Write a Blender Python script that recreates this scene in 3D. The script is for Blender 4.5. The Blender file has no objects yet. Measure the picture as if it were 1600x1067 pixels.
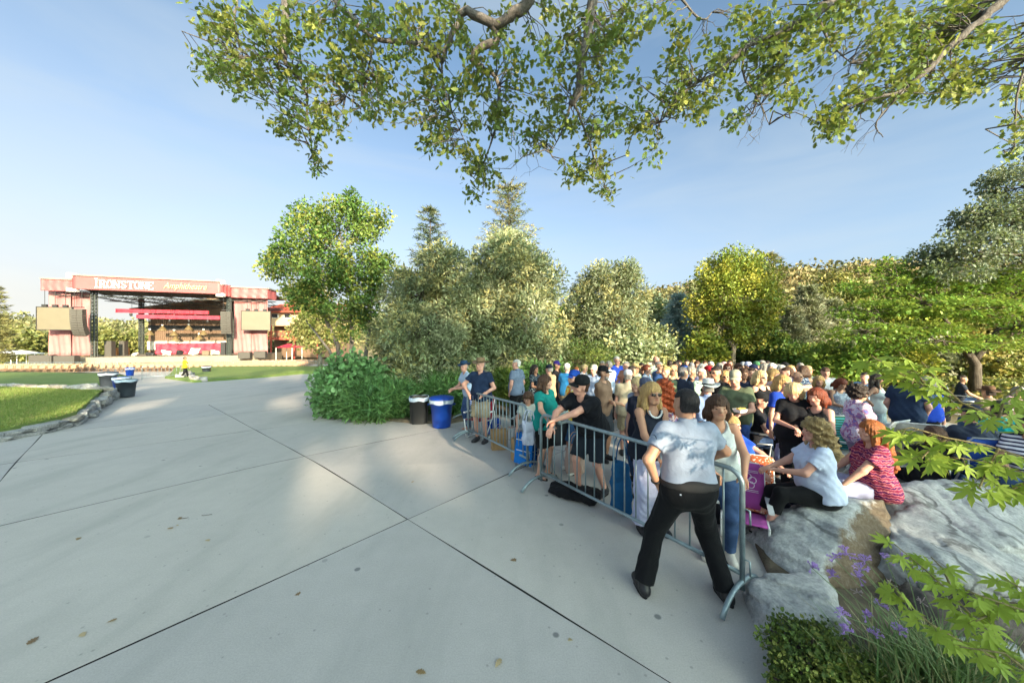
import bpy, bmesh, math, random
import numpy as np
from mathutils import Vector, Matrix

random.seed(7); RNG = np.random.default_rng(7)
scene = bpy.context.scene
C = scene.collection

# ------------------------------------------------------------ camera, sky, sun, exposure
CAM_H, FPX, CX, HY = 2.2, 533.3, 800.0, 529.0       # metres; focal length, centre and horizon in photo pixels (1600 wide)
cam = bpy.data.cameras.new('camera'); cam.sensor_width = 36.0; cam.lens = 12.0
cam.shift_y = (HY - 533.5) / 1600.0
cam.clip_start = 0.05; cam.clip_end = 5000
cam_ob = bpy.data.objects.new('camera', cam); C.objects.link(cam_ob)
cam_ob.location = (0, 0, CAM_H); cam_ob.rotation_euler = (math.radians(90), 0, 0)
scene.camera = cam_ob

SUN_EL = math.radians(14.0); SUN_AZ = math.radians(151.0)     # azimuth clockwise from +Y (the view direction)
world = bpy.data.worlds.new('World'); scene.world = world; world.use_nodes = True
wn = world.node_tree; wn.nodes.clear()
sky = wn.nodes.new('ShaderNodeTexSky'); sky.sky_type = 'NISHITA'; sky.sun_disc = False
sky.sun_elevation = SUN_EL; sky.sun_rotation = SUN_AZ; sky.altitude = 650
sky.air_density = 0.38; sky.dust_density = 9.5; sky.ozone_density = 1.0
bg = wn.nodes.new('ShaderNodeBackground'); bg.inputs['Strength'].default_value = 0.10
wout = wn.nodes.new('ShaderNodeOutputWorld')
# thin streaky high cloud and a pale haze that thickens to the horizon
tc = wn.nodes.new('ShaderNodeTexCoord')
sep = wn.nodes.new('ShaderNodeSeparateXYZ'); wn.links.new(tc.outputs['Generated'], sep.inputs[0])
mp = wn.nodes.new('ShaderNodeMapping'); mp.inputs['Rotation'].default_value = (0.15, 0.35, 0.5); mp.inputs['Scale'].default_value = (1.1, 2.0, 7.0)
wn.links.new(tc.outputs['Generated'], mp.inputs[0])
nz = wn.nodes.new('ShaderNodeTexNoise'); nz.inputs['Scale'].default_value = 1.3; nz.inputs['Detail'].default_value = 6; nz.inputs['Distortion'].default_value = 0.4
wn.links.new(mp.outputs[0], nz.inputs['Vector'])
cr = wn.nodes.new('ShaderNodeValToRGB'); cr.color_ramp.elements[0].position = 0.45; cr.color_ramp.elements[1].position = 0.82
cr.color_ramp.elements[0].color = (0, 0, 0, 1); cr.color_ramp.elements[1].color = (0.5, 0.5, 0.5, 1)
wn.links.new(nz.outputs['Fac'], cr.inputs[0])
hz = wn.nodes.new('ShaderNodeMapRange'); hz.inputs['From Min'].default_value = 0.0; hz.inputs['From Max'].default_value = 0.95
hz.inputs['To Min'].default_value = 1.0; hz.inputs['To Max'].default_value = 0.0
wn.links.new(sep.outputs['Z'], hz.inputs['Value'])
hp = wn.nodes.new('ShaderNodeMath'); hp.operation = 'POWER'; hp.inputs[1].default_value = 2.3; wn.links.new(hz.outputs[0], hp.inputs[0])
# the haze is denser over the valley on the stage side (west), as in the photograph
az = wn.nodes.new('ShaderNodeMapRange'); az.inputs['From Min'].default_value = 0.75; az.inputs['From Max'].default_value = -0.85
az.inputs['To Min'].default_value = 0.42; az.inputs['To Max'].default_value = 1.15
wn.links.new(sep.outputs['X'], az.inputs['Value'])
hm = wn.nodes.new('ShaderNodeMath'); hm.operation = 'MULTIPLY'; wn.links.new(hp.outputs[0], hm.inputs[0]); wn.links.new(az.outputs[0], hm.inputs[1])
mx1 = wn.nodes.new('ShaderNodeMix'); mx1.data_type = 'RGBA'; mx1.inputs[7].default_value = (1.64, 1.63, 1.52, 1)
tn = wn.nodes.new('ShaderNodeMix'); tn.data_type = 'RGBA'; tn.blend_type = 'MULTIPLY'; tn.inputs[0].default_value = 1.0; tn.inputs[7].default_value = (0.745, 1.0, 0.955, 1)   # colour cast of the photograph
wn.links.new(sky.outputs[0], tn.inputs[6])
wn.links.new(hm.outputs[0], mx1.inputs[0]); wn.links.new(tn.outputs[2], mx1.inputs[6])
mx2 = wn.nodes.new('ShaderNodeMix'); mx2.data_type = 'RGBA'; mx2.inputs[7].default_value = (1.18, 1.36, 1.46, 1)
wn.links.new(cr.outputs[0], mx2.inputs[0]); wn.links.new(mx1.outputs[2], mx2.inputs[6])
wn.links.new(mx2.outputs[2], bg.inputs[0]); wn.links.new(bg.outputs[0], wout.inputs[0])

sun = bpy.data.lights.new('sun', 'SUN'); sun.energy = 2.3; sun.angle = math.radians(0.53); sun.color = (1.0, 0.80, 0.55)
sun_ob = bpy.data.objects.new('sun', sun); C.objects.link(sun_ob)
SUN_POS = Vector((math.sin(SUN_AZ) * math.cos(SUN_EL), math.cos(SUN_AZ) * math.cos(SUN_EL), math.sin(SUN_EL)))
sun_ob.rotation_euler = SUN_POS.to_track_quat('Z', 'Y').to_euler(); sun_ob.location = (0, 0, 60)

scene.view_settings.view_transform = 'Standard'; scene.view_settings.look = 'None'
scene.view_settings.exposure = 2.6; scene.view_settings.gamma = 1.0; scene.view_settings.use_curve_mapping = False
scene.render.engine = 'CYCLES'
scene.cycles.use_denoising = True
scene.cycles.max_bounces = 6; scene.cycles.diffuse_bounces = 4; scene.cycles.transparent_max_bounces = 4
scene.cycles.transmission_bounces = 3; scene.cycles.glossy_bounces = 2

# ------------------------------------------------------------ helpers
def lin(h):
    if not isinstance(h, str): return tuple(h)
    h = h.lstrip('#'); out = []
    for i in (0, 2, 4):
        v = int(h[i:i + 2], 16) / 255.0
        out.append(v / 12.92 if v <= 0.04045 else ((v + 0.055) / 1.055) ** 2.4)
    return tuple(out)

def tag(o, label=None, cat=None, group=None, kind=None):
    if label: o['label'] = label
    if cat: o['category'] = cat
    if group: o['group'] = group
    if kind: o['kind'] = kind
    return o

def empty(name, loc=(0, 0, 0), rz=0.0, label=None, cat=None, group=None):
    o = bpy.data.objects.new(name, None); C.objects.link(o)
    o.location = loc; o.rotation_euler = (0, 0, rz); o.empty_display_size = 0.1
    return tag(o, label, cat, group)

def link(name, me, parent=None, loc=(0, 0, 0), rot=(0, 0, 0), scale=(1, 1, 1)):
    o = bpy.data.objects.new(name, me); C.objects.link(o)
    o.location = loc; o.rotation_euler = rot; o.scale = scale
    if parent: o.parent = parent
    return o

def npmesh(name, v, f, mats, smooth=True, mi=None, attrs=None):
    """fast mesh from numpy; f is an (n,k) array or a list of such arrays"""
    v = np.asarray(v, np.float32)
    fl = [np.asarray(a, np.int32) for a in (f if isinstance(f, list) else [f])]
    fl = [a for a in fl if len(a)]
    me = bpy.data.meshes.new(name)
    me.vertices.add(len(v)); me.vertices.foreach_set('co', v.ravel())
    nl = sum(a.size for a in fl); npoly = sum(len(a) for a in fl)
    me.loops.add(nl); me.loops.foreach_set('vertex_index', np.concatenate([a.ravel() for a in fl]) if fl else np.zeros(0, np.int32))
    me.polygons.add(npoly)
    st = []; s = 0
    for a in fl:
        st.append(s + np.arange(len(a)) * a.shape[1]); s += a.size
    me.polygons.foreach_set('loop_start', np.concatenate(st).astype(np.int32))
    me.polygons.foreach_set('use_smooth', np.full(npoly, bool(smooth)))
    if mi is not None: me.polygons.foreach_set('material_index', np.asarray(mi, np.int32))
    for m in (mats if isinstance(mats, (list, tuple)) else [mats]):
        if m: me.materials.append(m)
    me.update(calc_edges=True)
    if attrs:
        for an, arr in attrs.items():
            at = me.color_attributes.new(an, 'FLOAT_COLOR', 'POINT')
            a4 = np.ones((len(v), 4), np.float32); a4[:, :3] = arr
            at.data.foreach_set('color', a4.ravel())
    return me

class MB:
    """collects simple shapes into one mesh"""
    def __init__(s): s.v = []; s.f3 = []; s.f4 = []; s.n = 0
    def add(s, v, f):
        v = np.asarray(v, float).reshape(-1, 3); f = np.asarray(f, int)
        (s.f3 if f.shape[1] == 3 else s.f4).append(f + s.n); s.v.append(v); s.n += len(v); return s
    def box(s, c, d, rz=0.0, rx=0.0, ry=0.0):
        p = np.array([[x, y, z] for z in (-.5, .5) for y in (-.5, .5) for x in (-.5, .5)]) * np.array(d)
        R = np.array(Matrix.Rotation(rz, 3, 'Z') @ Matrix.Rotation(ry, 3, 'Y') @ Matrix.Rotation(rx, 3, 'X'))
        return s.add(p @ R.T + np.array(c), [[0, 2, 3, 1], [4, 5, 7, 6], [0, 1, 5, 4], [2, 6, 7, 3], [0, 4, 6, 2], [1, 3, 7, 5]])
    def tube(s, pts, r, n=8, caps=True):
        pts = np.asarray(pts, float); m = len(pts)
        r = np.full(m, r) if np.isscalar(r) else np.asarray(r, float)
        t = np.gradient(pts, axis=0); t /= np.linalg.norm(t, axis=1)[:, None] + 1e-9
        up = np.array([0, 0, 1.0]) if abs(t[0][2]) < 0.9 else np.array([1.0, 0, 0])
        a = np.arange(n) * 2 * math.pi / n; V = []
        u = np.cross(up, t[0]); u /= np.linalg.norm(u)
        for i in range(m):
            u = u - t[i] * np.dot(u, t[i]); u /= np.linalg.norm(u) + 1e-9
            w = np.cross(t[i], u)
            V.append(pts[i] + r[i] * (np.outer(np.cos(a), u) + np.outer(np.sin(a), w)))
        V = np.concatenate(V); F = []
        j = np.arange(n); k = (j + 1) % n
        for i in range(m - 1):
            F.append(np.stack([i * n + j, i * n + k, (i + 1) * n + k, (i + 1) * n + j], 1))
        s.add(V, np.concatenate(F))
        if caps and n > 2:
            b = s.n - len(V)
            for base, sg in ((0, -1), ((m - 1) * n, 1)):
                fan = np.array([[0, i, i + 1] for i in range(1, n - 1)]) + base
                if sg < 0: fan = fan[:, ::-1]
                s.f3.append(fan + b)
        return s
    def lathe(s, prof, c=(0, 0, 0), n=20, squash=(1, 1)):
        prof = np.asarray(prof, float); m = len(prof); a = np.arange(n) * 2 * math.pi / n
        V = np.concatenate([np.stack([np.cos(a) * r * squash[0], np.sin(a) * r * squash[1], np.full(n, z)], 1) for r, z in prof]) + np.array(c)
        j = np.arange(n); k = (j + 1) % n
        F = np.concatenate([np.stack([i * n + j, i * n + k, (i + 1) * n + k, (i + 1) * n + j], 1) for i in range(m - 1)])
        return s.add(V, F)
    def mesh(s, name, mat, smooth=False):
        return npmesh(name, np.concatenate(s.v), [np.concatenate(x) for x in (s.f3, s.f4) if x], mat, smooth)
    def build(s, name, mat, parent=None, smooth=False, **k):
        return link(name, s.mesh(name, mat, smooth), parent, **k)

def sstep(a, b, x):
    t = np.clip((np.asarray(x, float) - a) / (b - a), 0, 1); return t * t * (3 - 2 * t)

def gz(X, Y):
    """height of the paved ground: falls away towards the stage and, gently, to the right"""
    X = np.asarray(X, float); Y = np.asarray(Y, float)
    z = -0.05 * np.clip(Y - 6, 0, 40) - 0.03 * np.clip(X - 3, 0, 9) * sstep(3.5, 7, Y)
    z = z + 0.9 * sstep(13, 20, X) * sstep(6, 10, Y) * (1 - sstep(30, 60, Y) * .3)
    return z

def at(px, py, D):
    return Vector(((px - CX) / FPX * D, D, CAM_H - (py - HY) / FPX * D))

def hit(px, py, dz=0.0):
    """where the ray through a photo pixel meets the paved ground (+dz)"""
    D = 1.0
    for _ in range(4000):
        p = at(px, py, D)
        if p.z <= float(gz(p.x, p.y)) + dz: break
        D += 0.02
    return Vector((p.x, p.y, float(gz(p.x, p.y)) + dz))

def on_ground(px, D, dz=0.0):
    x = (px - CX) / FPX * D
    return Vector((x, D, float(gz(x, D)) + dz))

# ------------------------------------------------------------ noise (numpy value noise)
_H = RNG.random((64, 64, 64)).astype(np.float32)
def vnoise(p):
    p = np.asarray(p, np.float32); i = np.floor(p).astype(int); f = p - i; f = f * f * (3 - 2 * f)
    i0 = i & 63; i1 = (i + 1) & 63; o = 0
    for dx, wx in ((i0[:, 0], 1 - f[:, 0]), (i1[:, 0], f[:, 0])):
        for dy, wy in ((i0[:, 1], 1 - f[:, 1]), (i1[:, 1], f[:, 1])):
            o = o + wx * wy * (_H[dx, dy, i0[:, 2]] * (1 - f[:, 2]) + _H[dx, dy, i1[:, 2]] * f[:, 2])
    return o * 2 - 1
def fbm(p, oct=4, gain=.5):
    o = 0; a = 1.0
    for k in range(oct): o = o + a * vnoise(np.asarray(p) * (2 ** k) + 17.3 * k); a *= gain
    return o

# ------------------------------------------------------------ materials
_M = {}
def nodes_of(name):
    m = bpy.data.materials.new(name); m.use_nodes = True
    nt = m.node_tree; return m, nt, nt.nodes['Principled BSDF']
def N(nt, t, **kw):
    n = nt.nodes.new(t)
    for k, v in kw.items():
        if k in n.inputs.keys(): n.inputs[k].default_value = v
        else: setattr(n, k, v)
    return n
def mixc(nt, fac, a, b, blend='MIX'):
    m = nt.nodes.new('ShaderNodeMix'); m.data_type = 'RGBA'; m.blend_type = blend
    for s, i in ((fac, 0), (a, 6), (b, 7)):
        if hasattr(s, 'links') or hasattr(s, 'is_linked'): nt.links.new(s, m.inputs[i])
        elif i == 0: m.inputs[0].default_value = s
        else: m.inputs[i].default_value = (*lin(s)[:3], 1)
    return m.outputs[2]
def ramp(nt, src, pos, cols):
    r = nt.nodes.new('ShaderNodeValToRGB'); e = r.color_ramp.elements
    while len(e) < len(pos): e.new(0.5)
    for k, (p, c) in enumerate(zip(pos, cols)):
        e[k].position = p; e[k].color = (*(lin(c) if not isinstance(c, (int, float)) else (c, c, c)), 1)
    nt.links.new(src, r.inputs[0]); return r.outputs[0]
def noise(nt, scale, detail=4, rough=.55, vec=None, stretch=None, dist=0.0):
    tcn = nt.nodes.new('ShaderNodeTexCoord'); src = tcn.outputs['Object'] if vec is None else vec
    if stretch:
        mpn = nt.nodes.new('ShaderNodeMapping'); mpn.inputs['Scale'].default_value = stretch
        nt.links.new(src, mpn.inputs[0]); src = mpn.outputs[0]
    n = N(nt, 'ShaderNodeTexNoise', Scale=scale, Detail=detail, Roughness=rough, Distortion=dist); nt.links.new(src, n.inputs['Vector'])
    return n.outputs['Fac']
def bump(nt, bs, h, strength=.3, dist=.01):
    b = N(nt, 'ShaderNodeBump', Strength=strength, Distance=dist); nt.links.new(h, b.inputs['Height'])
    nt.links.new(b.outputs[0], bs.inputs['Normal']); return b
def mat(name, col, rough=.6, var=.15, scale=8, metal=0.0, bmp=0.0, bscale=40, stretch=None, spec=None, col2=None):
    """general painted / plastic / cloth surface with mottled colour and fine relief"""
    key = (name, str(col), rough, var, scale, metal, bmp, bscale, stretch, str(col2))
    if key in _M: return _M[key]
    m, nt, bs = nodes_of(name); c = np.array(lin(col)[:3])
    a = tuple(np.clip(c * (1 - var), 0, 1)); b = tuple(np.clip(c * (1 + var), 0, 1)) if col2 is None else lin(col2)
    f = noise(nt, scale, stretch=stretch)
    nt.links.new(mixc(nt, ramp(nt, f, (.3, .7), (0.0, 1.0)), a, b), bs.inputs['Base Color'])
    bs.inputs['Roughness'].default_value = rough; bs.inputs['Metallic'].default_value = metal
    if spec is not None: bs.inputs['Specular IOR Level'].default_value = spec
    if bmp: bump(nt, bs, noise(nt, bscale, stretch=stretch), bmp, .01)
    _M[key] = m; return m
def leafmat(name, trans=.3, rough=.5, spec=.35, sat=1.0):
    """foliage: colour per leaf from the 'tint' attribute, some light passes through"""
    if name in _M: return _M[name]
    m, nt, bs = nodes_of(name); out = nt.nodes['Material Output']
    at_ = N(nt, 'ShaderNodeAttribute', attribute_name='tint')
    nt.links.new(at_.outputs['Color'], bs.inputs['Base Color']); bs.inputs['Roughness'].default_value = rough
    bs.inputs['Specular IOR Level'].default_value = spec
    tr = N(nt, 'ShaderNodeBsdfTranslucent')
    nt.links.new(mixc(nt, .55, at_.outputs['Color'], (.26, .30, .04), 'MIX'), tr.inputs['Color'])
    ms = N(nt, 'ShaderNodeMixShader'); ms.inputs[0].default_value = trans
    nt.links.new(bs.outputs[0], ms.inputs[1]); nt.links.new(tr.outputs[0], ms.inputs[2]); nt.links.new(ms.outputs[0], out.inputs['Surface'])
    _M[name] = m; return m
def barkmat(name, c1, c2, scale=6):
    if name in _M: return _M[name]
    m, nt, bs = nodes_of(name); f = noise(nt, scale, 6, .65, stretch=(3, 3, .6))
    nt.links.new(ramp(nt, f, (.3, .7), (c1, c2)), bs.inputs['Base Color']); bs.inputs['Roughness'].default_value = .9
    bump(nt, bs, noise(nt, scale * 2.5, 5, .7, stretch=(3, 3, .7)), .8, .03); _M[name] = m; return m
def unit(a): return a / (np.linalg.norm(a, axis=-1, keepdims=True) + 1e-9)
# ============================================================ THE SETTING
def sheet(name, poly, zf, mat_, step=1.0, skirt=0.0, kind='structure', mesh_only=False):
    """polygon draped over zf(X,Y), cut into a grid so that it follows the slope"""
    bm = bmesh.new(); P = [Vector((p[0], p[1], 0)) for p in poly]; dense = []
    for a, b in zip(P, P[1:] + P[:1]):
        n = max(1, int((b - a).length / step)); dense += [a.lerp(b, k / n) for k in range(n)]
    vs = [bm.verts.new(p) for p in dense]; es = [bm.edges.new((vs[i], vs[(i + 1) % len(vs)])) for i in range(len(vs))]
    bmesh.ops.triangle_fill(bm, use_beauty=True, edges=es)
    xs = [p.x for p in dense]; ys = [p.y for p in dense]
    for ax, lo, hi in ((0, min(xs), max(xs)), (1, min(ys), max(ys))):
        k = lo + step
        while k < hi:
            co = Vector((k, 0, 0)) if ax == 0 else Vector((0, k, 0)); no = Vector((1, 0, 0)) if ax == 0 else Vector((0, 1, 0))
            bmesh.ops.bisect_plane(bm, geom=bm.verts[:] + bm.edges[:] + bm.faces[:], plane_co=co, plane_no=no, dist=1e-5); k += step
    for v in bm.verts: v.co.z = float(zf(v.co.x, v.co.y))
    for f in bm.faces:
        if f.normal.z < 0: f.normal_flip()
    bm.normal_update()
    for f in bm.faces:
        if f.normal.z < 0: f.normal_flip()
    if skirt:
        be = [e for e in bm.edges if e.is_boundary]
        r = bmesh.ops.extrude_edge_only(bm, edges=be)
        for g in r['geom']:
            if isinstance(g, bmesh.types.BMVert): g.co.z -= skirt
    for f in bm.faces: f.smooth = True
    me = bpy.data.meshes.new(name); bm.to_mesh(me); bm.free(); me.materials.append(mat_)
    if mesh_only: return me
    return tag(link(name, me), kind=kind)

# ---- materials of the ground
def concrete_mat():
    m, nt, bs = nodes_of('concrete'); tcn = nt.nodes.new('ShaderNodeTexCoord'); geo = nt.nodes.new('ShaderNodeNewGeometry')
    W = geo.outputs['Position']
    big = noise(nt, .55, 5, .6, vec=W); mid = noise(nt, 5, 6, .7, vec=W); fine = noise(nt, 90, 3, .6, vec=W)
    base = ramp(nt, big, (.3, .7), ((.475, .445, .425), (.575, .54, .52)))
    base = mixc(nt, .5, base, ramp(nt, mid, (.25, .75), ((.455, .425, .41), (.595, .56, .54))))
    base = mixc(nt, .30, base, ramp(nt, fine, (.3, .7), ((.22, .22, .2), (.55, .54, .5))))
    # tyre-dark drag streaks and chewing-gum spots
    st = noise(nt, 1.4, 4, .6, vec=W, stretch=(1.0, .22, 1)); base = mixc(nt, ramp(nt, st, (.50, .72), (0.0, .45)), base, (.30, .30, .285))
    vo = N(nt, 'ShaderNodeTexVoronoi', Scale=2.3, Randomness=1.0); nt.links.new(W, vo.inputs['Vector'])
    sp = ramp(nt, vo.outputs['Distance'], (.05, .075), (1.0, 0.0))
    pick = ramp(nt, noise(nt, 1.1, 2, .5, vec=W), (.46, .52), (0.0, .8))
    spm = nt.nodes.new('ShaderNodeMath'); spm.operation = 'MULTIPLY'; nt.links.new(sp, spm.inputs[0]); nt.links.new(pick, spm.inputs[1])
    base = mixc(nt, spm.outputs[0], base, (.13, .135, .14))
    vo2 = N(nt, 'ShaderNodeTexVoronoi', Scale=7.5, Randomness=1.0); nt.links.new(W, vo2.inputs['Vector'])
    base = mixc(nt, ramp(nt, vo2.outputs['Distance'], (.05, .10), (.5, 0.0)), base, (.19, .19, .185))
    oi = N(nt, 'ShaderNodeObjectInfo'); tint = ramp(nt, oi.outputs['Random'], (0, .5, 1), ((.86, .87, .89), (.97, .97, .96), (1, .99, .96)))
    nt.links.new(mixc(nt, 1.0, base, tint, 'MULTIPLY'), bs.inputs['Base Color'])
    bs.inputs['Roughness'].default_value = .82; bs.inputs['Specular IOR Level'].default_value = .3
    bump(nt, bs, noise(nt, 160, 3, .7, vec=W), .25, .004)
    return m
def dirt_mat(name, c1, c2, c3, sc=6):
    m, nt, bs = nodes_of(name); geo = nt.nodes.new('ShaderNodeNewGeometry'); W = geo.outputs['Position']
    a = ramp(nt, noise(nt, sc, 8, .7, vec=W), (.3, .5, .7), (c1, c2, c3))
    a = mixc(nt, ramp(nt, noise(nt, .25, 3, .5, vec=W), (.35, .65), (0.0, .5)), a, c3)
    nt.links.new(a, bs.inputs['Base Color']); bs.inputs['Roughness'].default_value = .95
    bump(nt, bs, noise(nt, sc * 6, 6, .7, vec=W), .7, .03); return m
def grass_mat():
    m, nt, bs = nodes_of('lawn_grass'); geo = nt.nodes.new('ShaderNodeNewGeometry'); W = geo.outputs['Position']
    a = ramp(nt, noise(nt, .7, 6, .65, vec=W, stretch=(.5, 1.6, 1)), (.3, .5, .7), ((.10, .17, .03), (.15, .23, .045), (.24, .27, .08)))
    a = mixc(nt, .5, a, ramp(nt, noise(nt, 30, 5, .7, vec=W), (.3, .7), ((.09, .14, .03), (.20, .28, .07))))
    nt.links.new(a, bs.inputs['Base Color']); bs.inputs['Roughness'].default_value = .8
    bump(nt, bs, noise(nt, 55, 5, .8, vec=W), .9, .04); return m
M_CONC = concrete_mat(); M_DIRT = dirt_mat('bed_soil', (.05, .04, .03), (.10, .08, .055), (.19, .15, .10))
M_GROUND = dirt_mat('dry_ground', (.12, .10, .06), (.20, .16, .09), (.28, .22, .12), 2.0)
M_GRASS = grass_mat()

# ---- ground to the horizon
gx = np.concatenate([-np.geomspace(1500, 40, 14), np.linspace(-36, 36, 49), np.geomspace(40, 1500, 14)])
gy = np.concatenate([-np.geomspace(1500, 20, 10), np.linspace(-16, 64, 55), np.geomspace(70, 1500, 12)])
GX, GY = np.meshgrid(gx, gy, indexing='ij'); GZ = gz(GX, GY) - .07
ii = np.arange(GX.size).reshape(GX.shape)
gf = np.stack([ii[:-1, :-1].ravel(), ii[1:, :-1].ravel(), ii[1:, 1:].ravel(), ii[:-1, 1:].ravel()], 1)
tag(link('ground', npmesh('ground', np.stack([GX.ravel(), GY.ravel(), GZ.ravel()], 1), gf, M_GROUND)), kind='structure')

M_FILL = mat('joint_filler', '#1d1c1a', .95)      # dirt-black sealant in the joints
# ---- pavement: one sheet to the stage, and the jointed slabs near the camera as pieces on it
pave = sheet('pavement', [(-95, -8), (14, -8), (14, 16), (-3, 30), (-16, 55), (-95, 62)], lambda x, y: gz(x, y) - .03, M_CONC, 2.0)
UA = np.array([.756, -.654]); UB = np.array([.654, .756]); X0 = np.array([-1.27, 4.16]); SL = 3.5
for ia in range(-7, 5):
    for ib in range(-5, 6):
        c = X0 + UA * (ia + .5) * SL + UB * (ib + .5) * SL
        if not (-15 < c[0] < 12.5 and -2.5 < c[1] < 15): continue
        if np.linalg.norm(c - np.array([0, 3])) > 16: continue
        n = 9; e = .0065 + .002 * random.random(); rr = np.random.default_rng(ia * 31 + ib + 999)
        s_ = np.linspace(e, SL - e, n)
        S, T = np.meshgrid(s_, s_, indexing='ij')
        # joint edges are not laser straight
        w = .004 * np.sin(np.linspace(0, 7, n) + rr.random() * 6)
        S[0] += w; S[-1] -= w[::-1]; T[:, 0] += w; T[:, -1] -= w[::-1]
        xy = X0 + np.multiply.outer(ia * SL + S, UA) + np.multiply.outer(ib * SL + T, UB)
        z = gz(xy[..., 0], xy[..., 1])
        top = np.concatenate([xy, z[..., None]], 2).reshape(-1, 3)
        q = np.arange(n * n).reshape(n, n)
        F = [np.stack([q[:-1, :-1].ravel(), q[1:, :-1].ravel(), q[1:, 1:].ravel(), q[:-1, 1:].ravel()], 1)]
        rim = np.concatenate([q[:, 0], q[-1, 1:], q[-2::-1, -1], q[0, -2:0:-1]])
        low = top[rim] + np.array([0, 0, -.045]); b = len(top); m_ = len(rim); k = np.arange(m_); k2 = (k + 1) % m_
        F.append(np.stack([rim[k], b + k, b + k2, rim[k2]], 1))
        link('slab', npmesh('slab', np.concatenate([top, low]), np.concatenate(F), [M_CONC, M_FILL], smooth=False, mi=[0] * len(F[0]) + [1] * len(F[1])), pave)

sheet('joint_filler', [(-13, -1), (9, -1), (9, 9), (3, 13), (-9, 13), (-13, 9)], lambda x, y: gz(x, y) - .007, M_FILL, .5)
# ---- lawns
h = lambda px, py, dz=0.0: (hit(px, py, dz).x, hit(px, py, dz).y)
wall_px = [(-45, 697), (0, 689), (45, 681), (85, 672), (112, 664), (130, 652), (143, 640), (158, 630), (178, 621)]
wall_pts = [h(*p) for p in wall_px]
back = [(-16.4, 13.7), (-22, 14.5), (-46, 15.5), (-46, 2), (wall_pts[0][0] - 3, 5.5)]
lawn_a = [(p[0] - .18, p[1] + .22) for p in wall_pts[:-1]] + back
lawnz = lambda x, y: .14 + .05 * np.sin(np.asarray(x) * .5) * .3 - .0 * np.asarray(y)
sheet('lawn', lawn_a, lawnz, M_GRASS, .8, skirt=.9)
lawn_b = [(-20.2, 15.4), (-25.0, 20.6), (-27.6, 24.8), (-33, 28.5), (-70, 33), (-70, 16.5)]
sheet('lawn', lawn_b, lambda x, y: -.50 - .012 * (np.asarray(y) - 15), M_GRASS, 1.5, skirt=.9)
lc = [h(303, 595, .1), h(350, 592, .1), h(420, 587, .1), h(470, 582.5, .1), (-12, 36), (-11, 43), (-43, 45.5), (-40.5, 41), (-33, 33), (-29.5, 29)]
lawn_c = lc
sheet('lawn', lc, lambda x, y: float(gz(x, y)) + .12 + .45 * float(sstep(28, 46, y)), M_GRASS, 1.5, skirt=.9)

def blades(name, poly, zf, n, hgt, label, ymax=99):
    xs = np.array([p[0] for p in poly]); ys = np.array([p[1] for p in poly])
    pts = np.stack([RNG.uniform(xs.min(), xs.max(), n * 6), RNG.uniform(ys.min(), ys.max(), n * 6)], 1)
    ins = np.zeros(len(pts), bool); j = len(poly) - 1
    for i in range(len(poly)):
        c_ = ((ys[i] > pts[:, 1]) != (ys[j] > pts[:, 1])) & (pts[:, 0] < (xs[j] - xs[i]) * (pts[:, 1] - ys[i]) / (ys[j] - ys[i] + 1e-12) + xs[i]); ins ^= c_; j = i
    vis = np.abs((pts[:, 0]) / np.maximum(pts[:, 1], .1)) < 1.7
    pts = pts[ins & vis & (pts[:, 1] < ymax)][:n]; n = len(pts)
    z = np.array([float(zf(*p)) for p in pts]); a = RNG.uniform(0, 6.28, n); w = RNG.uniform(.004, .010, n) * 1.6; hh = hgt * RNG.uniform(.5, 1.3, n)
    b = np.stack([pts[:, 0], pts[:, 1], z], 1); d = np.stack([np.cos(a), np.sin(a), 0 * a], 1)
    lean = np.stack([RNG.normal(0, .4, n), RNG.normal(0, .4, n), np.ones(n)], 1) * hh[:, None]
    V = np.stack([b - d * w[:, None], b + d * w[:, None], b + lean], 1).reshape(-1, 3)
    g = RNG.random(n)[:, None]; col = (1 - g) * np.array([.11, .19, .035]) + g * np.array([.28, .34, .09])
    col = np.where(RNG.random(n)[:, None] < .08, np.array([.34, .29, .13]), col)
    tag(link(name, npmesh(name, V, np.arange(n * 3).reshape(-1, 3), leafmat('grass_blade', .25), attrs={'tint': np.repeat(col, 3, 0)})), label, 'grass', kind='stuff')
blades('grass', lawn_a, lawnz, 90000, .05, 'short mown grass of the lawn behind the low stone wall')

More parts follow.
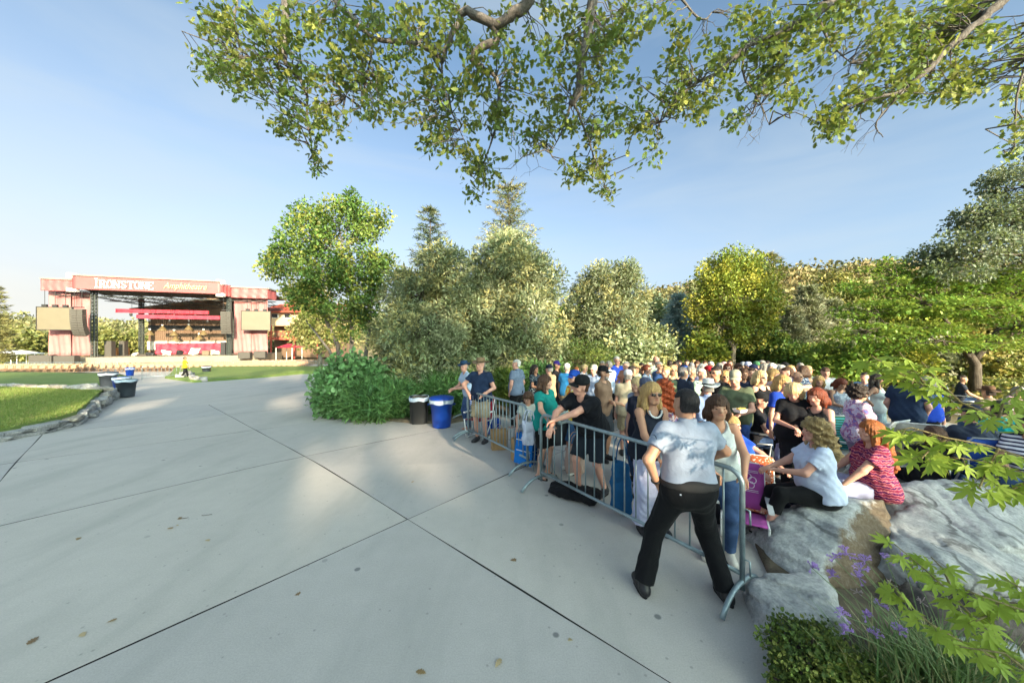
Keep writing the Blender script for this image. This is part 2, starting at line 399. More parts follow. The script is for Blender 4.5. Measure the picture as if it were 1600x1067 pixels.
# ---- rocks as voxel solids: smooth-max of hull planes plus noise, meshed with surface nets
def surface_nets(F, org, vs):
    s = F < 0; nx, ny, nz_ = F.shape
    cs = [(i, j, k) for i in (0, 1) for j in (0, 1) for k in (0, 1)]
    cnt = sum(s[i:nx - 1 + i, j:ny - 1 + j, k:nz_ - 1 + k].astype(np.int8) for i, j, k in cs)
    act = (cnt > 0) & (cnt < 8); idx = np.argwhere(act)
    if not len(idx): return np.zeros((0, 3)), np.zeros((0, 4), int)
    val = np.stack([F[idx[:, 0] + i, idx[:, 1] + j, idx[:, 2] + k] for i, j, k in cs], 1)
    pos = np.zeros((len(idx), 3)); num = np.zeros(len(idx)); ca = np.array(cs, float)
    for a in range(8):
        for b in range(a + 1, 8):
            if np.abs(ca[a] - ca[b]).sum() != 1: continue
            va, vb = val[:, a], val[:, b]; x = (va < 0) != (vb < 0)
            t = np.where(x, va / np.where(x, va - vb, 1), 0)
            pos += np.where(x[:, None], ca[a] + t[:, None] * (ca[b] - ca[a]), 0); num += x
    V = (idx + pos / num[:, None]) * vs + org
    im = np.full(act.shape, -1, np.int64); im[act] = np.arange(len(idx)); Q = []
    for ax in range(3):
        sl0 = [slice(None)] * 3; sl1 = [slice(None)] * 3; sl0[ax] = slice(0, -1); sl1[ax] = slice(1, None)
        e = s[tuple(sl0)] != s[tuple(sl1)]; p = np.argwhere(e); o1, o2 = [(1, 2), (2, 0), (0, 1)][ax]
        ok = (p[:, o1] > 0) & (p[:, o2] > 0) & (p[:, o1] < F.shape[o1] - 1) & (p[:, o2] < F.shape[o2] - 1); p = p[ok]
        if not len(p): continue
        def cell(d1, d2):
            q = p.copy(); q[:, o1] += d1; q[:, o2] += d2; return im[q[:, 0], q[:, 1], q[:, 2]]
        q = np.stack([cell(-1, -1), cell(0, -1), cell(0, 0), cell(-1, 0)], 1)
        fl = ~s[p[:, 0], p[:, 1], p[:, 2]]; q[fl] = q[fl][:, ::-1]; Q.append(q[(q >= 0).all(1)])
    return V, np.concatenate(Q)

def hull_planes(pts):
    bm = bmesh.new(); [bm.verts.new(p) for p in pts]
    bmesh.ops.convex_hull(bm, input=bm.verts[:]); bm.normal_update()
    c = sum((v.co for v in bm.verts), Vector()) / len(bm.verts); out = []
    for f in bm.faces:
        n = f.normal.copy(); p = f.calc_center_median()
        if n.dot(p - c) < 0: n = -n
        if n.length > .5: out.append((np.array(n), float(n.dot(p))))
    bm.free(); return out

def rock_mesh(name, pts, vs, mats, k=.05, amp=.03, freq=5.0, strata=None, seed=0, planes=None):
    pl = planes or hull_planes(pts); P = np.array([tuple(p) for p in pts]); lo = P.min(0) - .1; hi = P.max(0) + .1
    n = np.ceil((hi - lo) / vs).astype(int) + 1
    g = np.stack(np.meshgrid(*[lo[i] + np.arange(n[i]) * vs for i in range(3)], indexing='ij'), -1).reshape(-1, 3)
    D = np.stack([g @ a - b for a, b in pl], 1); mx = D.max(1)
    d = mx + k * np.log(np.exp((D - mx[:, None]) / k).sum(1)) * .6
    near = np.abs(d) < .25; q = g[near] + seed * 3.1
    nn = amp * fbm(q * freq, 4, .55)
    if strata is not None:
        a = np.array(strata); a = a / np.linalg.norm(a)
        u = q @ a * 9 + .8 * vnoise(q * 2.2); saw = (u - np.floor(u)); nn = nn + .022 * (np.abs(saw - .5) * 2) ** 3 + .012 * fbm(np.stack([q @ a * 30, q[:, 0] * 3, q[:, 1] * 3], 1), 2)
    d[near] = d[near] + nn
    V, Q = surface_nets(d.reshape(n), lo, vs)
    return npmesh(name, V, Q, mats, smooth=True)

def rock_mat(name, c1, c2, c3, brown=None, crack_dir=(1, .2, .5)):
    m, nt, bs = nodes_of(name); geo = nt.nodes.new('ShaderNodeNewGeometry'); W = geo.outputs['Position']
    f = noise(nt, 3.2, 8, .68, vec=W, stretch=(1.2, 1.0, 1.9), dist=.25); f2 = noise(nt, 30, 8, .75, vec=W)
    a = ramp(nt, f, (.30, .48, .68), (c1, c2, c3))
    a = mixc(nt, ramp(nt, f2, (.36, .58), (.6, 0.0)), a, tuple(np.array(c1) * .55))
    wv = N(nt, 'ShaderNodeTexWave', Scale=.55, Distortion=14.0, Detail=6.0); wv.inputs['Detail Scale'].default_value = 1.4
    mpn = nt.nodes.new('ShaderNodeMapping'); mpn.inputs['Rotation'].default_value = (0.5, .9, .7); nt.links.new(W, mpn.inputs[0]); nt.links.new(mpn.outputs[0], wv.inputs['Vector'])
    a = mixc(nt, ramp(nt, wv.outputs['Fac'], (.004, .03), (.6, 0.0)), a, (.05, .05, .05))
    if brown is not None:
        # a broken face stained by soil, on the side of this direction
        dn = N(nt, 'ShaderNodeVectorMath', operation='DOT_PRODUCT'); nt.links.new(W, dn.inputs[0]); dn.inputs[1].default_value = brown[0]
        ad = N(nt, 'ShaderNodeMath', operation='MULTIPLY_ADD'); nt.links.new(noise(nt, 5, 6, .7, vec=W), ad.inputs[0]); ad.inputs[1].default_value = .35
        nt.links.new(dn.outputs['Value'], ad.inputs[2])
        a = mixc(nt, ramp(nt, ad.outputs[0], (0, 1), (0, 1)) if False else clampf(nt, ad.outputs[0], brown[1], brown[1] + .06), a,
                 ramp(nt, f2, (.3, .5, .7), ((.09, .065, .04), (.17, .125, .08), (.26, .22, .17))))
    nt.links.new(a, bs.inputs['Base Color']); bs.inputs['Roughness'].default_value = .85
    h1 = noise(nt, 40, 8, .75, vec=W); h2 = noise(nt, 7, 6, .7, vec=W, stretch=(1.6, 1, 3))
    ad2 = N(nt, 'ShaderNodeMath', operation='ADD'); nt.links.new(h1, ad2.inputs[0]); nt.links.new(h2, ad2.inputs[1])
    bump(nt, bs, ad2.outputs[0], .8, .025); return m
def clampf(nt, src, a, b):
    r = N(nt, 'ShaderNodeMapRange'); r.inputs['From Min'].default_value = a; r.inputs['From Max'].default_value = b
    nt.links.new(src, r.inputs['Value']); return r.outputs[0]

M_STONE = rock_mat('grey_stone', (.20, .20, .20), (.36, .36, .355), (.52, .51, .49))
M_STONE2 = rock_mat('tan_stone', (.24, .21, .17), (.40, .36, .30), (.56, .52, .46))

def block_pts(l, w, hh, rr):
    return [Vector((sx * l / 2 * rr.uniform(.75, 1.05), sy * w / 2 * rr.uniform(.75, 1.05), z * hh * rr.uniform(.85, 1.05)))
            for sx in (-1, 1) for sy in (-1, 1) for z in (0, 1)] + [Vector((l * .5 * sx, w * .1 * rr.uniform(-1, 1), hh * .5)) for sx in (-1, 1)]
stone_bank = []
for k in range(9):
    rr = random.Random(40 + k); l, w, hh = rr.uniform(.9, 1.1), rr.uniform(.6, .9), rr.uniform(.45, .7)
    stone_bank.append(rock_mesh('stone', block_pts(l, w, hh, rr), .05, [M_STONE if k % 3 else M_STONE2], k=.03, amp=.04, freq=4, seed=k))

def stone_row(name, label, pts, hs, lens, zf, widths=.42, course=1):
    root = empty(name, (pts[0][0], pts[0][1], float(gz(*pts[0]))), label=label, cat='wall')
    P = [Vector((p[0], p[1], 0)) for p in pts]; seg = [(b - a).length for a, b in zip(P, P[1:])]; tot = sum(seg)
    def along(s):
        for (a, b), L in zip(zip(P, P[1:]), seg):
            if s <= L: return a.lerp(b, s / L), (b - a)
            s -= L
        return P[-1], P[-1] - P[-2]
    for c_ in range(course):
        s = -.1 + .2 * c_
        while s < tot:
            t = max(0, s) / tot; L = random.uniform(*lens) * (1.25 if t < .35 and course > 1 else 1)
            p, d = along(max(0, s + L / 2)); H = hs[0] + (hs[1] - hs[0]) * t
            hh = H / course * random.uniform(.85, 1.2)
            me = random.choice(stone_bank); dm = me.name
            o = link('stone', me, root)
            z = zf(p.x, p.y) + c_ * H / course * .92 - .03
            o.location = Vector((p.x + random.uniform(-.05, .05), p.y + random.uniform(-.05, .05), z)) - root.location
            o.rotation_euler = (random.uniform(-.08, .08), random.uniform(-.1, .1), math.atan2(d.y, d.x) + random.uniform(-.2, .2) + (math.pi if random.random() < .5 else 0))
            o.scale = (L * 1.06, widths / .75 * random.uniform(.85, 1.2), hh / .55)
            s += L * .94
    return root
stone_row('stone_wall', 'low dry stone wall edging the left lawn along the concrete path', wall_pts, (.24, .50), (.38, .85), lambda x, y: float(gz(x, y)), course=2)
stone_row('stone_edging', 'row of flat pale stones crossing the lawn behind the front lawn', [(-16.6, 14.0), (-20, 14.7), (-26, 15.0)], (.22, .22), (.5, 1.1), lambda x, y: .05)
stone_row('stone_edging', 'low stone edging at the tip of the lawn beside the person in yellow', [(-28.6, 30.5), (-27.6, 28.4), h(292, 586), h(305, 595), h(318, 596)], (.40, .28), (.4, .8), lambda x, y: float(gz(x, y)), widths=.5)

# ---- planting beds
bed_edge = [h(700, 663), h(640, 661), h(590, 656), h(535, 650), h(500, 642), h(484, 632), h(492, 617), h(515, 602)]
bed_poly = bed_edge + [(-9.5, 24), (-6, 34), (34, 36), (34, 17), (20, 12.5), (14, 13.5), (8, 15.5), (4, 13.6), (1.2, 11.4), (-.6, 10.9)]
sheet('planting_bed', bed_poly, lambda x, y: float(gz(x, y)) + .06, M_DIRT, 1.0, skirt=.2)
bed_r = [(1.62, .3), (1.66, 1.6), (1.80, 2.25), (2.05, 2.7), (2.35, 3.1), (2.7, 3.9), (3.6, 4.5), (5.2, 4.7), (8, 4.6), (9, 3), (9, .3)]
sheet('planting_bed', bed_r, lambda x, y: .035, M_DIRT, .5, skirt=.15)
# dark edging strip and gravel at the tip of the shrub bed
ed = MB()
cur = []
for a, b in zip(bed_edge[2:], bed_edge[3:]): cur += [np.array(a) + (np.array(b) - np.array(a)) * t for t in np.linspace(0, 1, 6)[:-1]]
for a, b in zip(cur, cur[1:]):
    c_ = (a + b) / 2; d = b - a; ed.box((c_[0], c_[1], float(gz(*c_)) + .045), (np.linalg.norm(d) * 1.05, .02, .12), math.atan2(d[1], d[0]))
tag(ed.build('bed_edging', mat('black_edging', '#16181a', .6)), 'black edging strip curving round the tip of the shrub bed', 'edging')
gp = MB(); ico = np.array([[1, 0, 0], [-1, 0, 0], [0, 1, 0], [0, -1, 0], [0, 0, 1], [0, 0, -1]]) * 1.0
icf = np.array([[0, 2, 4], [2, 1, 4], [1, 3, 4], [3, 0, 4], [2, 0, 5], [1, 2, 5], [3, 1, 5], [0, 3, 5]])
for k in range(900):
    t = random.random() * (len(cur) - 1); i = int(t); p = cur[i] + (cur[min(i + 1, len(cur) - 1)] - cur[i]) * (t - i)
    p = p + np.array([random.uniform(.02, .45), random.uniform(.05, .5)])
    gp.add((ico * np.random.uniform(.6, 1.3, (6, 3)) * random.uniform(.015, .04)) + np.array([p[0], p[1], float(gz(*p)) + .075]), icf)
tag(gp.build('gravel', mat('dark_gravel', '#2a2d31', .8, .5, 30)), 'dark gravel along the edge of the shrub bed', 'gravel', kind='stuff')

# ---- hills beyond
def hill(name, a0, a1, D0, prof, depth, mat_):
    """ridge seen between photo columns a0..a1 at distance D0; prof(px) gives the skyline row"""
    n, m_ = 60, 14; V = []
    for i in range(n):
        px = a0 + (a1 - a0) * i / (n - 1); top = CAM_H - (prof(px) - HY) / FPX * D0
        for j in range(m_):
            t = j / (m_ - 1); D = D0 - depth + t * depth * 1.6; hgt = math.sin(min(1, t * 1.6) * math.pi / 2) ** 1.3
            z = -3 + (top + 3) * hgt; V.append(((px - CX) / FPX * D0 * (D / D0) ** .5, D, z))
    q = np.arange(n * m_).reshape(n, m_)
    F = np.stack([q[:-1, :-1].ravel(), q[1:, :-1].ravel(), q[1:, 1:].ravel(), q[:-1, 1:].ravel()], 1)
    tag(link(name, npmesh(name, V, F, mat_)), kind='structure'); return np.array(V)
M_HILL = dirt_mat('hill_ground', (.10, .09, .045), (.17, .14, .07), (.30, .24, .12), .2)
rp = lambda px: np.interp(px, [900, 1000, 1060, 1130, 1200, 1260, 1330, 1420, 1520, 1700, 1900], [512, 480, 462, 448, 440, 436, 434, 428, 430, 440, 470])
lp = lambda px: np.interp(px, [-200, -60, 0, 60, 120, 180, 230, 300, 400, 500, 600], [486, 492, 505, 513, 520, 518, 524, 520, 512, 505, 512])
HR = hill('hill', 880, 1950, 150, rp, 80, M_HILL); HL = hill('hill', -260, 640, 150, lp, 70, M_HILL)
# ============================================================ VEGETATION

def tmpl(kind):
    if kind == 'simple': return np.array([[0, 0, 0], [.32, .45, .07], [0, 1, -.05], [-.32, .45, .07]]), np.array([[0, 1, 2, 3]])
    if kind == 'narrow': return np.array([[0, 0, 0], [.17, .45, .04], [0, 1, -.06], [-.17, .45, .04]]), np.array([[0, 1, 2, 3]])
    if kind == 'needle': return np.array([[-.09, 0, 0], [.09, 0, 0], [0, 1, 0]]), np.array([[0, 1, 2]])
    if kind == 'broad': return np.array([[0, 0, 0], [.30, .22, .06], [.36, .55, .05], [0, 1, -.10], [-.36, .55, .05], [-.30, .22, .06]]), np.array([[0, 1, 2, 3], [0, 3, 4, 5]])
    if kind == 'oak':
        y = [0, .12, .22, .30, .42, .50, .64, .72, .86, 1.0]; x = [.03, .05, .20, .12, .32, .16, .36, .18, .22, 0]
        V = [[a, b, .10 * abs(a) - .10 * b * b] for a, b in zip(x, y)] + [[-a, b, .10 * abs(a) - .10 * b * b] for a, b in zip(x[:-1], y[:-1])]
        n = 10; F = []
        for i in range(n - 2): F.append([i, i + 1, n + i + 1, n + i])
        return np.array(V), (np.array(F), np.array([[n - 2, n - 1, 2 * n - 2]]))
def leaf_geo(pos, axis, nrm, size, kind):
    T, F = tmpl(kind); y = unit(axis); x = unit(np.cross(y, nrm)); z = np.cross(x, y)
    V = (pos[:, None, :] + size[:, None, None] * (T[None, :, 0:1] * x[:, None] + T[None, :, 1:2] * y[:, None] + T[None, :, 2:3] * z[:, None])).reshape(-1, 3)
    off = (np.arange(len(pos)) * len(T))[:, None, None]
    FF = [(f[None] + off).reshape(-1, f.shape[1]) for f in (F if isinstance(F, tuple) else (F,))]
    return V, FF, len(T)
def leaf_mesh(name, pos, axis, nrm, size, col, kind, mat_):
    V, F, m = leaf_geo(pos, axis, nrm, size, kind)
    return npmesh(name, V, F, mat_, smooth=False, attrs={'tint': np.repeat(col, m, 0)})
def rvec(n): return unit(RNG.normal(size=(n, 3)))
def tints(n, cols, jit=.18):
    c_ = np.array(cols)[RNG.integers(0, len(cols), n)]; return np.clip(c_ * (1 + RNG.normal(0, jit, (n, 1))), .005, .9)
def wiggle(a, b, n=6, amp=.06, sag=0.0):
    a, b = np.array(a, float), np.array(b, float); t = np.linspace(0, 1, n)[:, None]; L = np.linalg.norm(b - a)
    w = RNG.normal(0, amp * L, (n, 3)); w[0] = w[-1] = 0; p = a + (b - a) * t + w * .6; p[:, 2] += sag * L * np.sin(t[:, 0] * math.pi); return p

def tree(name, label, base, trunks, lobes, nclump, per, lsize, cols, bark, kind='simple', clump_r=.5, up=.3, droop=0.0, group=None, flat=1.0, shell=.55, trans=None, jit=.18, cat='tree', gaps=()):
    """trunks: list of [(x,y,z,r)...]; lobes: (centre, radii, weight)"""
    root = empty(name, base, label=label, cat=cat, group=group); B = np.array(base, float)
    tb = MB(); ends = []
    for t in trunks:
        t = np.array(t, float); tb.tube(t[:, :3] - B, t[:, 3], 9); ends += [(p[:3], p[3]) for p in t[len(t) // 2:]]
    W = np.array([l[2] for l in lobes], float); W /= W.sum(); cen = []; 
    E = np.array([e[0] for e in ends]); ER = np.array([e[1] for e in ends])
    for (c_, r_, w_), frac in zip(lobes, W):
        c_ = np.array(c_); r_ = np.array(r_); k = max(3, int(nclump * frac))
        i = np.argmin(np.linalg.norm(E - c_, axis=1)); s = E[i]; r0 = min(.06, ER[i] * .7)
        lim = wiggle(s, c_, 6, .07); tb.tube(lim - B, np.linspace(r0, .02, 6), 6)
        d = rvec(k) * (RNG.random((k, 1)) ** (1 / 3) * (1 - shell) + shell * RNG.uniform(.75, 1.08, (k, 1)))
        q = c_ + d * r_; cen.append(q)
        for p in q[::2]:
            st = lim[RNG.integers(2, 6)]; tb.tube(wiggle(st, p, 4, .08) - B, np.linspace(.018, .006, 4), 4, caps=False)
    cen = np.concatenate(cen); n = len(cen) * per
    if bark is not None: tb.build('trunk', bark, root, smooth=True)
    ci = np.repeat(np.arange(len(cen)), per); cs = clump_r * RNG.uniform(.6, 1.35, len(cen))
    off = rvec(n) * (RNG.random((n, 1)) ** .45) * cs[ci][:, None]; off[:, 2] *= flat
    pos = cen[ci] + off; pos[:, 2] -= droop * np.linalg.norm(off, axis=1)
    if gaps:                                     # leaves culled along sun rays, to aim light patches at chosen spots
        keep = np.ones(n, bool)
        for g0, gd, gr_ in gaps: w = pos - g0; keep &= np.linalg.norm(w - np.outer(w @ gd, gd), axis=1) > gr_
        pos, off, ci = pos[keep], off[keep], ci[keep]; n = len(pos)
    ax = unit(off) * .8 + rvec(n) * .7; ax[:, 2] -= droop; nr = rvec(n) * .8; nr[:, 2] += up + .3
    ctint = tints(len(cen), cols, .20); col = np.clip(ctint[ci] * (1 + RNG.normal(0, jit, (n, 1))), .004, .8)
    me = leaf_mesh('crown', pos - B, ax, nr, lsize * RNG.uniform(.5, 1.45, n), col, kind, leafmat('leaf', .3) if trans is None else leafmat('leaf%02d' % int(trans * 100), trans))
    link('crown', me, root); return root

def px_tree(name, label, D, base_px, trunks, lobes, *a, base_y=None, **k):
    """lobes in photo pixels at distance D: (px, py, rx, ry, depth_offset, weight)"""
    m = D / FPX; b = on_ground(base_px, D)
    L = [(tuple(at(x, y, D + dd) ), (rx * m, max(rx, ry) * m * .85, ry * m), w) for x, y, rx, ry, dd, w in lobes]
    T = [[(*tuple(at(x, y, D + dd)), r) for x, y, dd, r in t] for t in trunks]
    for t, tp_ in zip(T, trunks):
        if tp_[0][1] >= 585 or D > 30: t[0] = (t[0][0], t[0][1], float(gz(t[0][0], t[0][1])) - .05, t[0][3])
    return tree(name, label, (b.x, b.y, b.z), T, L, *a, **k)

def conifer(name, label, base, H, R, cols, bark, nlayer=26, nb=11, kind='needle', ls=.12, taper=1.0, droop=.15, start=.12, per=34, group=None, spread=.14, up=.0):
    root = empty(name, base, label=label, cat='tree', group=group); tb = MB(); pos = []; ax = []; cc = []
    tb.tube(wiggle((0, 0, -.05), (0, 0, H * .96), 6, .006), np.linspace(max(.05, H * .014), .015, 6), 7)
    for i in range(nlayer):
        t = start + (1 - start) * (i + RNG.random() * .8) / nlayer; z = min(H * t, H * .93); rr = R * (1 - t) ** taper * RNG.uniform(.8, 1.12) + .06
        n_ = max(4, int(nb * (1 - t * .5)))
        for j in range(n_):
            a = 6.283 * (j + RNG.random()) / n_; L = rr * RNG.uniform(.5, 1.22); d = np.array([math.cos(a), math.sin(a), 0])
            e = d * L + np.array([0, 0, -droop * L + up * L]); pts = np.array([[0, 0, z], [0, 0, z] + e * .55 + [0, 0, .04 * L], [0, 0, z] + e])
            tb.tube(pts, [.02, .012, .005], 4, caps=False)
            k = int(per * (.35 + L / R)); s = RNG.random(k) ** .7
            p = np.array([0, 0, z]) + e * s[:, None] + RNG.normal(0, spread * (.3 + .7 * L), (k, 3)) * np.array([1, 1, .45]) * (1.1 - s[:, None] * .7)
            pos.append(p); ax.append(unit(d * 1.0 + RNG.normal(0, .55, (k, 3)) + np.array([0, 0, up * 2]))); c0 = tints(1, cols, .15); cc.append(np.repeat(c0, k, 0))
    pos = np.concatenate(pos); ax = np.concatenate(ax); cc = np.concatenate(cc); n = len(pos)
    # the leader at the tip
    tb.build('trunk', bark, root, smooth=True)
    link('crown', leaf_mesh('crown', pos, ax, rvec(n), ls * RNG.uniform(.7, 1.4, n), np.clip(cc * (1 + RNG.normal(0, .2, (n, 1))), .004, .8), kind, leafmat('leaf15', .15)), root)
    return root

BK_DARK = barkmat('dark_bark', (.035, .028, .022), (.13, .105, .08)); BK_GREY = barkmat('grey_bark', (.09, .08, .07), (.25, .225, .19))
BK_PALE = barkmat('pale_bark', (.22, .19, .14), (.42, .36, .27)); BK_OAK = barkmat('oak_bark', (.045, .04, .036), (.22, .20, .18), 14)

G_ASH = [(0.075, 0.158, 0.033), (0.112, 0.203, 0.045), (0.165, 0.24, 0.053), (0.255, 0.285, 0.06)]
G_OLIVE = [(0.221, 0.274, 0.157), (0.299, 0.351, 0.205), (0.391, 0.43, 0.26), (0.17, 0.221, 0.11), (0.469, 0.445, 0.195)]
G_YEL = [(0.22, 0.277, 0.041), (0.318, 0.344, 0.049), (0.419, 0.403, 0.067), (0.168, 0.235, 0.041)]
G_MAPLE = [(0.13, 0.247, 0.039), (0.182, 0.305, 0.052), (0.26, 0.351, 0.065)]
G_GREY = [(0.16, 0.2, 0.136), (0.224, 0.256, 0.184), (0.12, 0.16, 0.096)]
G_SPRUCE = [(0.278, 0.394, 0.406), (0.406, 0.5, 0.5), (0.203, 0.304, 0.304)]
G_SAGE = [(0.273, 0.293, 0.195), (0.338, 0.345, 0.234), (0.195, 0.221, 0.13)]
G_JUN = [(0.079, 0.192, 0.063), (0.123, 0.259, 0.081), (0.179, 0.325, 0.1)]
G_GOLD = [(0.338, 0.286, 0.091), (0.26, 0.247, 0.078), (0.182, 0.208, 0.065)]
G_OAK = [(.095, .165, .04), (.125, .195, .045), (.16, .215, .05), (.22, .245, .055)]

# -- green broadleaf tree left of the olives, several stems
px_tree('broadleaf_tree', 'green many-stemmed broadleaf tree rising behind the shrub bed left of the olive trees', 16, 545,
        [[(535, 590, 0, .13), (528, 540, 0, .10), (505, 490, 0, .07), (490, 440, 0, .04)], [(548, 592, 0, .12), (550, 530, .2, .09), (548, 470, .3, .06), (535, 400, .2, .04)],
         [(562, 592, .2, .12), (575, 530, .3, .08), (582, 470, .2, .05), (580, 420, .2, .03)], [(540, 592, -.2, .09), (515, 548, -.3, .06), (478, 500, -.4, .04)]],
        [(447, 412, 36, 24, .3, 1.1), (480, 370, 40, 34, 0, 1.5), (530, 350, 46, 34, .6, 1.6), (575, 345, 26, 24, 0, .7), (545, 318, 16, 14, 0, .4), (500, 425, 46, 30, -.5, 1.5), (560, 420, 48, 40, .4, 1.9),
         (480, 465, 34, 20, -.4, .8), (575, 480, 36, 30, .2, 1.1), (530, 500, 46, 24, -.6, .8), (595, 430, 22, 40, .8, .8), (475, 330, 12, 10, 0, .2)],
        380, 62, .122, G_ASH, BK_GREY, 'broad', clump_r=.48, up=.2)
# -- olives
px_tree('olive_tree', 'large grey-green olive tree behind the black and blue bins', 12.5, 690,
        [[(690, 640, 0, .11), (694, 580, .1, .08), (685, 500, 0, .06), (680, 440, 0, .03)], [(712, 640, .2, .09), (720, 580, .3, .07), (735, 500, .4, .05)]],
        [(640, 470, 40, 46, 0, 1.6), (690, 430, 42, 44, .3, 1.6), (665, 520, 60, 40, -.5, 1.8), (610, 530, 26, 36, .3, .8), (725, 490, 42, 50, .2, 1.5), (700, 570, 56, 24, -.3, 1.0), (640, 575, 40, 24, -.2, .8)],
        430, 100, .15, G_OLIVE, BK_DARK, 'narrow', clump_r=.36, up=.1, shell=.5)
px_tree('olive_tree', 'dense tall olive tree with dark trunk behind the man in the brown hat', 13.5, 785,
        [[(768, 640, 0, .13), (765, 585, 0, .10), (775, 520, .1, .07), (790, 450, .1, .04)], [(798, 640, .2, .14), (797, 590, .2, .11), (808, 530, .3, .07), (820, 480, .2, .04)]],
        [(790, 420, 56, 46, 0, 1.8), (845, 440, 36, 44, .3, 1.2), (760, 470, 50, 50, -.4, 1.6), (820, 500, 60, 44, -.6, 1.9), (780, 545, 66, 30, -.3, 1.2), (850, 550, 34, 36, 0, .9), (800, 385, 32, 24, .2, .6), (730, 530, 30, 36, .4, .6)],
        500, 100, .15, G_OLIVE, BK_DARK, 'narrow', clump_r=.40, up=.1, shell=.5)
px_tree('olive_tree', 'rounded grey olive tree standing apart beyond the crowd', 18, 945,
        [[(942, 600, 0, .12), (945, 555, 0, .09), (935, 500, 0, .06)], [(950, 600, .1, .10), (958, 540, .1, .07), (970, 480, .1, .04)]],
        [(945, 455, 44, 36, 0, 1.5), (985, 460, 26, 34, .3, .8), (910, 480, 30, 34, .2, .9), (955, 505, 58, 34, -.4, 1.6), (915, 540, 44, 26, 0, .9), (985, 530, 34, 34, .2, .9), (975, 425, 18, 14, 0, .3)],
        380, 90, .18, [tuple(c_ * .72 for c_ in g_) for g_ in G_OLIVE], BK_DARK, 'narrow', clump_r=.46, up=.1, shell=.5)
# -- conifers behind
def px_conifer(name, label, D, bx, ty, half, cols, **k):
    b = on_ground(bx, D); H = at(bx, ty, D).z - b.z
    return conifer(name, label, tuple(b), H, half * D / FPX, cols, k.pop('bark', BK_DARK), **k)
px_conifer('pine_tree', 'slim bluish pine with open top behind the left olive tree', 20, 672, 308, 58, [(.065, .10, .06), (.09, .125, .075), (.14, .15, .07)], nlayer=34, nb=10, ls=.24, per=42, droop=-.25, start=.3, taper=.62, spread=.12)
px_conifer('pine_tree', 'tall pine lit gold at the top behind the middle olive tree', 24, 795, 272, 82, [(.10, .13, .05), (.16, .16, .06), (.24, .21, .08)], nlayer=40, nb=11, ls=.26, per=48, droop=-.3, start=.3, taper=.55, spread=.12)
px_conifer('blue_spruce', 'blue spruce of cone shape beyond the crowd', 24, 1060, 452, 44, G_SPRUCE, nlayer=34, nb=14, ls=.42, per=46, droop=.02, start=.03, taper=.85, spread=.15)
px_conifer('pine_tree', 'ochre pine behind the yellow-green tree with pale trunk', 28, 1200, 386, 56, [(.17, .15, .05), (.13, .14, .045), (.22, .19, .07)], nlayer=30, nb=10, ls=.30, per=46, droop=-.15, start=.2, taper=.5, spread=.13)
# sage-coloured cypresses, close together
for lab, bx, ty, hf, D in (('tallest sage-green cypress in the middle of the cypress clump', 1262, 446, 32, 22), ('sage-green cypress on the left side of the cypress clump', 1238, 478, 26, 21.6),
                           ('sage-green cypress on the right side of the cypress clump', 1297, 466, 28, 22.3), ('lowest sage-green cypress at the right end beside the maple', 1345, 478, 28, 23)):
    px_conifer('cypress_tree', lab, D, bx, ty, hf, G_SAGE, nlayer=34, nb=16, ls=.27, per=80, droop=-.55, start=.02, taper=.55, spread=.16, up=.25, group='cypress clump')
# -- yellow-green tree with pale trunk
px_tree('yellow_green_tree', 'sunlit yellow-green tree with a pale forked trunk beyond the crowd', 20, 1146,
        [[(1146, 600, 0, .16), (1145, 560, 0, .13), (1147, 540, 0, .11)], [(1147, 545, 0, .09), (1128, 515, 0, .06), (1118, 470, 0, .035)], [(1147, 545, 0, .09), (1160, 510, .1, .06), (1168, 450, .1, .03)], [(1146, 542, 0, .08), (1144, 490, .2, .05), (1142, 430, .2, .03)]],
        [(1140, 420, 34, 26, 0, 1.2), (1180, 430, 30, 30, .2, 1.1), (1110, 440, 24, 24, 0, .7), (1150, 465, 50, 30, -.4, 1.6), (1105, 485, 30, 26, .2, .8), (1190, 475, 30, 30, .1, .9), (1130, 510, 40, 20, -.2, .8), (1175, 515, 34, 22, 0, .7)],
        340, 62, .135, G_YEL, BK_PALE, 'broad', clump_r=.5)
# -- Japanese maple on the right bank, flat tiers of small leaves
px_tree('maple_tree', 'spreading green maple with forked grey trunk on the right bank', 13, 1525,
        [[(1522, 606, 0, .19), (1524, 570, 0, .15), (1513, 553, 0, .13)], [(1513, 556, 0, .11), (1492, 520, -.2, .08), (1470, 490, -.4, .05), (1440, 470, -.6, .03)], [(1524, 560, 0, .12), (1550, 530, .1, .09), (1570, 500, .2, .06), (1590, 470, .2, .04)],
         [(1540, 540, .1, .08), (1580, 525, -.3, .06), (1640, 500, -.6, .04)], [(1498, 528, -.2, .06), (1440, 515, -.6, .045), (1385, 505, -.9, .02)]],
        [(1385, 445, 56, 16, 0, 1.0), (1450, 425, 50, 14, .4, 1.0), (1520, 440, 66, 16, .2, 1.1), (1590, 445, 60, 20, .2, 1.1), (1360, 485, 50, 13, -.5, .9), (1430, 478, 60, 14, -.5, 1.2), (1500, 480, 60, 14, -.8, 1.0), (1590, 495, 60, 16, -.6, 1.1),
         (1350, 520, 52, 12, -.8, .8), (1420, 515, 56, 12, -.3, .9), (1640, 470, 50, 30, 0, .9), (1400, 545, 50, 9, -.2, .6), (1375, 415, 26, 9, .3, .3), (1480, 455, 80, 12, .6, 1.0), (1630, 520, 44, 12, -.4, .5), (1545, 535, 50, 10, -1.0, .6), (1480, 540, 40, 9, -.9, .5)],
        480, 46, .105, G_MAPLE, BK_DARK, 'broad', clump_r=.40, flat=.30, up=1.2, trans=.45)
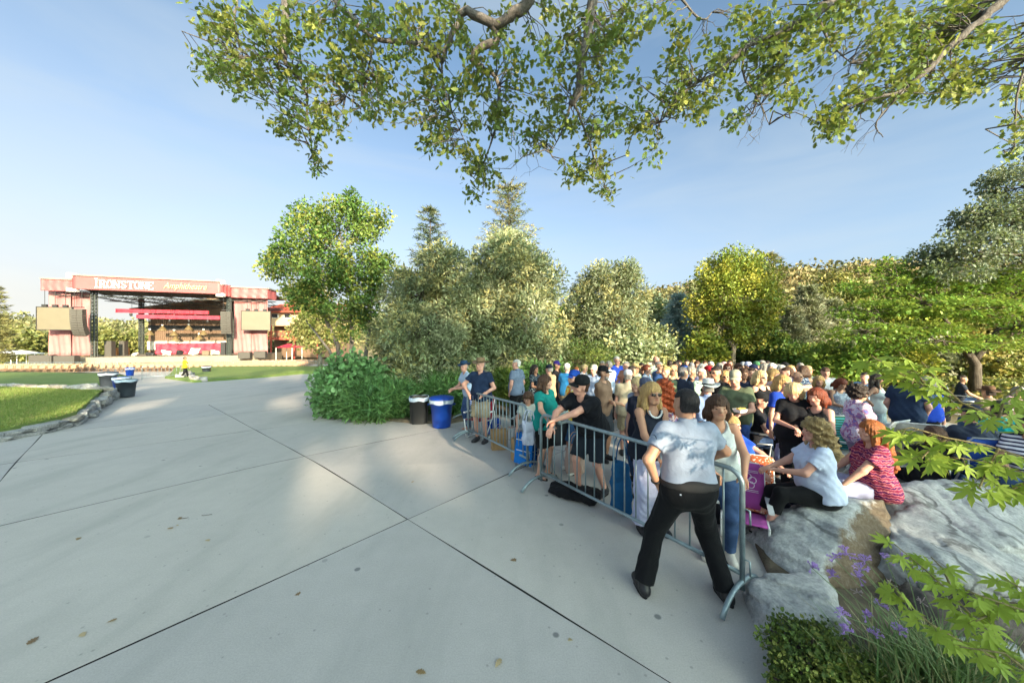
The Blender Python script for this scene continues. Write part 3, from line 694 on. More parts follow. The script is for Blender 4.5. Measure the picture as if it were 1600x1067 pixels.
# -- grey-green live oak at the right edge
px_tree('live_oak', 'grey-green small-leaved oak reaching in at the right edge', 12.5, 1720,
        [[(1720, 640, 0, .24), (1715, 500, 0, .20), (1690, 420, 0, .15), (1650, 370, 0, .10), (1600, 340, -.2, .06)], [(1690, 420, 0, .11), (1610, 400, -.4, .06), (1540, 395, -.6, .03)], [(1690, 420, 0, .12), (1660, 280, .2, .07), (1620, 220, .2, .04)]],
        [(1580, 345, 60, 34, 0, 1.6), (1520, 390, 50, 24, -.2, 1.1), (1600, 290, 50, 34, .3, 1.4), (1640, 350, 60, 60, .4, 1.5), (1470, 400, 34, 13, 0, .5), (1530, 345, 34, 24, .3, .7), (1600, 410, 60, 24, 0, 1.0), (1660, 240, 60, 50, .3, 1.2), (1490, 430, 34, 14, -.4, .4), (1700, 400, 60, 40, .4, .9)],
        420, 56, .095, G_GREY, BK_DARK, 'broad', clump_r=.34, up=.2)

# -- shrubs
def shrub(name, label, D, px, py, rx, ry, cols, kind, ls, n, per, cr, dd=0.0, **k):
    m = D / FPX; c_ = at(px, py, D); b = on_ground(px, D); rz = max(.1, ry * m)
    return tree(name, label, (b.x, b.y, b.z), [[(b.x, b.y, b.z - .03, .05), (b.x + .05, b.y, b.z + .25 * rz, .04), (c_.x, c_.y, c_.z, .02)]],
                [((c_.x, c_.y, c_.z), (rx * m, max(rx * m * .8, .5), rz), 1.0)], n, per, ls, cols, BK_DARK, kind, clump_r=cr, cat='shrub', **k)
G_HYD = [(0.116, 0.259, 0.09), (0.181, 0.349, 0.129), (0.259, 0.428, 0.194)]
shrub('leafy_shrub', 'broad-leaved green shrub at the tip of the shrub bed', 11.3, 548, 602, 52, 38, G_HYD, 'broad', .15, 150, 34, .32, shell=.7)
shrub('leafy_shrub', 'lower broad-leaved shrub spilling over the bed edge', 10.6, 528, 622, 30, 24, G_HYD, 'broad', .14, 80, 30, .28, shell=.7)
shrub('juniper_shrub', 'spreading juniper in front of the broadleaf tree', 10.4, 590, 628, 54, 26, G_JUN, 'needle', .20, 130, 90, .30, up=.1)
shrub('juniper_shrub', 'low juniper beside the black bin', 11.0, 622, 628, 40, 28, G_JUN, 'needle', .20, 120, 90, .28, up=.1)
shrub('juniper_shrub', 'dark juniper behind the blue bin', 11.2, 700, 618, 44, 34, G_JUN, 'needle', .20, 120, 90, .30, up=.1)
shrub('juniper_shrub', 'bright yellow-green juniper between the brown-hatted man and grey-haired man', 10.9, 790, 603, 18, 22, [(.11, .17, .03), (.17, .22, .04), (.07, .13, .03)], 'needle', .18, 70, 90, .22)
shrub('juniper_shrub', 'dark green juniper right behind the grey-haired man', 12, 845, 600, 44, 30, G_JUN, 'needle', .20, 110, 80, .30)
shrub('leafy_shrub', 'tall feathery green shrub behind the woman in patterned top', 13.5, 915, 568, 44, 34, [(.06, .11, .03), (.09, .14, .04), (.14, .18, .04)], 'narrow', .12, 120, 60, .36)
fill = [('olive-green bush behind the man in the blue polo', 980, 548, 40, 30, 16, G_OLIVE), ('grey-green bush left of the blue spruce', 1020, 545, 34, 32, 18, G_OLIVE), ('bright yellow bush right of the blue spruce', 1098, 556, 30, 30, 19, G_YEL),
        ('dark green bush behind the pale tree trunk', 1145, 552, 40, 26, 24, G_ASH), ('green bush between the pale trunk and the cypresses', 1195, 548, 36, 30, 21, G_ASH), ('low dark bush under the cypresses', 1255, 560, 50, 18, 19, G_ASH),
        ('low spreading green shrub left of the maple', 1330, 563, 52, 22, 14, G_MAPLE), ('green shrub beneath the maple branches', 1400, 565, 44, 24, 15, G_YEL), ('pale golden shrub behind the maple trunk', 1560, 560, 60, 26, 17, G_GOLD),
        ('pale sage shrub left of the maple trunk', 1460, 560, 44, 26, 18, G_SAGE), ('golden shrub at the far right edge', 1640, 560, 60, 30, 17, G_GOLD)]
for lab, px, py, rx, ry, D, g_ in fill:
    shrub('background_shrub', lab, D, px, py, rx, ry, g_, 'broad', .13 + D * .002, 90, 40, .42, group='shrubs beyond the crowd')
# -- taller trees closing the view behind the maple and the crowd
for lab, px, py, rx, ry, D, g_ in (('golden-green tree behind the middle of the maple', 1440, 505, 50, 34, 30, G_YEL), ('golden tree behind the maple trunk', 1545, 490, 60, 50, 28, G_GOLD), ('green tree behind the olive tree that stands apart', 900, 520, 50, 40, 26, G_ASH),
                                   ('golden tree at the right edge behind the live oak', 1640, 480, 70, 60, 27, G_GOLD), ('ochre tree behind the cypress clump', 1300, 470, 44, 40, 36, G_GOLD), ('grey-green tree left of the blue spruce', 1015, 510, 30, 40, 27, G_OLIVE), ('green tree behind the pines and olive trees', 700, 530, 80, 36, 27, G_ASH)):
    shrub('background_tree', lab, D, px, py, rx, ry, g_, 'broad', .24, 170, 44, .75, group='trees closing the view')
# -- trees at the stage side
px_tree('broadleaf_tree', 'pale yellow-green tree between the stage and the near trees', 44, 500, [[(500, 560, 0, .3), (500, 520, 0, .2)]],
        [(500, 500, 34, 26, 0, 1), (475, 515, 22, 16, 0, .5), (525, 510, 30, 24, 0, .7), (500, 530, 36, 14, 0, .5)], 150, 40, .36, [(.24, .25, .08), (.30, .28, .11), (.17, .21, .06)], BK_GREY, clump_r=.95)
px_tree('broadleaf_tree', 'ochre tree showing above the red roof beside the stage', 75, 480, [[(480, 560, 0, .4), (480, 480, 0, .2)]],
        [(478, 460, 26, 18, 0, 1), (500, 455, 20, 20, 0, .7), (465, 480, 16, 12, 0, .4)], 90, 36, .55, [(.20, .17, .07), (.26, .22, .09)], BK_GREY, clump_r=1.4)
px_conifer('pine_tree', 'tall pine cut by the left edge beyond the lawn', 44, -6, 440, 26, [(.13, .13, .05), (.18, .17, .06)], nlayer=26, nb=9, ls=.5, per=30, start=.1, taper=.7, droop=-.1)
for lab, px, py, rx, ry, D in (('round yellow-green tree at the left edge beside the stage', 22, 538, 34, 22, 58), ('yellow-green tree left of the red stage banner', 52, 545, 20, 18, 62), ('green tree seen between the stage columns', 160, 535, 22, 20, 80),
                               ('dark tree seen beneath the stage truss', 205, 535, 24, 16, 84), ('yellow bush at the back of the open stage', 245, 545, 14, 14, 80)):
    shrub('far_tree', lab, D, px, py, rx, ry, [(.20, .21, .06), (.26, .25, .08), (.13, .15, .045)], 'broad', .6, 70, 26, 1.4, group='trees round the stage')
# -- woods on the hills: far mass
def woods(name, label, HV, n, cols, s, per=46):
    P = HV.reshape(60, 14, 3); i = RNG.uniform(0, 58.99, n); j = RNG.uniform(0, 9.99, n); a = i.astype(int); b = j.astype(int); fi = (i - a)[:, None]; fj = (j - b)[:, None]
    c_ = (P[a, b] * (1 - fi) + P[a + 1, b] * fi) * (1 - fj) + (P[a, b + 1] * (1 - fi) + P[a + 1, b + 1] * fi) * fj
    r = s * RNG.uniform(.6, 1.5, n); ci = np.repeat(np.arange(n), per); m = len(ci)
    d = rvec(m) * RNG.random((m, 1)) ** .4; pos = c_[ci] + d * r[ci][:, None] * np.array([1, 1, 1.15]); pos[:, 2] += r[ci] * .8
    col = np.clip(tints(n, cols, .15)[ci] * (1 + RNG.normal(0, .15, (m, 1))), .01, .8)
    tag(link(name, leaf_mesh(name, pos, rvec(m), rvec(m) + np.array([0, -.2, .5]), r[ci] * RNG.uniform(.3, .6, m), col, 'simple', leafmat('leaf15', .15))), label, 'wood', kind='stuff')
woods('wooded_slope', 'dry wooded hillside far behind the trees on the right', HR, 1500, [(.20, .17, .07), (.15, .14, .055), (.11, .12, .05), (.26, .20, .09)], 2.6)
woods('wooded_slope', 'dry wooded hillside far behind the stage', HL, 700, [(.24, .22, .10), (.18, .18, .075), (.13, .14, .06)], 2.4)
# -- ground cover on the right bank
n = 26000; p = np.stack([RNG.uniform(9.5, 34, n), RNG.uniform(11.5, 24, n)], 1); zz = gz(p[:, 0], p[:, 1]) + .06 + RNG.uniform(0, .14, n)
tag(link('ground_cover', leaf_mesh('ground_cover', np.stack([p[:, 0], p[:, 1], zz], 1), rvec(n) + np.array([0, 0, .4]), rvec(n) * .5 + np.array([0, 0, 1]), RNG.uniform(.10, .22, n), tints(n, G_GOLD + [(.20, .22, .05)], .2), 'broad', leafmat('leaf', .3))), 'yellowish ground cover on the bank under the maple', 'ground cover', kind='stuff')

# -- the tall trees well behind the photographer that shade the forecourt (their shadows and dapples fall in the picture)
random.seed(55); RNG = np.random.default_rng(55); sd_ = np.array(SUN_POS)
GAPS = [(np.array(p), sd_, r + .54) for p, r in (((-2.25, 7.4, 0), .26), ((-3.6, 6.3, 0), .20), ((1.55, 2.95, 1.45), .36), ((4.25, 4.05, 1.0), .6), ((3.4, 3.6, .9), .42), ((-13, 11, .1), .5), ((-9.5, 14, -.4), .45), ((5.2, 5.5, 1.5), .5), ((2.6, 6.5, 1.6), .5), ((.9, 4.6, .7), .3))]  # openings cut through the unseen crowns to place sun patches at these points
for k in range(7):
    x = -4 + k * 6.3 + random.uniform(-1, 1); y = -44 + random.uniform(-4, 4); H = 19 + random.uniform(-1.6, 1.6) ; R = 4.6
    lab = ('first', 'second', 'third', 'fourth', 'fifth', 'sixth', 'seventh', 'eighth', 'ninth')[k] + ' tall oak from the left in the row behind the photographer'
    tree('shade_oak', lab, (x, y, 0), [[(x, y, -.05, .5), (x + .3, y, H * .4, .36), (x, y + .2, H * .8, .14)]],
         [((x, y, H * .84), (R * .75, R * .7, H * .13), 1.0), ((x - R * .3, y + .5, H * .62), (R * .95, R * .7, H * .16), 1.6), ((x + R * .4, y - .5, H * .42), (R * .95, R * .7, H * .16), 1.5), ((x, y, H * .20), (R, R * .7, H * .15), 1.3)],
         165, 28, .80, G_OAK, BK_OAK, 'broad', clump_r=1.5, group='oaks behind the photographer', gaps=GAPS)
# ============================================================ OVERHEAD OAK (limbs come in from a trunk behind and right of the camera)
oak = empty('overhanging_oak', (7.9, -4.8, 0), label='big oak whose limbs and leaves hang across the top of the picture', cat='tree')
OB = np.array([7.9, -4.8, 0]); ob = MB()
ob.tube(np.array([(7.9, -4.8, -.1), (7.8, -4.7, 2.0), (7.3, -4.4, 4.2), (5.8, -3.6, 6.3), (4.2, -2.6, 7.6)]) - OB, [.55, .46, .42, .38, .30], 14)
FORK = np.array([4.3, -2.8, 7.5])
limbs = [  # photo pixels, distance, radius at start and end
    ([(830, -60), (826, 0), (803, 21), (773, 36), (730, 19), (718, 34), (701, 64), (690, 98)], 5.6, 6.0, .105, .035, 1),
    ([(773, 38), (775, 64), (743, 81), (741, 98), (775, 123), (779, 170), (770, 215), (750, 270)], 5.8, 6.2, .075, .008, 0),
    ([(452, -70), (446, 0), (444, 85), (454, 110), (475, 136), (484, 204), (490, 246)], 6.2, 6.5, .075, .006, 1),
    ([(444, 92), (416, 85), (382, 91), (344, 72), (284, 49)], 6.3, 6.4, .03, .008, 0),
    ([(500, -70), (524, 0), (546, 23), (584, 60), (641, 66), (680, 85), (690, 98)], 5.8, 6.0, .045, .028, 1),
    ([(584, 62), (573, 115), (556, 127), (540, 150)], 5.9, 6.1, .022, .006, 0),
    ([(690, 98), (694, 140), (712, 190), (735, 240)], 6.0, 6.2, .022, .005, 0),
    ([(940, -60), (926, 0), (913, 76), (905, 140), (892, 164)], 5.4, 5.6, .085, .05, 1),
    ([(893, 150), (917, 212), (930, 250), (951, 306)], 5.6, 5.8, .022, .005, 0), ([(893, 155), (880, 200), (860, 240)], 5.6, 5.7, .022, .005, 0),
    ([(1330, -40), (1298, 0), (1276, 22), (1215, 52), (1162, 74), (1123, 114), (1075, 138), (1031, 192)], 5.6, 6.0, .10, .012, 1),
    ([(1162, 76), (1162, 118), (1184, 153), (1202, 195)], 5.8, 5.9, .022, .005, 0), ([(1276, 24), (1300, 70), (1330, 100)], 5.7, 5.8, .022, .005, 0),
    ([(1640, -60), (1569, 0), (1530, 35), (1486, 70), (1438, 118), (1412, 142), (1337, 162), (1285, 192)], 5.2, 5.8, .075, .010, 1),
    ([(1412, 142), (1370, 190), (1380, 215)], 5.5, 5.6, .016, .005, 0), ([(1040, -60), (1066, 0), (1097, 31), (1112, 20)], 6.2, 6.3, .028, .008, 1),
    ([(360, -60), (370, 0), (366, 40), (380, 90)], 6.4, 6.4, .03, .01, 1), ([(1660, 20), (1610, 90), (1590, 150), (1585, 230)], 5.4, 5.5, .03, .006, 1)]
LN = []
for pts, d0, d1, r0, r1, root_ in limbs:
    P = np.array([tuple(at(x, y, d0 + (d1 - d0) * i / (len(pts) - 1))) for i, (x, y) in enumerate(pts)])
    # curve through the traced points
    Q = []
    for i in range(len(P) - 1):
        p0, p1, p2, p3 = P[max(0, i - 1)], P[i], P[i + 1], P[min(len(P) - 1, i + 2)]
        for t in np.linspace(0, 1, 5)[:-1]: Q.append(.5 * ((2 * p1) + (-p0 + p2) * t + (2 * p0 - 5 * p1 + 4 * p2 - p3) * t * t + (-p0 + 3 * p1 - 3 * p2 + p3) * t ** 3))
    Q.append(P[-1]); Q = np.array(Q); Q[1:-1] += RNG.normal(0, r0 * .16, (len(Q) - 2, 3)); R = np.linspace(r0, r1, len(Q)) * RNG.uniform(.9, 1.12, len(Q))
    if root_:
        a = wiggle(FORK, Q[0], 7, .05, .08)[:-1]; R = np.concatenate([np.linspace(r0 * 1.7, r0 * 1.02, len(a)), R]); Q = np.concatenate([a, Q])
    ob.tube(Q - OB, R, 9); LN.append(Q[6 if root_ else 0:])
NODES = np.concatenate(LN)
# where the leaves hang, in photo pixels: x, y, rx, ry, clumps
blobs = [(320, 25, 34, 26, 9), (370, 30, 46, 34, 22), (330, 105, 34, 26, 15), (390, 80, 44, 30, 18), (380, 135, 34, 18, 12), (450, 40, 50, 36, 24), (450, 120, 44, 34, 20), (440, 190, 26, 14, 9), (490, 180, 30, 22, 13), (520, 205, 18, 10, 5), (495, 222, 10, 16, 4), (495, 256, 15, 9, 4),
         (520, 50, 44, 44, 24), (520, 120, 34, 36, 14), (570, 90, 34, 36, 14), (600, 30, 40, 24, 14), (590, 130, 30, 20, 9), (570, 165, 26, 22, 9), (600, 190, 18, 12, 4), (640, 60, 34, 34, 12), (620, 110, 30, 24, 10), (680, 20, 40, 18, 12), (690, 60, 30, 24, 10), (680, 130, 46, 24, 14), (650, 175, 44, 20, 14), (690, 210, 34, 22, 11), (665, 228, 12, 8, 3),
         (740, 60, 36, 30, 13), (740, 130, 40, 28, 15), (760, 190, 40, 24, 15), (735, 250, 24, 22, 10), (760, 270, 18, 22, 7), (745, 300, 16, 12, 3), (800, 60, 30, 24, 9), (810, 120, 24, 30, 8), (800, 190, 30, 24, 9), (830, 225, 20, 14, 5), (790, 20, 20, 16, 4),
         (870, 20, 24, 20, 9), (870, 90, 30, 40, 14), (850, 150, 24, 26, 9), (870, 195, 34, 22, 13), (920, 60, 30, 50, 16), (930, 140, 34, 34, 17), (960, 190, 34, 22, 12), (920, 200, 24, 26, 10), (900, 265, 24, 18, 9), (935, 255, 20, 26, 8), (945, 295, 14, 14, 5), (960, 90, 24, 40, 8), (980, 60, 34, 30, 12), (1000, 20, 40, 20, 12), (985, 145, 20, 24, 5),
         (1050, 50, 24, 20, 6), (1065, 105, 36, 26, 14), (1040, 150, 34, 26, 14), (1010, 190, 24, 20, 8), (1025, 235, 16, 14, 4), (1085, 170, 30, 20, 9), (1120, 90, 30, 30, 13), (1120, 150, 30, 22, 10), (1140, 195, 22, 10, 5), (1180, 30, 40, 24, 15), (1190, 80, 40, 30, 18), (1180, 130, 34, 20, 11), (1240, 60, 34, 34, 15), (1230, 120, 40, 22, 13), (1250, 150, 30, 12, 6), (1280, 20, 34, 18, 9), (1290, 70, 34, 26, 11), (1330, 20, 40, 20, 10),
         (1300, 190, 26, 22, 13), (1340, 150, 40, 30, 18), (1310, 205, 20, 14, 6), (1390, 90, 40, 36, 22), (1400, 140, 34, 24, 13), (1440, 60, 40, 36, 22), (1460, 110, 40, 34, 20), (1450, 150, 40, 14, 8), (1500, 50, 34, 34, 16), (1510, 130, 30, 24, 11), (1500, 150, 26, 10, 4), (1545, 75, 26, 26, 9), (1420, 20, 50, 18, 13), (1500, 10, 40, 14, 9), (1375, 45, 24, 20, 8),
         (1592, 90, 16, 20, 6), (1588, 150, 18, 20, 7), (1592, 205, 16, 16, 5), (1585, 245, 16, 8, 3)]
lp_, la_, ln_, lc_, lsz = [], [], [], [], []
for x, y, rx, ry, nc in blobs:
    nc = int(nc * 1.08)
    for _ in range(nc):
        a = random.uniform(0, 6.283); r = math.sqrt(random.random()); px = x + rx * r * math.cos(a); py = y + ry * r * math.sin(a)
        c0 = np.array(tuple(at(px, py, 5.9 + random.gauss(0, .45))))
        d2 = np.linalg.norm(NODES - c0, axis=1); s = NODES[np.argmin(d2)]
        tw = wiggle(s, c0, 5, .10, .03); ob.tube(tw - OB, np.linspace(min(.014, .006 + .006 * d2.min()), .0025, 5), 4, caps=False)
        k = random.randint(11, 20); t = RNG.random(k) ** .5; base = tw[2] + (tw[-1] - tw[2]) * t[:, None]
        p_ = base + RNG.normal(0, .075, (k, 3)); lp_.append(p_); la_.append(unit(RNG.normal(0, .8, (k, 3)) + unit(c0 - s) * .5 + np.array([0, 0, -.25])))
        ln_.append(unit(RNG.normal(0, .6, (k, 3)) + np.array([0, 0, .9]))); lc_.append(np.clip(np.repeat(tints(1, G_OAK, .15), k, 0) * (1 + RNG.normal(0, .16, (k, 1))), .01, .6)); lsz.append(RNG.uniform(.07, .13, k))
# bare twigs
for (x, y) in [(1184, 153), (1190, 165), (1330, 90), (1370, 190), (1345, 185), (800, 200), (820, 210), (1100, 30), (560, 130), (690, 200), (340, 60), (1230, 130), (1320, 60), (760, 240)]:
    s0 = np.array(tuple(at(x, y, 5.8))); i0 = NODES[np.argmin(np.linalg.norm(NODES - s0, axis=1))]
    ob.tube(wiggle(i0, s0, 4, .08) - OB, np.linspace(.010, .007, 4), 4, caps=False)
    for _ in range(3):
        e = s0 + np.array([random.gauss(0, .28), random.gauss(0, .2), -random.uniform(.15, .6)]); w = wiggle(s0, e, 6, .10); ob.tube(w - OB, np.linspace(.007, .002, 6), 4, caps=False)
        for _ in range(2):
            q = w[random.randint(2, 4)]; ob.tube(wiggle(q, q + np.array([random.gauss(0, .15), random.gauss(0, .1), -random.uniform(.05, .25)]), 4, .1) - OB, np.linspace(.004, .0015, 4), 3, caps=False)
# crown above and behind, out of the picture
bn = 50; bc = np.array([2.0, -2.6, 9.6]) + rvec(bn) * RNG.random((bn, 1)) ** .4 * np.array([7.5, 3.2, 1.8]); k = 34
bp = np.repeat(bc, k, 0) + RNG.normal(0, .35, (bn * k, 3))
ob.build('trunk', BK_OAK, oak, smooth=True)
M_OAKLEAF = leafmat('oak_leaf', .42, .45)
link('crown', leaf_mesh('crown', bp - OB, rvec(len(bp)), rvec(len(bp)) * .6 + np.array([0, 0, 1]), RNG.uniform(.16, .30, len(bp)), tints(len(bp), G_OAK), 'broad', M_OAKLEAF), oak)
LP, LA, LNm, LC, LS = [np.concatenate(a) for a in (lp_, la_, ln_, lc_, lsz)]
ordr = np.argsort(np.linalg.norm(LP - np.array([0, 0, CAM_H]), axis=1) / LS); big, rest = ordr[:300], ordr[300:]
o = link('foliage', leaf_mesh('foliage', LP[rest] - OB, LA[rest], LNm[rest], LS[rest], LC[rest], 'oak', M_OAKLEAF), oak); tag(o, kind='stuff')
lm_bank = []
for k in range(6):
    lm_bank.append(leaf_mesh('leaf', np.zeros((1, 3)), np.array([[0, 1.0, 0]]), np.array([[0, 0, 1.0]]), np.ones(1), tints(1, G_OAK), 'oak', M_OAKLEAF))
def frame(axis, nrm):
    y = Vector(axis).normalized(); x = y.cross(Vector(nrm)).normalized(); z = x.cross(y); return Matrix((x, y, z)).transposed()
for n_, i in enumerate(big):
    o = link('leaf', lm_bank[n_ % 6], oak, tuple(LP[i] - OB)); o.rotation_euler = frame(LA[i], LNm[i]).to_euler(); o.scale = (LS[i],) * 3

# ============================================================ FOREGROUND MAPLE SPRAYS
def maple_leaf(seed):
    rr = random.Random(seed); ang = [-128, -78, -38, 0, 38, 78, 128]; ln = [.42, .72, .95, 1.0, .95, .72, .42]; out = [(0.0, -.02)]
    for k, (a, l) in enumerate(zip(ang, ln)):
        a = math.radians(a + rr.uniform(-5, 5)); l *= rr.uniform(.92, 1.06)
        d = np.array([math.sin(a), math.cos(a)]); p = np.array([d[1], -d[0]]); w = .15 * l
        if k == 0: out.append(tuple(d * .16 - p * -.02))
        out += [tuple(d * l * .30 - p * w * .62), tuple(d * l * .56 - p * w), tuple(d * l * .74 - p * w * .55), tuple(d * l), tuple(d * l * .74 + p * w * .55), tuple(d * l * .56 + p * w), tuple(d * l * .30 + p * w * .62)]
    out = [(x, y) for x, y in out]; n = len(out)
    V = [[0, .0, .0]] + [[x, y, -.16 * (x * x + y * y) + .03 * math.sin(7 * math.atan2(x, y))] for x, y in out]
    F = np.array([[0, i + 1, (i + 1) % n + 1] for i in range(n)])
    g = rr.random(); c_ = (1 - g) * np.array([.30, .44, .05]) + g * np.array([.42, .54, .09])
    return npmesh('leaf', V, F[:, ::-1], leafmat('maple_leaf', .45, .5), smooth=True, attrs={'tint': np.repeat(c_[None], len(V), 0)})
mbank = [maple_leaf(k) for k in range(8)]
jm = empty('maple_sapling', (4.3, .8, .03), label='light green maple whose star-shaped leaves reach in at the lower right', cat='tree'); JB = np.array([4.3, .8, .03]); jt = MB()
jt.tube(np.array([(4.3, .8, 0), (4.2, .85, .5), (4.05, .95, 1.1), (3.9, 1.0, 1.7)]) - JB, [.05, .042, .034, .022], 8)
twigs = [([(1700, 715), (1600, 672), (1540, 645), (1500, 628), (1450, 606), (1400, 580), (1362, 556)], 1.75, 11), ([(1450, 606), (1425, 575), (1405, 550)], 1.75, 4), ([(1500, 628), (1460, 590), (1440, 565)], 1.7, 4), ([(1560, 655), (1570, 620), (1600, 600)], 1.7, 4),
         ([(1700, 750), (1600, 715), (1540, 695), (1480, 684), (1425, 668), (1402, 672)], 1.65, 10), ([(1700, 790), (1620, 745), (1560, 725), (1500, 715), (1462, 722)], 1.7, 9), ([(1480, 684), (1455, 700), (1440, 716)], 1.62, 3), ([(1560, 700), (1540, 740), (1530, 762)], 1.6, 4), ([(1620, 745), (1590, 760), (1575, 768)], 1.7, 4),
         ([(1680, 1120), (1600, 1045), (1540, 985), (1490, 930), (1440, 885), (1398, 850)], 1.75, 11), ([(1490, 930), (1475, 890), (1455, 870)], 1.75, 4), ([(1560, 1030), (1500, 1000), (1455, 975), (1405, 930), (1395, 915)], 1.65, 7), ([(1700, 990), (1620, 960), (1560, 940), (1510, 922)], 1.65, 8), ([(1560, 940), (1545, 960), (1525, 970)], 1.65, 4), ([(1620, 960), (1600, 920), (1570, 905)], 1.7, 4), ([(1600, 1045), (1570, 1020), (1500, 1010)], 1.6, 4), ([(1700, 640), (1630, 640), (1590, 620)], 1.9, 3)]
hub = np.array([3.95, .98, 1.55]); nleaf = 0
for pts, D, nl in twigs:
    P = np.array([tuple(at(x, y, D + .05 * math.sin(i * 1.7))) for i, (x, y) in enumerate(pts)])
    if pts[0][0] > 1640: jt.tube(wiggle(hub if pts[0][1] < 900 else np.array([4.15, .88, .75]), P[0], 5, .03) - JB, np.linspace(.013, .006, 5), 6)
    jt.tube(P - JB, np.linspace(.006, .0025, len(P)), 6)
    for k in range(nl):
        t = (k + .6) / nl * (len(P) - 1); i = min(int(t), len(P) - 2); c_ = P[i] + (P[i + 1] - P[i]) * (t - i); tan = unit(P[i + 1] - P[i])
        for sgn in (-1, 1):
            side = np.cross(tan, np.array([0, 0, 1])) * sgn; tip = unit(tan * random.uniform(.3, .9) + side * random.uniform(.4, 1.0) + np.array([0, 0, -random.uniform(.25, .8)]))
            st = c_ + tip * random.uniform(.03, .055); jt.tube(np.array([c_, (c_ + st) / 2 + [0, 0, .006], st]) - JB, .0013, 3, caps=False)
            o = link('leaf', random.choice(mbank), jm, tuple(st - JB)); s = random.uniform(.060, .086)
            nrm = Vector((random.gauss(-.35, .35), random.gauss(-.35, .35), 1.0)); o.rotation_euler = frame(tip, nrm).to_euler(); o.scale = (s, s, s); nleaf += 1
jt.build('branch', barkmat('maple_twig', (.14, .12, .05), (.28, .24, .10)), jm, smooth=True)

# ============================================================ BOULDERS
def A(px, py, D): return at(px, py, D)
def boulder(label, pts, vs, m_, **k):
    me = rock_mesh('boulder', pts, vs, [m_], **k); return tag(link('boulder', me), label, 'rock')
M_R1 = rock_mat('boulder_blue_grey', (.34, .36, .37), (.55, .57, .575), (.70, .71, .70), brown=((.523, -.852, 0), -1.126 + .15))
M_R2 = rock_mat('boulder_grey', (.32, .335, .34), (.51, .52, .52), (.67, .67, .66))
G0 = lambda x, y: Vector((x, y, -.08))
boulder('pale boulder with a broken brown face, seat of the woman in the white T-shirt', [hit(1226, 890), A(1207, 845, 3.42), A(1238, 795, 3.6), A(1290, 772, 3.85), A(1386, 783, 3.72), A(1394, 812, 3.5), A(1347, 781, 3.55), A(1294, 866, 3.08), G0(3.35, 2.95), G0(2.55, 2.92), G0(2.6, 4.1), G0(4.1, 4.1), G0(2.45, 3.3), A(1225, 868, 3.3)], .022, M_R1, k=.014, amp=.032, freq=3.2, strata=(.3, .2, 1), seed=1)
boulder('flat-topped blue-grey boulder behind the small boxwood bush', [hit(1181, 985), hit(1215, 1040), A(1170, 918, 2.78), A(1182, 893, 2.95), A(1215, 888, 3.0), A(1290, 890, 2.98), A(1318, 945, 2.72), hit(1332, 1005), G0(1.98, 3.05), G0(2.8, 3.05), A(1192, 955, 2.5), A(1312, 962, 2.48)], .018, M_R2, k=.012, amp=.028, freq=4, strata=(.05, .3, 1), seed=2)
boulder('long grey rock slab sloping down to the right below the upper slab', [A(1384, 812, 3.48), A(1432, 778, 3.95), A(1520, 800, 3.8), A(1640, 905, 2.95), A(1540, 903, 2.72), A(1475, 900, 2.78), A(1412, 876, 2.95), A(1390, 840, 3.2), G0(3.3, 3.3), G0(3.4, 2.9), G0(4.6, 2.8), G0(5.0, 3.4), G0(4.2, 4.1)], .026, M_R2, k=.014, amp=.032, freq=2.6, strata=(.5, -.4, .8), seed=3)
boulder('upper grey rock slab under the woman with long red hair', [A(1330, 770, 4.2), A(1400, 765, 4.0), A(1450, 748, 4.3), A(1600, 742, 4.5), A(1680, 765, 4.4), A(1640, 872, 3.25), A(1570, 850, 3.2), A(1500, 815, 3.5), A(1440, 788, 3.85), G0(4.2, 4.8), G0(6.8, 4.8), G0(6.6, 3.4), G0(4.6, 3.2), G0(3.9, 4.0)], .03, M_R2, k=.014, amp=.032, freq=2.2, strata=(.55, -.4, .7), seed=4)
boulder('small grey rock at the lower right among maple leaves', [hit(1462, 1012, .0) + Vector((0, 0, -.05)), A(1475, 985, 2.4), A(1530, 985, 2.45), A(1600, 1000, 2.4), hit(1610, 1050), hit(1480, 1050), G0(3.1, 2.6), G0(3.6, 2.6)], .02, M_R2, k=.02, amp=.03, freq=4, seed=5)
boulder('small pale rock at the bottom edge beside the boxwood bush', [hit(1222, 1075), hit(1265, 1075), A(1232, 1056, 2.1), A(1258, 1056, 2.1), G0(1.75, 2.2), G0(1.95, 2.2)], .012, M_R2, k=.01, amp=.015, freq=6, seed=6)
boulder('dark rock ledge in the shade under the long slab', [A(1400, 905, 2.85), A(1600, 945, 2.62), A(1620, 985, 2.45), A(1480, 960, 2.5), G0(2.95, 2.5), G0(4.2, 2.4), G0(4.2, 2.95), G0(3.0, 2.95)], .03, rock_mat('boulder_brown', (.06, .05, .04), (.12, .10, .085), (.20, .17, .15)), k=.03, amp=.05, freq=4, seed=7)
boulder('grey boulder beside the woman in the white tank top', [on_ground(1385, 7.4, d) + Vector((dx, dy, 0)) for d in (-.1, .62) for dx in (-.3, .35) for dy in (-.3, .3)], .04, M_R2, k=.05, amp=.06, freq=3, seed=8)
boulder('grey boulder right of the woman in the blue dress', [on_ground(1480, 6.2, d) + Vector((dx, dy, 0)) for d in (-.1, .68) for dx in (-.45, .5) for dy in (-.3, .3)], .04, M_R2, k=.05, amp=.06, freq=3, seed=9)

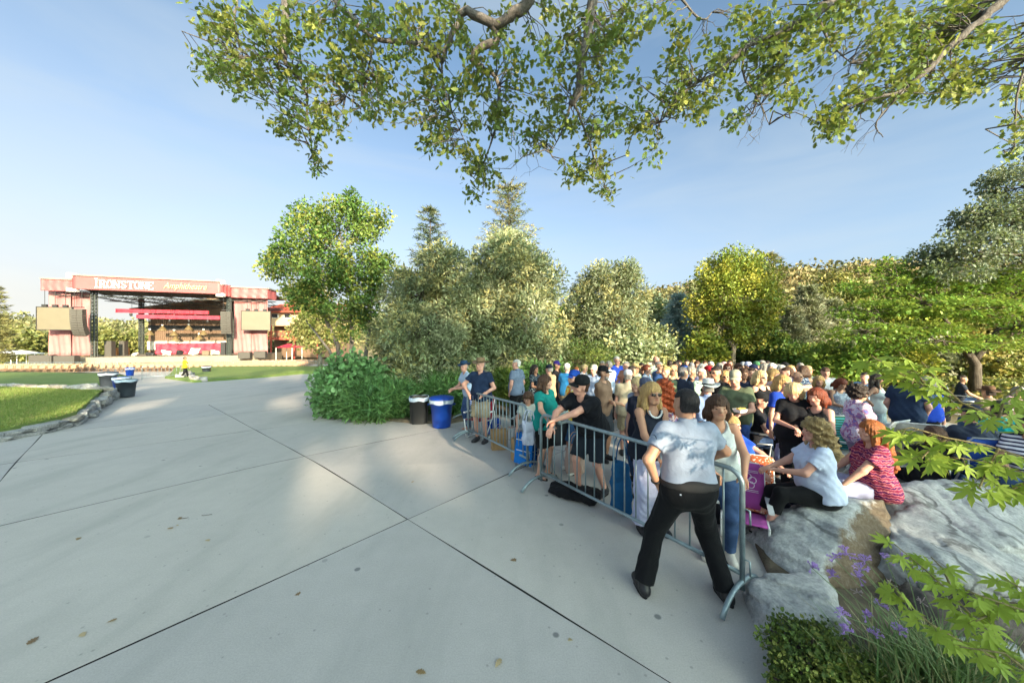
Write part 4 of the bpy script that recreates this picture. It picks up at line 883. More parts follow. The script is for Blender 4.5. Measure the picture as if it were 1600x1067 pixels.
# ============================================================ FLOWERING GRASS CLUMP AND BOXWOOD
cl = empty('society_garlic', (2.55, 2.02, .03), label='clump of narrow green leaves with mauve flower heads before the boulders', cat='plant'); n = 900
b = np.stack([RNG.normal(0, .19, n), RNG.normal(0, .12, n), np.zeros(n)], 1); a = RNG.uniform(0, 6.283, n); L = RNG.uniform(.26, .50, n); sp = RNG.uniform(.1, .75, n)
dr = np.stack([np.cos(a), np.sin(a), 0 * a], 1) + b * np.array([3, 3, 0]); dr = unit(dr); V = []; w = .0050; side = np.stack([-dr[:, 1], dr[:, 0], 0 * a], 1)
for t in (0, .35, .7, 1.0):
    p = b + dr * (sp * L * t ** 1.6)[:, None] + np.array([0, 0, 1]) * (L * (t - .38 * sp * t ** 2.4))[:, None]; ww = w * (1 - .85 * t ** 3)
    V += [p - side * ww, p + side * ww]
V = np.stack(V, 1).reshape(-1, 3); q = np.array([[0, 1, 3, 2], [2, 3, 5, 4], [4, 5, 7, 6]]); F = (q[None] + (np.arange(n) * 8)[:, None, None]).reshape(-1, 4)
gcol = tints(n, [(.11, .21, .075), (.15, .26, .10), (.21, .30, .13), (.40, .37, .20)], .15)
tag(link('leaves', npmesh('leaves', V, F, leafmat('blade', .25), attrs={'tint': np.repeat(gcol, 8, 0)}), cl), kind='stuff')
M_STEM = mat('flower_stem', (.16, .24, .10), .6); M_FLW = mat('mauve_petals', '#a98bd0', .6, .25, 60); M_DRY = mat('dry_flower', '#a99a9c', .8)
stems = [(1268, 886), (1304, 872), (1323, 864), (1352, 876), (1384, 874), (1412, 876), (1342, 902), (1340, 925), (1316, 960), (1352, 960), (1375, 945), (1405, 985), (1368, 992), (1390, 912), (1345, 890), (1460, 920), (1430, 900), (1320, 985), (1440, 940), (1300, 900)]
for i, (x, y) in enumerate(stems):
    D = 1.95 + .12 * math.sin(i * 2.1); e = np.array(tuple(at(x, y, D))) - np.array([2.55, 2.02, .03]); s0 = np.array([random.gauss(.0, .16), random.gauss(0, .08), 0])
    m_ = (s0 + e) / 2 + np.array([.03, 0, .07]); t = np.linspace(0, 1, 8)[:, None]; c_ = s0 * (1 - t) ** 2 + 2 * m_ * t * (1 - t) + e * t * t
    st = MB().tube(c_, np.linspace(.0035, .002, 8), 5).build('stem', M_STEM, cl, smooth=True)
    fb = MB(); dead = i in (7, 13, 18)
    for _ in range(11):
        d = unit(RNG.normal(0, 1, 3) + np.array([0, 0, .7])); l = random.uniform(.018, .034); tip = e + d * l
        fb.tube(np.array([e, e + d * l * .7, tip]), [.0012, .0018, .003], 4)
        if not dead:
            for j in range(5):
                pa = unit(d + unit(RNG.normal(0, 1, 3)) * .9); fb.tube(np.array([tip, tip + pa * .007, tip + pa * .013]), [.002, .003, .0008], 3)
    fb.build('flower_head', M_DRY if dead else M_FLW, st, smooth=True)
bx = Vector((1.93, 2.2, .03))
tree('boxwood_bush', 'small dense boxwood bush at the corner of the planting bed', tuple(bx), [[(bx.x, bx.y, -.02, .015), (bx.x, bx.y, .12, .012)]],
     [((bx.x - .02, bx.y - .02, .17), (.26, .22, .16), 1.0), ((bx.x + .15, bx.y - .12, .13), (.2, .18, .12), .5), ((bx.x - .18, bx.y - .16, .08), (.18, .16, .08), .4)], 300, 44, .022, [(.09, .15, .035), (.14, .20, .045), (.25, .28, .07), (.06, .10, .03)], BK_DARK, 'broad', clump_r=.055, shell=.7, cat='shrub')
# leaf litter on the paving
lm = [leaf_mesh('fallen_leaf', np.zeros((1, 3)), np.array([[0, 1.0, 0]]), np.array([[0, 0, 1.0]]), np.ones(1), np.array([c_]), 'oak', leafmat('dry_leaf', .1)) for c_ in ((.30, .20, .09), (.42, .33, .19), (.20, .13, .07))]
lit = [(262, 825, 'brown curled leaf on the paving left of the long joint'), (275, 822, 'second brown leaf touching the curled leaf on the paving'), (280, 808, 'dry leaf just above the brown pair on the paving'), (120, 845, 'small dry leaf on the left part of the paving'), (132, 996, 'pale leaf nearest the lower left corner'), (61, 994, 'small pinkish dry leaf at the lower left'),
       (166, 975, 'small brown leaf in the lower left of the paving'), (327, 846, 'tan leaf in the middle left of the paving'), (460, 930, 'reddish leaf below the long joint'), (666, 1056, 'tan dry leaf at the bottom edge near the middle'), (774, 1046, 'tan dry leaf at the bottom edge right of the middle'), (797, 876, 'reddish leaf near the crossing joint'), (648, 752, 'small dry leaf near the sunlit patch'), (887, 1002, 'dry leaf below the guard')]
for i, (x, y, lab) in enumerate(lit):
    p = hit(x, y, .006); o = link('fallen_leaf', lm[i % 3], None, tuple(p), (random.uniform(-.2, .2), random.uniform(-.2, .2), random.uniform(0, 6)), (random.uniform(.05, .085),) * 3); tag(o, lab, 'leaf', 'leaves fallen on the paving')
tw_ = MB().tube(wiggle((0, 0, .004), (.10, .03, .004), 5, .04), .003, 5)
for x, y, lab in ((278, 812, 'thin brown twig on the paving'), (315, 806, 'longer brown twig right of the other twig')):
    tag(link('twig', tw_.mesh('twig', BK_DARK), None, tuple(hit(x, y, .002))), lab, 'twig')
# ============================================================ THE STAGE
SA = Vector((-66.2, 48.0)); SN = Vector((-.333, .943)); ST = Vector((.943, .333)); SRZ = math.atan2(.333, .943); SK = SA.dot(SN)
def SL_(px, off=0.0, py=None):
    """photo column (and row) on the stage plane set back by off -> stage-local point"""
    k = (px - CX) / FPX; D = (SK + off) / (k * SN.x + SN.y); X = k * D
    x = (Vector((X, D)) - SA).dot(ST); return Vector((x, off, CAM_H - (py - HY) / FPX * D if py is not None else 0.0))
stage = empty('concert_stage', (SA.x, SA.y, 0), SRZ, 'open-air concert stage with red fascia and name lettering at the far left', 'stage')
M_RED = mat('red_fascia', '#985050', .55, .12, .6, bmp=.4, bscale=1.5); M_SCRIM = mat('red_mesh_scrim', '#a06a68', .7, .14, 1.2); M_STEEL = mat('dark_steel', '#3a403d', .5, .2, 3, .4)
M_BLACK = mat('black_paint', '#1c1c1e', .6, .3, 4); M_CAB = mat('speaker_grille', '#47443f', .75, .2, 20); M_LED = mat('led_screen', '#665f4e', .5, .05, 1); M_CREAM = mat('cream_fabric', '#d8d2c4', .8, .1, 3)
M_DECK = mat('stage_deck', '#857a69', .7, .12, .7); M_WHITE = mat('white_paint', '#e9e7e1', .6, .05, 3); M_GOLD = mat('gold_lettering', '#dcc489', .5, .05, 3)
M_ROOFGREY = mat('grey_roof_edge', '#77776f', .5, .1, 1); M_REDCLOTH = mat('bright_red_cloth', '#a82a3e', .7, .15, 2, bmp=.5, bscale=6)
def slab_part(name, a, b, z0, z1, depth, m_, parent=stage):
    d = b - a; L = math.hypot(d.x, d.y); c_ = (a + b) / 2
    return MB().box((0, 0, 0), (L, depth, z1 - z0)).build(name, m_, parent, loc=(c_.x, c_.y, (z0 + z1) / 2), rot=(0, 0, math.atan2(d.y, d.x)))
def banner(name, a, b, z0, z1, m_, folds=.05, freq=5, parent=stage, th=.03):
    """hanging cloth between two stage-local points, with vertical folds and tension creases"""
    nx, nz_ = 40, 14; V = []; d = Vector((b.x - a.x, b.y - a.y, 0)); L = d.length; t_ = d / L; nn = Vector((t_.y, -t_.x, 0)); ph = random.random() * 6
    for s in (0, 1):
        for i in range(nx):
            for j in range(nz_):
                u = i / (nx - 1); w = j / (nz_ - 1); o = folds * math.sin(u * freq * 6.28 + ph + .8 * math.sin(w * 3)) * (.35 + .65 * abs(w - .5) * 2) + folds * .5 * math.sin(u * 23 + w * 9) * (1 - w)
                p = Vector((a.x, a.y, 0)) + d * u + nn * (o + th * s); V.append((p.x, p.y, z0 + (z1 - z0) * w))
    q = np.arange(nx * nz_).reshape(nx, nz_); f = np.stack([q[:-1, :-1].ravel(), q[1:, :-1].ravel(), q[1:, 1:].ravel(), q[:-1, 1:].ravel()], 1); m = nx * nz_
    rim = np.concatenate([q[:, 0], q[-1, 1:], q[-2::-1, -1], q[0, -2:0:-1]]); k = np.arange(len(rim)); k2 = (k + 1) % len(rim)
    sidef = np.stack([rim[k], rim[k2], rim[k2] + m, rim[k] + m], 1)
    return link(name, npmesh(name, V, np.concatenate([f[:, ::-1], f + m, sidef]), m_), parent)
def truss(name, a, b, s, m_, parent=stage, r=.045, bays=None):
    a, b = np.array(a, float), np.array(b, float); d = b - a; L = np.linalg.norm(d); t_ = d / L; up = np.array([0, 0, 1.0]) if abs(t_[2]) < .9 else np.array([1.0, 0, 0]); w = np.cross(t_, up); w /= np.linalg.norm(w); u = np.cross(w, t_)
    mb = MB(); cs = [(u * i + w * j) * s / 2 for i in (-1, 1) for j in (-1, 1)]
    for c_ in cs: mb.tube([a + c_, b + c_], r, 5)
    n = bays or max(3, int(L / (s * 1.2)))
    for k in range(n):
        p, q = a + d * k / n, a + d * (k + 1) / n
        for i, j in ((0, 1), (2, 3), (0, 2), (1, 3)):
            x, y = (cs[i], cs[j]) if k % 2 else (cs[j], cs[i]); mb.tube([p + x, q + y], r * .55, 4, caps=False)
    return mb.build(name, m_, parent)
# fascia: two wings set back, a forward centre, a return at the right
zc0, zc1, zw0, zw1 = 9.15, 11.0, 8.95, 10.55
cl0, cl1 = SL_(113, -1.6), SL_(345, -1.6); w0, w1 = SL_(64), SL_(114, 0); r0, r1, r2 = SL_(361, .2), SL_(418, .2), SL_(432, 3.5)
fc = banner('fascia', cl0, cl1, zc0, zc1, M_RED, .02, 3); tag(fc, 'red centre fascia carrying the white and gold lettering')
banner('fascia', w0, w1, zw0, zw1, M_RED, .03, 4); banner('fascia', cl1, r0, zw0, zc1 - .2, M_RED, .05, 3); banner('fascia', r0, r1, zw0 - .1, zw1 - .1, M_RED, .05, 4); banner('fascia', r1, r2, zw0 - .1, zw1 - .1, M_RED, .04, 2); banner('fascia', w1, cl0, zw0, zc1 - .2, M_RED, .03, 1)
for a, b, z in ((cl0, cl1, zc1), (w0, w1, zw1), (r0, r1, zw1 - .1), (r1, r2, zw1 - .1)): slab_part('roof_edge', a, b, z + .02, z + .22, .5, M_ROOFGREY)
bl, br = SL_(64), SL_(418, .2)
rf = MB(); x0, x1 = bl.x + .3, br.x - .3
rf.add([(x0, .4, zw1 - .15), (x1, .4, zw1 - .15), (x1, 11, zw1 - .9), (x0, 11, zw1 - .9), (x0, .4, zw1 + .05), (x1, .4, zw1 + .05), (x1, 11, zw1 - .7), (x0, 11, zw1 - .7)], [[0, 3, 2, 1], [4, 5, 6, 7], [0, 1, 5, 4], [2, 3, 7, 6], [1, 2, 6, 5], [3, 0, 4, 7]])
rf.build('roof', mat('dark_roof', '#4d4a46', .8), stage)
for px, off in ((114, -1.3), (345, -1.3)):
    p = SL_(px, off); slab_part('roof_motor', p - Vector((.5, 0, 0)), p + Vector((.5, 0, 0)), zc1 - .3, zc1 + .4, .6, M_WHITE); slab_part('roof_motor', p - Vector((.5, 0, 0)), p + Vector((.5, 0, 0)), zc0 - .35, zc0 + .15, .6, M_WHITE)
# lettering
def letters(txt, height, m_, a, b, zmid, serif=False, shear=0.0):
    cu = bpy.data.curves.new('lettering', 'FONT'); cu.body = txt; cu.size = 1.0; cu.extrude = .02; cu.shear = shear; cu.offset = .012 if serif else -.004
    ob_ = bpy.data.objects.new('lettering_tmp', cu); C.objects.link(ob_); bpy.context.view_layer.update()
    me = bpy.data.meshes.new_from_object(ob_.evaluated_get(bpy.context.evaluated_depsgraph_get())); bpy.data.objects.remove(ob_)
    co = np.zeros(len(me.vertices) * 3); me.vertices.foreach_get('co', co); co = co.reshape(-1, 3); lo, hi = co.min(0), co.max(0)
    d = b - a; L = math.hypot(d.x, d.y); co[:, 0] = (co[:, 0] - lo[0]) / (hi[0] - lo[0]) * L; co[:, 1] = ((co[:, 1] - lo[1]) / (hi[1] - lo[1]) - .5) * height; co[:, 2] = co[:, 2] * 2
    me.vertices.foreach_set('co', co.ravel()); me.materials.append(m_)
    return link('lettering', me, fc, (a.x, a.y, zmid), (math.radians(90), 0, math.atan2(d.y, d.x))), L
def block_word(word, a, b, zmid, H, m_, name='lettering'):
    """slab-serif capitals built from strokes; first letter larger, as on the sign"""
    S = {'I': [[(.5, 0), (.5, 1)]], 'R': [[(.2, 0), (.2, 1), (.62, 1), (.82, .78), (.62, .52), (.2, .52)], [(.5, .52), (.85, 0)]], 'O': [[(.5 + .36 * math.cos(t), .5 + .5 * math.sin(t)) for t in np.linspace(0, 6.283, 15)]],
         'N': [[(.15, 0), (.15, 1), (.85, 0), (.85, 1)]], 'S': [[(.82, .82), (.62, 1), (.32, .97), (.2, .76), (.36, .57), (.66, .45), (.82, .25), (.66, .02), (.36, 0), (.18, .2)]], 'T': [[(.5, 0), (.5, 1)], [(.08, 1), (.92, 1)]], 'E': [[(.85, 1), (.2, 1), (.2, 0), (.87, 0)], [(.2, .52), (.68, .52)]]}
    serif = {'I': [(.5, 0), (.5, 1)], 'R': [(.2, 0), (.2, 1), (.85, 0)], 'N': [(.15, 0), (.15, 1), (.85, 1)], 'T': [(.5, 0)], 'E': [], 'S': [], 'O': []}
    d = b - a; L = math.hypot(d.x, d.y); adv = [.75 if c_ == 'I' else 1.0 for c_ in word]; k = L / sum(adv); x = 0
    for n_, c_ in enumerate(word):
        mb = MB(); hh = H * (1.18 if n_ == 0 else 1.0); w = adv[n_] * k; th = .24 * H * .62
        for s in S[c_]:
            for (xa, ya), (xb, yb) in zip(s, s[1:]):
                p, q = np.array([x + xa * w, ya * hh - H / 2]), np.array([x + xb * w, yb * hh - H / 2]); e = q - p; l = np.linalg.norm(e)
                t_ = th if abs(e[1]) > abs(e[0]) * .7 else th * .6
                mb.box(((p[0] + q[0]) / 2, -.03 - .001 * n_, (p[1] + q[1]) / 2), (l + t_ * .5, .06, t_), ry=-math.atan2(e[1], e[0]))
        for sx, sy in serif[c_]: mb.box((x + sx * w, -.032, sy * hh - H / 2), (th * 2.4, .066, th * .55))
        for sy in (((1, .85), (.87, 0)) if c_ == 'E' else ()): mb.box((x + .86 * w, -.032, (sy[1] if sy[1] == 0 else 1) * hh - H / 2 + (th * .5 if sy[1] == 0 else -th * .5)), (th * .6, .066, th * 1.6))
        if c_ == 'T':
            for sx in (.08, .92): mb.box((x + sx * w, -.032, hh - H / 2 - th * .5), (th * .6, .066, th * 1.7))
        mb.build(name, m_, fc, loc=(a.x, a.y - .14, zmid), rot=(0, 0, math.atan2(d.y, d.x))); x += w
block_word('IRONSTONE', SL_(148, -1.6), SL_(242, -1.6), (zc0 + zc1) / 2 - .05, 1.02, M_WHITE)
lt, _ = letters('Amphitheatre', 1.12, M_GOLD, SL_(257, -1.6), SL_(324, -1.6), (zc0 + zc1) / 2 - .05, shear=.35); lt.location.y -= .16
# deck, columns, trusses
dx0, dx1 = SL_(118).x, SL_(405).x
MB().box(((dx0 + dx1) / 2, 6, -1.3), (dx1 - dx0, 13, 1.55)).build('deck', M_DECK, stage)
MB().box(((dx0 + dx1) / 2, -1.6, -1.75), (dx1 - dx0 + 1, 1.8, .75)).build('apron_step', M_DECK, stage)
def column(px, off, w=.42):
    p = SL_(px, off); mb = MB()
    for sx in (-1, 1):
        for sy in (-1, 1): mb.tube([(p.x + sx * w / 2, off + sy * w / 2, -2.1), (p.x + sx * w / 2, off + sy * w / 2, 9.4)], .085, 6)
    for k in range(22):
        z = -1.9 + k * .51
        for sx in (-1, 1): mb.tube([(p.x + sx * w / 2, off - w / 2, z), (p.x + sx * w / 2, off + w / 2, z + .5)], .035, 4, caps=False); mb.tube([(p.x - w / 2, off + sx * w / 2, z), (p.x + w / 2, off + sx * w / 2, z + .5)], .035, 4, caps=False)
    mb.box((p.x, off, 3.6), (w * .55, w * .55, 11.2)); mb.build('column', M_STEEL, stage)
for px, off in ((147, .6), (221, 10.5), (358, .6), (365, 10.5)): column(px, off)
T0, T1 = SL_(80, .6), SL_(416, .6)
truss('truss', (T0.x, .6, 8.75), (T1.x, .6, 8.75), .7, M_STEEL); truss('truss', (T0.x + 3, 5.5, 8.5), (T1.x, 5.5, 8.5), .7, M_STEEL); truss('truss', (T0.x + 6, 10.5, 8.2), (T1.x, 10.5, 8.2), .8, M_STEEL)
for px in (150, 200, 250, 300, 356): p = SL_(px, .6); truss('truss', (p.x, .9, 8.6), (p.x + .4, 10.3, 8.3), .6, M_STEEL)
# scrims, screens, arrays
for pa, pb, pyb, pt in ((77, 110, 557, 454), (110, 143, 556, 456), (366, 392, 553, 465), (392, 418, 552, 465)):
    a, b = SL_(pa, 1.6), SL_(pb, 1.2); za = SL_(pa, 1.4, pyb).z; zb = SL_(pa, 1.4, pt).z; banner('scrim', a, b, za, zb, M_SCRIM, .10, 1.3)
def screen(x0, x1, y0, y1, off):
    a, b = SL_(x0, off, y1), SL_(x1, off, y0); m = SL_((x0 + x1) / 2, off, y1); t_ = SL_((x0 + x1) / 2, off, y0)
    s = MB().box(((a.x + b.x) / 2, off, (m.z + t_.z) / 2), (b.x - a.x, .25, t_.z - m.z)).build('screen', M_LED, stage)
    fr = MB(); w, hh, c_ = b.x - a.x, t_.z - m.z, ((a.x + b.x) / 2, (m.z + t_.z) / 2)
    for sx in (-1, 1): fr.box((c_[0] + sx * (w / 2 + .04), off, c_[1]), (.08, .34, hh + .16))
    for sz in (-1, 1): fr.box((c_[0], off, c_[1] + sz * (hh / 2 + .04)), (w, .34, .08))
    fr.build('screen_frame', M_BLACK, s)
    for k in (.2, .5, .8): MB().tube([(a.x + w * k, off, t_.z), (a.x + w * k, off, 9.0)], .03, 5).build('hanging_cable', M_BLACK, s); MB().box((a.x + w * k, off, t_.z + .25), (.5, .3, .3)).build('hoist', M_BLACK, s)
screen(59, 113, 480.5, 515, -1.0); screen(378, 422.5, 486.5, 515.5, -.6)
def line_array(px, ytop, n, off, wpx, curve):
    p = SL_(px, off, ytop); w = wpx * .1 * 1.0; z = p.z; tl = 0.0; y = off
    root = MB().box((p.x, off, z + .25), (w * .8, .5, .12)).build('line_array', M_BLACK, stage)
    for sx in (-.3, .3): MB().tube([(p.x + sx * w, off, z + .3), (p.x + sx * w, off, 9.0)], .03, 5).build('hanging_cable', M_BLACK, root)
    for k in range(n):
        hh = .31; tl = curve * (k / n) ** 2; c_ = (p.x + .0 * k, y, z - hh / 2)
        bmb = MB(); bmb.box((0, 0, 0), (w, .75, hh * .93)); bmb.box((0, -.39, 0), (w * .16, .04, hh * .8)); bmb.build('cabinet', M_CAB, root, loc=c_, rot=(tl, 0, 0))
        z -= hh * math.cos(tl); y += hh * math.sin(tl) * 1.0
line_array(122, 483, 12, -2.6, 13, .75); line_array(354, 487, 11, -1.8, 13, .35)
for px, py, off, x1 in ((183, 487, 6.0, 328), (215, 495.5, 3.8, 345)):
    a, b = SL_(px, off, py), SL_(x1, off, py); z = SL_((px + x1) / 2, off, py).z; q = empty('x') if False else None
    be = truss('light_bar', (a.x, off, z), (b.x, off, z), .42, M_STEEL, r=.03)
    banner('red_cover', Vector((a.x, off - .3, 0)), Vector((b.x, off - .3, 0)), z - .32, z + .30, M_REDCLOTH, .05, 9, be)
    for k in range(4): x = a.x + (b.x - a.x) * (.15 + .23 * k); MB().tube([(x, off, z), (x, off, 8.3)], .025, 4).build('hanging_cable', M_BLACK, be); MB().lathe([(.0, .0), (.16, .0), (.2, -.3), (.12, -.5)], (x, off - .2, z - .35), 8).build('spotlight', M_BLACK, be)
M_SHADE = mat('brass_lamp_shade', '#7b6a4a', .45, .2, 3, .3)
for px, py in ((234, 522), (254, 515), (272, 523), (295, 514), (318, 522), (274, 531), (311, 529)):
    off = 7.0; p = SL_(px, off, py)
    l_ = MB().lathe([(.10, .72), (.16, .5), (.30, .34), (.62, -.1), (.66, -.18), (.60, -.12), (.28, .28), (.05, .4)], tuple(p), 16).build('pendant_lamp', M_SHADE, stage, smooth=True)
    MB().tube([(p.x, off, p.z + .7), (p.x, off, 8.3)], .02, 4).build('hanging_cable', M_BLACK, l_); MB().lathe([(0, .95), (.14, .9), (.14, .7), (0, .68)], tuple(p), 10).build('cap', M_WHITE, l_)
# gear on the stage floor
def sbox(name, px, py0, py1, wpx, off, m_, d=.9, label=None, cat='stage gear', top=True):
    a, b = SL_(px, off, py1), SL_(px, off, py0); w = wpx * .1; W_ = Vector((SA.x, SA.y, 0)) + Matrix.Rotation(SRZ, 3, 'Z') @ Vector((a.x, off, 0))
    mb = MB(); hh = b.z - a.z; mb.box((0, 0, hh / 2), (w, d, hh))
    mb.box((0, -d / 2 - .01, hh / 2), (w * .86, .02, hh * .88)); mb.box((0, 0, hh + .02), (w * .9, d * .9, .04))
    o_ = mb.build(name, m_, None, loc=(W_.x, W_.y, a.z), rot=(0, 0, SRZ)); return tag(o_, label, cat)
for px, y0, y1, w, off, lab in ((68, 555, 567, 22, -2.5, 'dark subwoofer box left of the stage front'), (104, 556, 567, 22, -2.2, 'dark subwoofer box at the left stage corner'), (383, 550, 560, 16, -1.5, 'dark subwoofer box at the right stage corner'), (407, 549, 559, 16, -1.0, 'dark subwoofer box right of the stage front')):
    sbox('subwoofer', px, y0, y1, w, off, M_CAB, 1.0, lab, 'speaker')
for px, y0, y1, w, off, m_, lab in ((172, 533, 557, 8, 3, M_CAB, 'tall narrow speaker tower on the stage'), (193, 533, 555, 7, 6, M_CAB, 'second narrow speaker tower deeper on the stage'), (187, 544, 556, 20, 7, mat('orange_case', '#a8703c', .7), 'orange case on the stage between the towers'),
                                 (350, 535, 557, 7, 4, M_BLACK, 'tall black rack at the right of the stage'), (323, 548, 556, 9, 4, mat('brown_amp', '#6b5a48', .7), 'brown amplifier case on the stage')):
    sbox('equipment_case' if 'tower' not in lab else 'speaker_tower', px, y0, y1, w, off, m_, .9, lab)
for i, (px, py, w, hh, lab) in enumerate(((236, 553, 16, 7, 'dark covered gear heap left on the stage'), (263, 553, 22, 10, 'white covered gear heap left of the drum riser'), (212, 554, 12, 7, 'white covered gear by the rear column'), (283, 550, 16, 12, 'dark drum kit heap on the stage'), (303, 551, 26, 12, 'large white covered gear heap on the stage'), (335, 553, 22, 9, 'white cloth heap at the right of the stage'))):
    p = SL_(px, 4.5, py); Wp = Vector((SA.x, SA.y, 0)) + Matrix.Rotation(SRZ, 3, 'Z') @ Vector((p.x, 4.5, -.55)); rr = random.Random(i + 5)
    pts = [Vector((rr.uniform(-1, 1) * w * .05, rr.uniform(-.5, .5), rr.choice((0, rr.uniform(.4, 1))) * hh * .11)) for _ in range(16)]
    tag(link('covered_gear', rock_mesh('covered_gear', pts, .12, [M_CREAM if 'white' in lab else M_BLACK], k=.05, amp=.12, freq=2, seed=i), None, tuple(Wp)), lab, 'stage gear')
p0_, p1_ = SL_(243, 9.0), SL_(352, 9.0); rc = banner('red_drape', Vector((p0_.x, 9, 0)), Vector((p1_.x, 9, 0)), -.5, 1.35, M_REDCLOTH, .15, 8)
# ---- building behind the stage
M_BROWN = mat('brown_cladding', '#6f5a48', .8, .12, .5); M_TAN = mat('tan_render', '#c9ae8c', .8, .08, .6); M_TILE = mat('red_metal_roof', '#a5503f', .6, .12, 1.0); M_GLASS = mat('dark_glass', '#2b2d30', .15); M_STONEB = mat('pale_stone_base', '#cfc4b2', .85, .25, 1.5, bmp=.5, bscale=3)
bb = empty('stage_house', (SA.x, SA.y, 0), SRZ, 'brown clad house with a wide gable roof behind the stage', 'building')
xa, xb = SL_(232, 15).x, SL_(368, 15).x; zt, zb_ = SL_(300, 15, 480).z, -2.0
MB().box(((xa + xb) / 2, 20, (zt + zb_) / 2), (xb - xa, 10, zt - zb_)).build('wall', M_BROWN, bb)
for k in range(44): MB().box((xa + (k + .5) * (xb - xa) / 44, 14.96, (zt + 1.9) / 2), (.10, .08, zt - 1.9)).build('batten', M_BROWN, bb)
MB().box(((xa + xb) / 2, 14.9, .9), (xb - xa + .1, .4, 1.6)).build('stone_base', M_STONEB, bb); MB().box(((xa + xb) / 2, 14.92, 4.25), (xb - xa, .1, .9)).build('dark_band', M_BLACK, bb)
apex = SL_(330, 15, 464).z
r_ = MB(); xl = SL_(205, 13).x; V = [(xl, 12.5, zt - 1.0), (xb + 1, 12.5, apex), (xb + 1, 27, apex), (xl, 27, zt - 1.0)]; V += [(a, b, c_ + .35) for a, b, c_ in V]
r_.add(V, [[0, 3, 2, 1], [4, 5, 6, 7], [0, 1, 5, 4], [1, 2, 6, 5], [2, 3, 7, 6], [3, 0, 4, 7]]); r_.build('roof', M_BROWN, bb)
MB().add([(xa, 14.95, zt - .02), (xb, 14.95, zt - .02), (xb, 14.95, apex - .1), (xa, 15.2, zt - .02), (xb, 15.2, zt - .02), (xb, 15.2, apex - .1)], [[0, 1, 2], [5, 4, 3]]).build('gable', M_BROWN, bb)
# ---- red-roofed building right of the stage
D2 = 68.0; P2 = lambda px, py, d=0.0: at(px, py, D2 + d); c_ = P2(450, 540)
wb = empty('winery_building', (c_.x, D2, -2.0), 0, 'tan two-storey building with a red metal roof right of the stage', 'building'); O2 = Vector((c_.x, D2, -2.0))
def wbox(name, x0, y0, x1, y1, d0, depth, m_, parent=None):
    a, b = P2(x0, y1), P2(x1, y0); return MB().box(((a.x + b.x) / 2 - O2.x, d0 + depth / 2, (a.z + b.z) / 2 - O2.z), (b.x - a.x, depth, b.z - a.z)).build(name, m_, parent or wb)
wbox('wall', 412, 486, 520, 509, 0, 9, M_TAN); wbox('lower_wall', 412, 509, 520, 560, 3, 6, M_BROWN); wbox('balcony', 420, 527, 520, 531, -.8, 3.8, M_TILE)
for px in range(424, 520, 6): wbox('baluster', px, 519, px + .8, 527, -.7, .1, M_TILE)
wbox('handrail', 420, 517.5, 520, 519, -.75, .2, M_TILE)
for px in (426, 462, 498): wbox('post', px, 508, px + 1.6, 560, -.7, .25, mat('red_post', '#9a4438', .7))
for px in (424, 444, 470, 492): wf = wbox('window', px, 490, px + 11, 497, -.06, .1, M_WHITE); wbox('pane', px + .8, 490.7, px + 10.2, 496.3, -.09, .05, M_GLASS, wf)
a, b = P2(406, 489), P2(526, 489); t_ = P2(470, 473); rv = MB(); V = [(a.x - O2.x, -1.5, a.z - O2.z), (b.x - O2.x, -1.5, a.z - O2.z), (b.x - O2.x, 6, t_.z - O2.z), (a.x - O2.x, 6, t_.z - O2.z)]; V += [(x, y, z + .25) for x, y, z in V]
rv.add(V, [[0, 3, 2, 1], [4, 5, 6, 7], [0, 1, 5, 4], [1, 2, 6, 5], [2, 3, 7, 6], [3, 0, 4, 7]]); ro = rv.build('roof', M_TILE, wb)
for k in range(24): x = a.x - O2.x + (k + .5) * (b.x - a.x) / 24; MB().tube([(x, -1.5, a.z - O2.z + .29), (x, 6, t_.z - O2.z + .29)], .05, 4).build('roof_seam', M_TILE, ro)
# tents and tables by the building
def canopy(label, px, py, w, m_, D, top):
    b = at(px, 0, D); g = float(gz(b.x, D)); z = at(px, py, D).z; root = empty('canopy_tent', (b.x, D, g), 0, label, 'tent', 'tents beside the stage')
    MB().add([(-w, -w, z - g), (w, -w, z - g), (w, w, z - g), (-w, w, z - g), (0, 0, z - g + top)], [[0, 1, 4], [1, 2, 4], [2, 3, 4], [3, 0, 4]]).build('cover', m_, root)
    for sx in (-1, 1):
        for sy in (-1, 1): MB().tube([(sx * w * .95, sy * w * .95, 0), (sx * w * .95, sy * w * .95, z - g)], .05, 5).build('pole', M_WHITE, root)
canopy('small red peaked tent beside the stage building', 452, 543, 1.5, M_REDCLOTH, 62, .8); canopy('white tent at the far left edge beside the trees', 8, 552, 1.9, M_WHITE, 50, .6); canopy('second white tent at the far left below the hill', 34, 553, 1.7, M_WHITE, 51, .6)
# ---- rows of chairs before the stage
cm = MB(); cm.box((0, 0, .44), (.46, .44, .03)); cm.box((0, .21, .68), (.44, .03, .36), rx=-.12)
for sx in (-1, 1):
    cm.tube([(sx * .21, -.2, 0), (sx * .21, .21, .86)], .015, 4); cm.tube([(sx * .21, .22, 0), (sx * .21, -.2, .44)], .015, 4)
M_CH = mat('beige_chair', '#97795e', .6, .1, 3); chm = cm.mesh('folding_chair', M_CH); R3 = Matrix.Rotation(SRZ, 3, 'Z'); spots = []
for j in range(11):
    for i in range(66):
        x = -6 + i * .62; off = -4.2 - j * 1.05
        if 13.2 < x < 14.6: continue
        w = Vector((SA.x, SA.y, 0)) + R3 @ Vector((x, off, 0)); px = CX + w.x / w.y * FPX
        if -15 < px < 520: spots.append((w.x, w.y, float(gz(w.x, w.y)) - .03))
spots.sort(key=lambda s: s[0] ** 2 + s[1] ** 2)
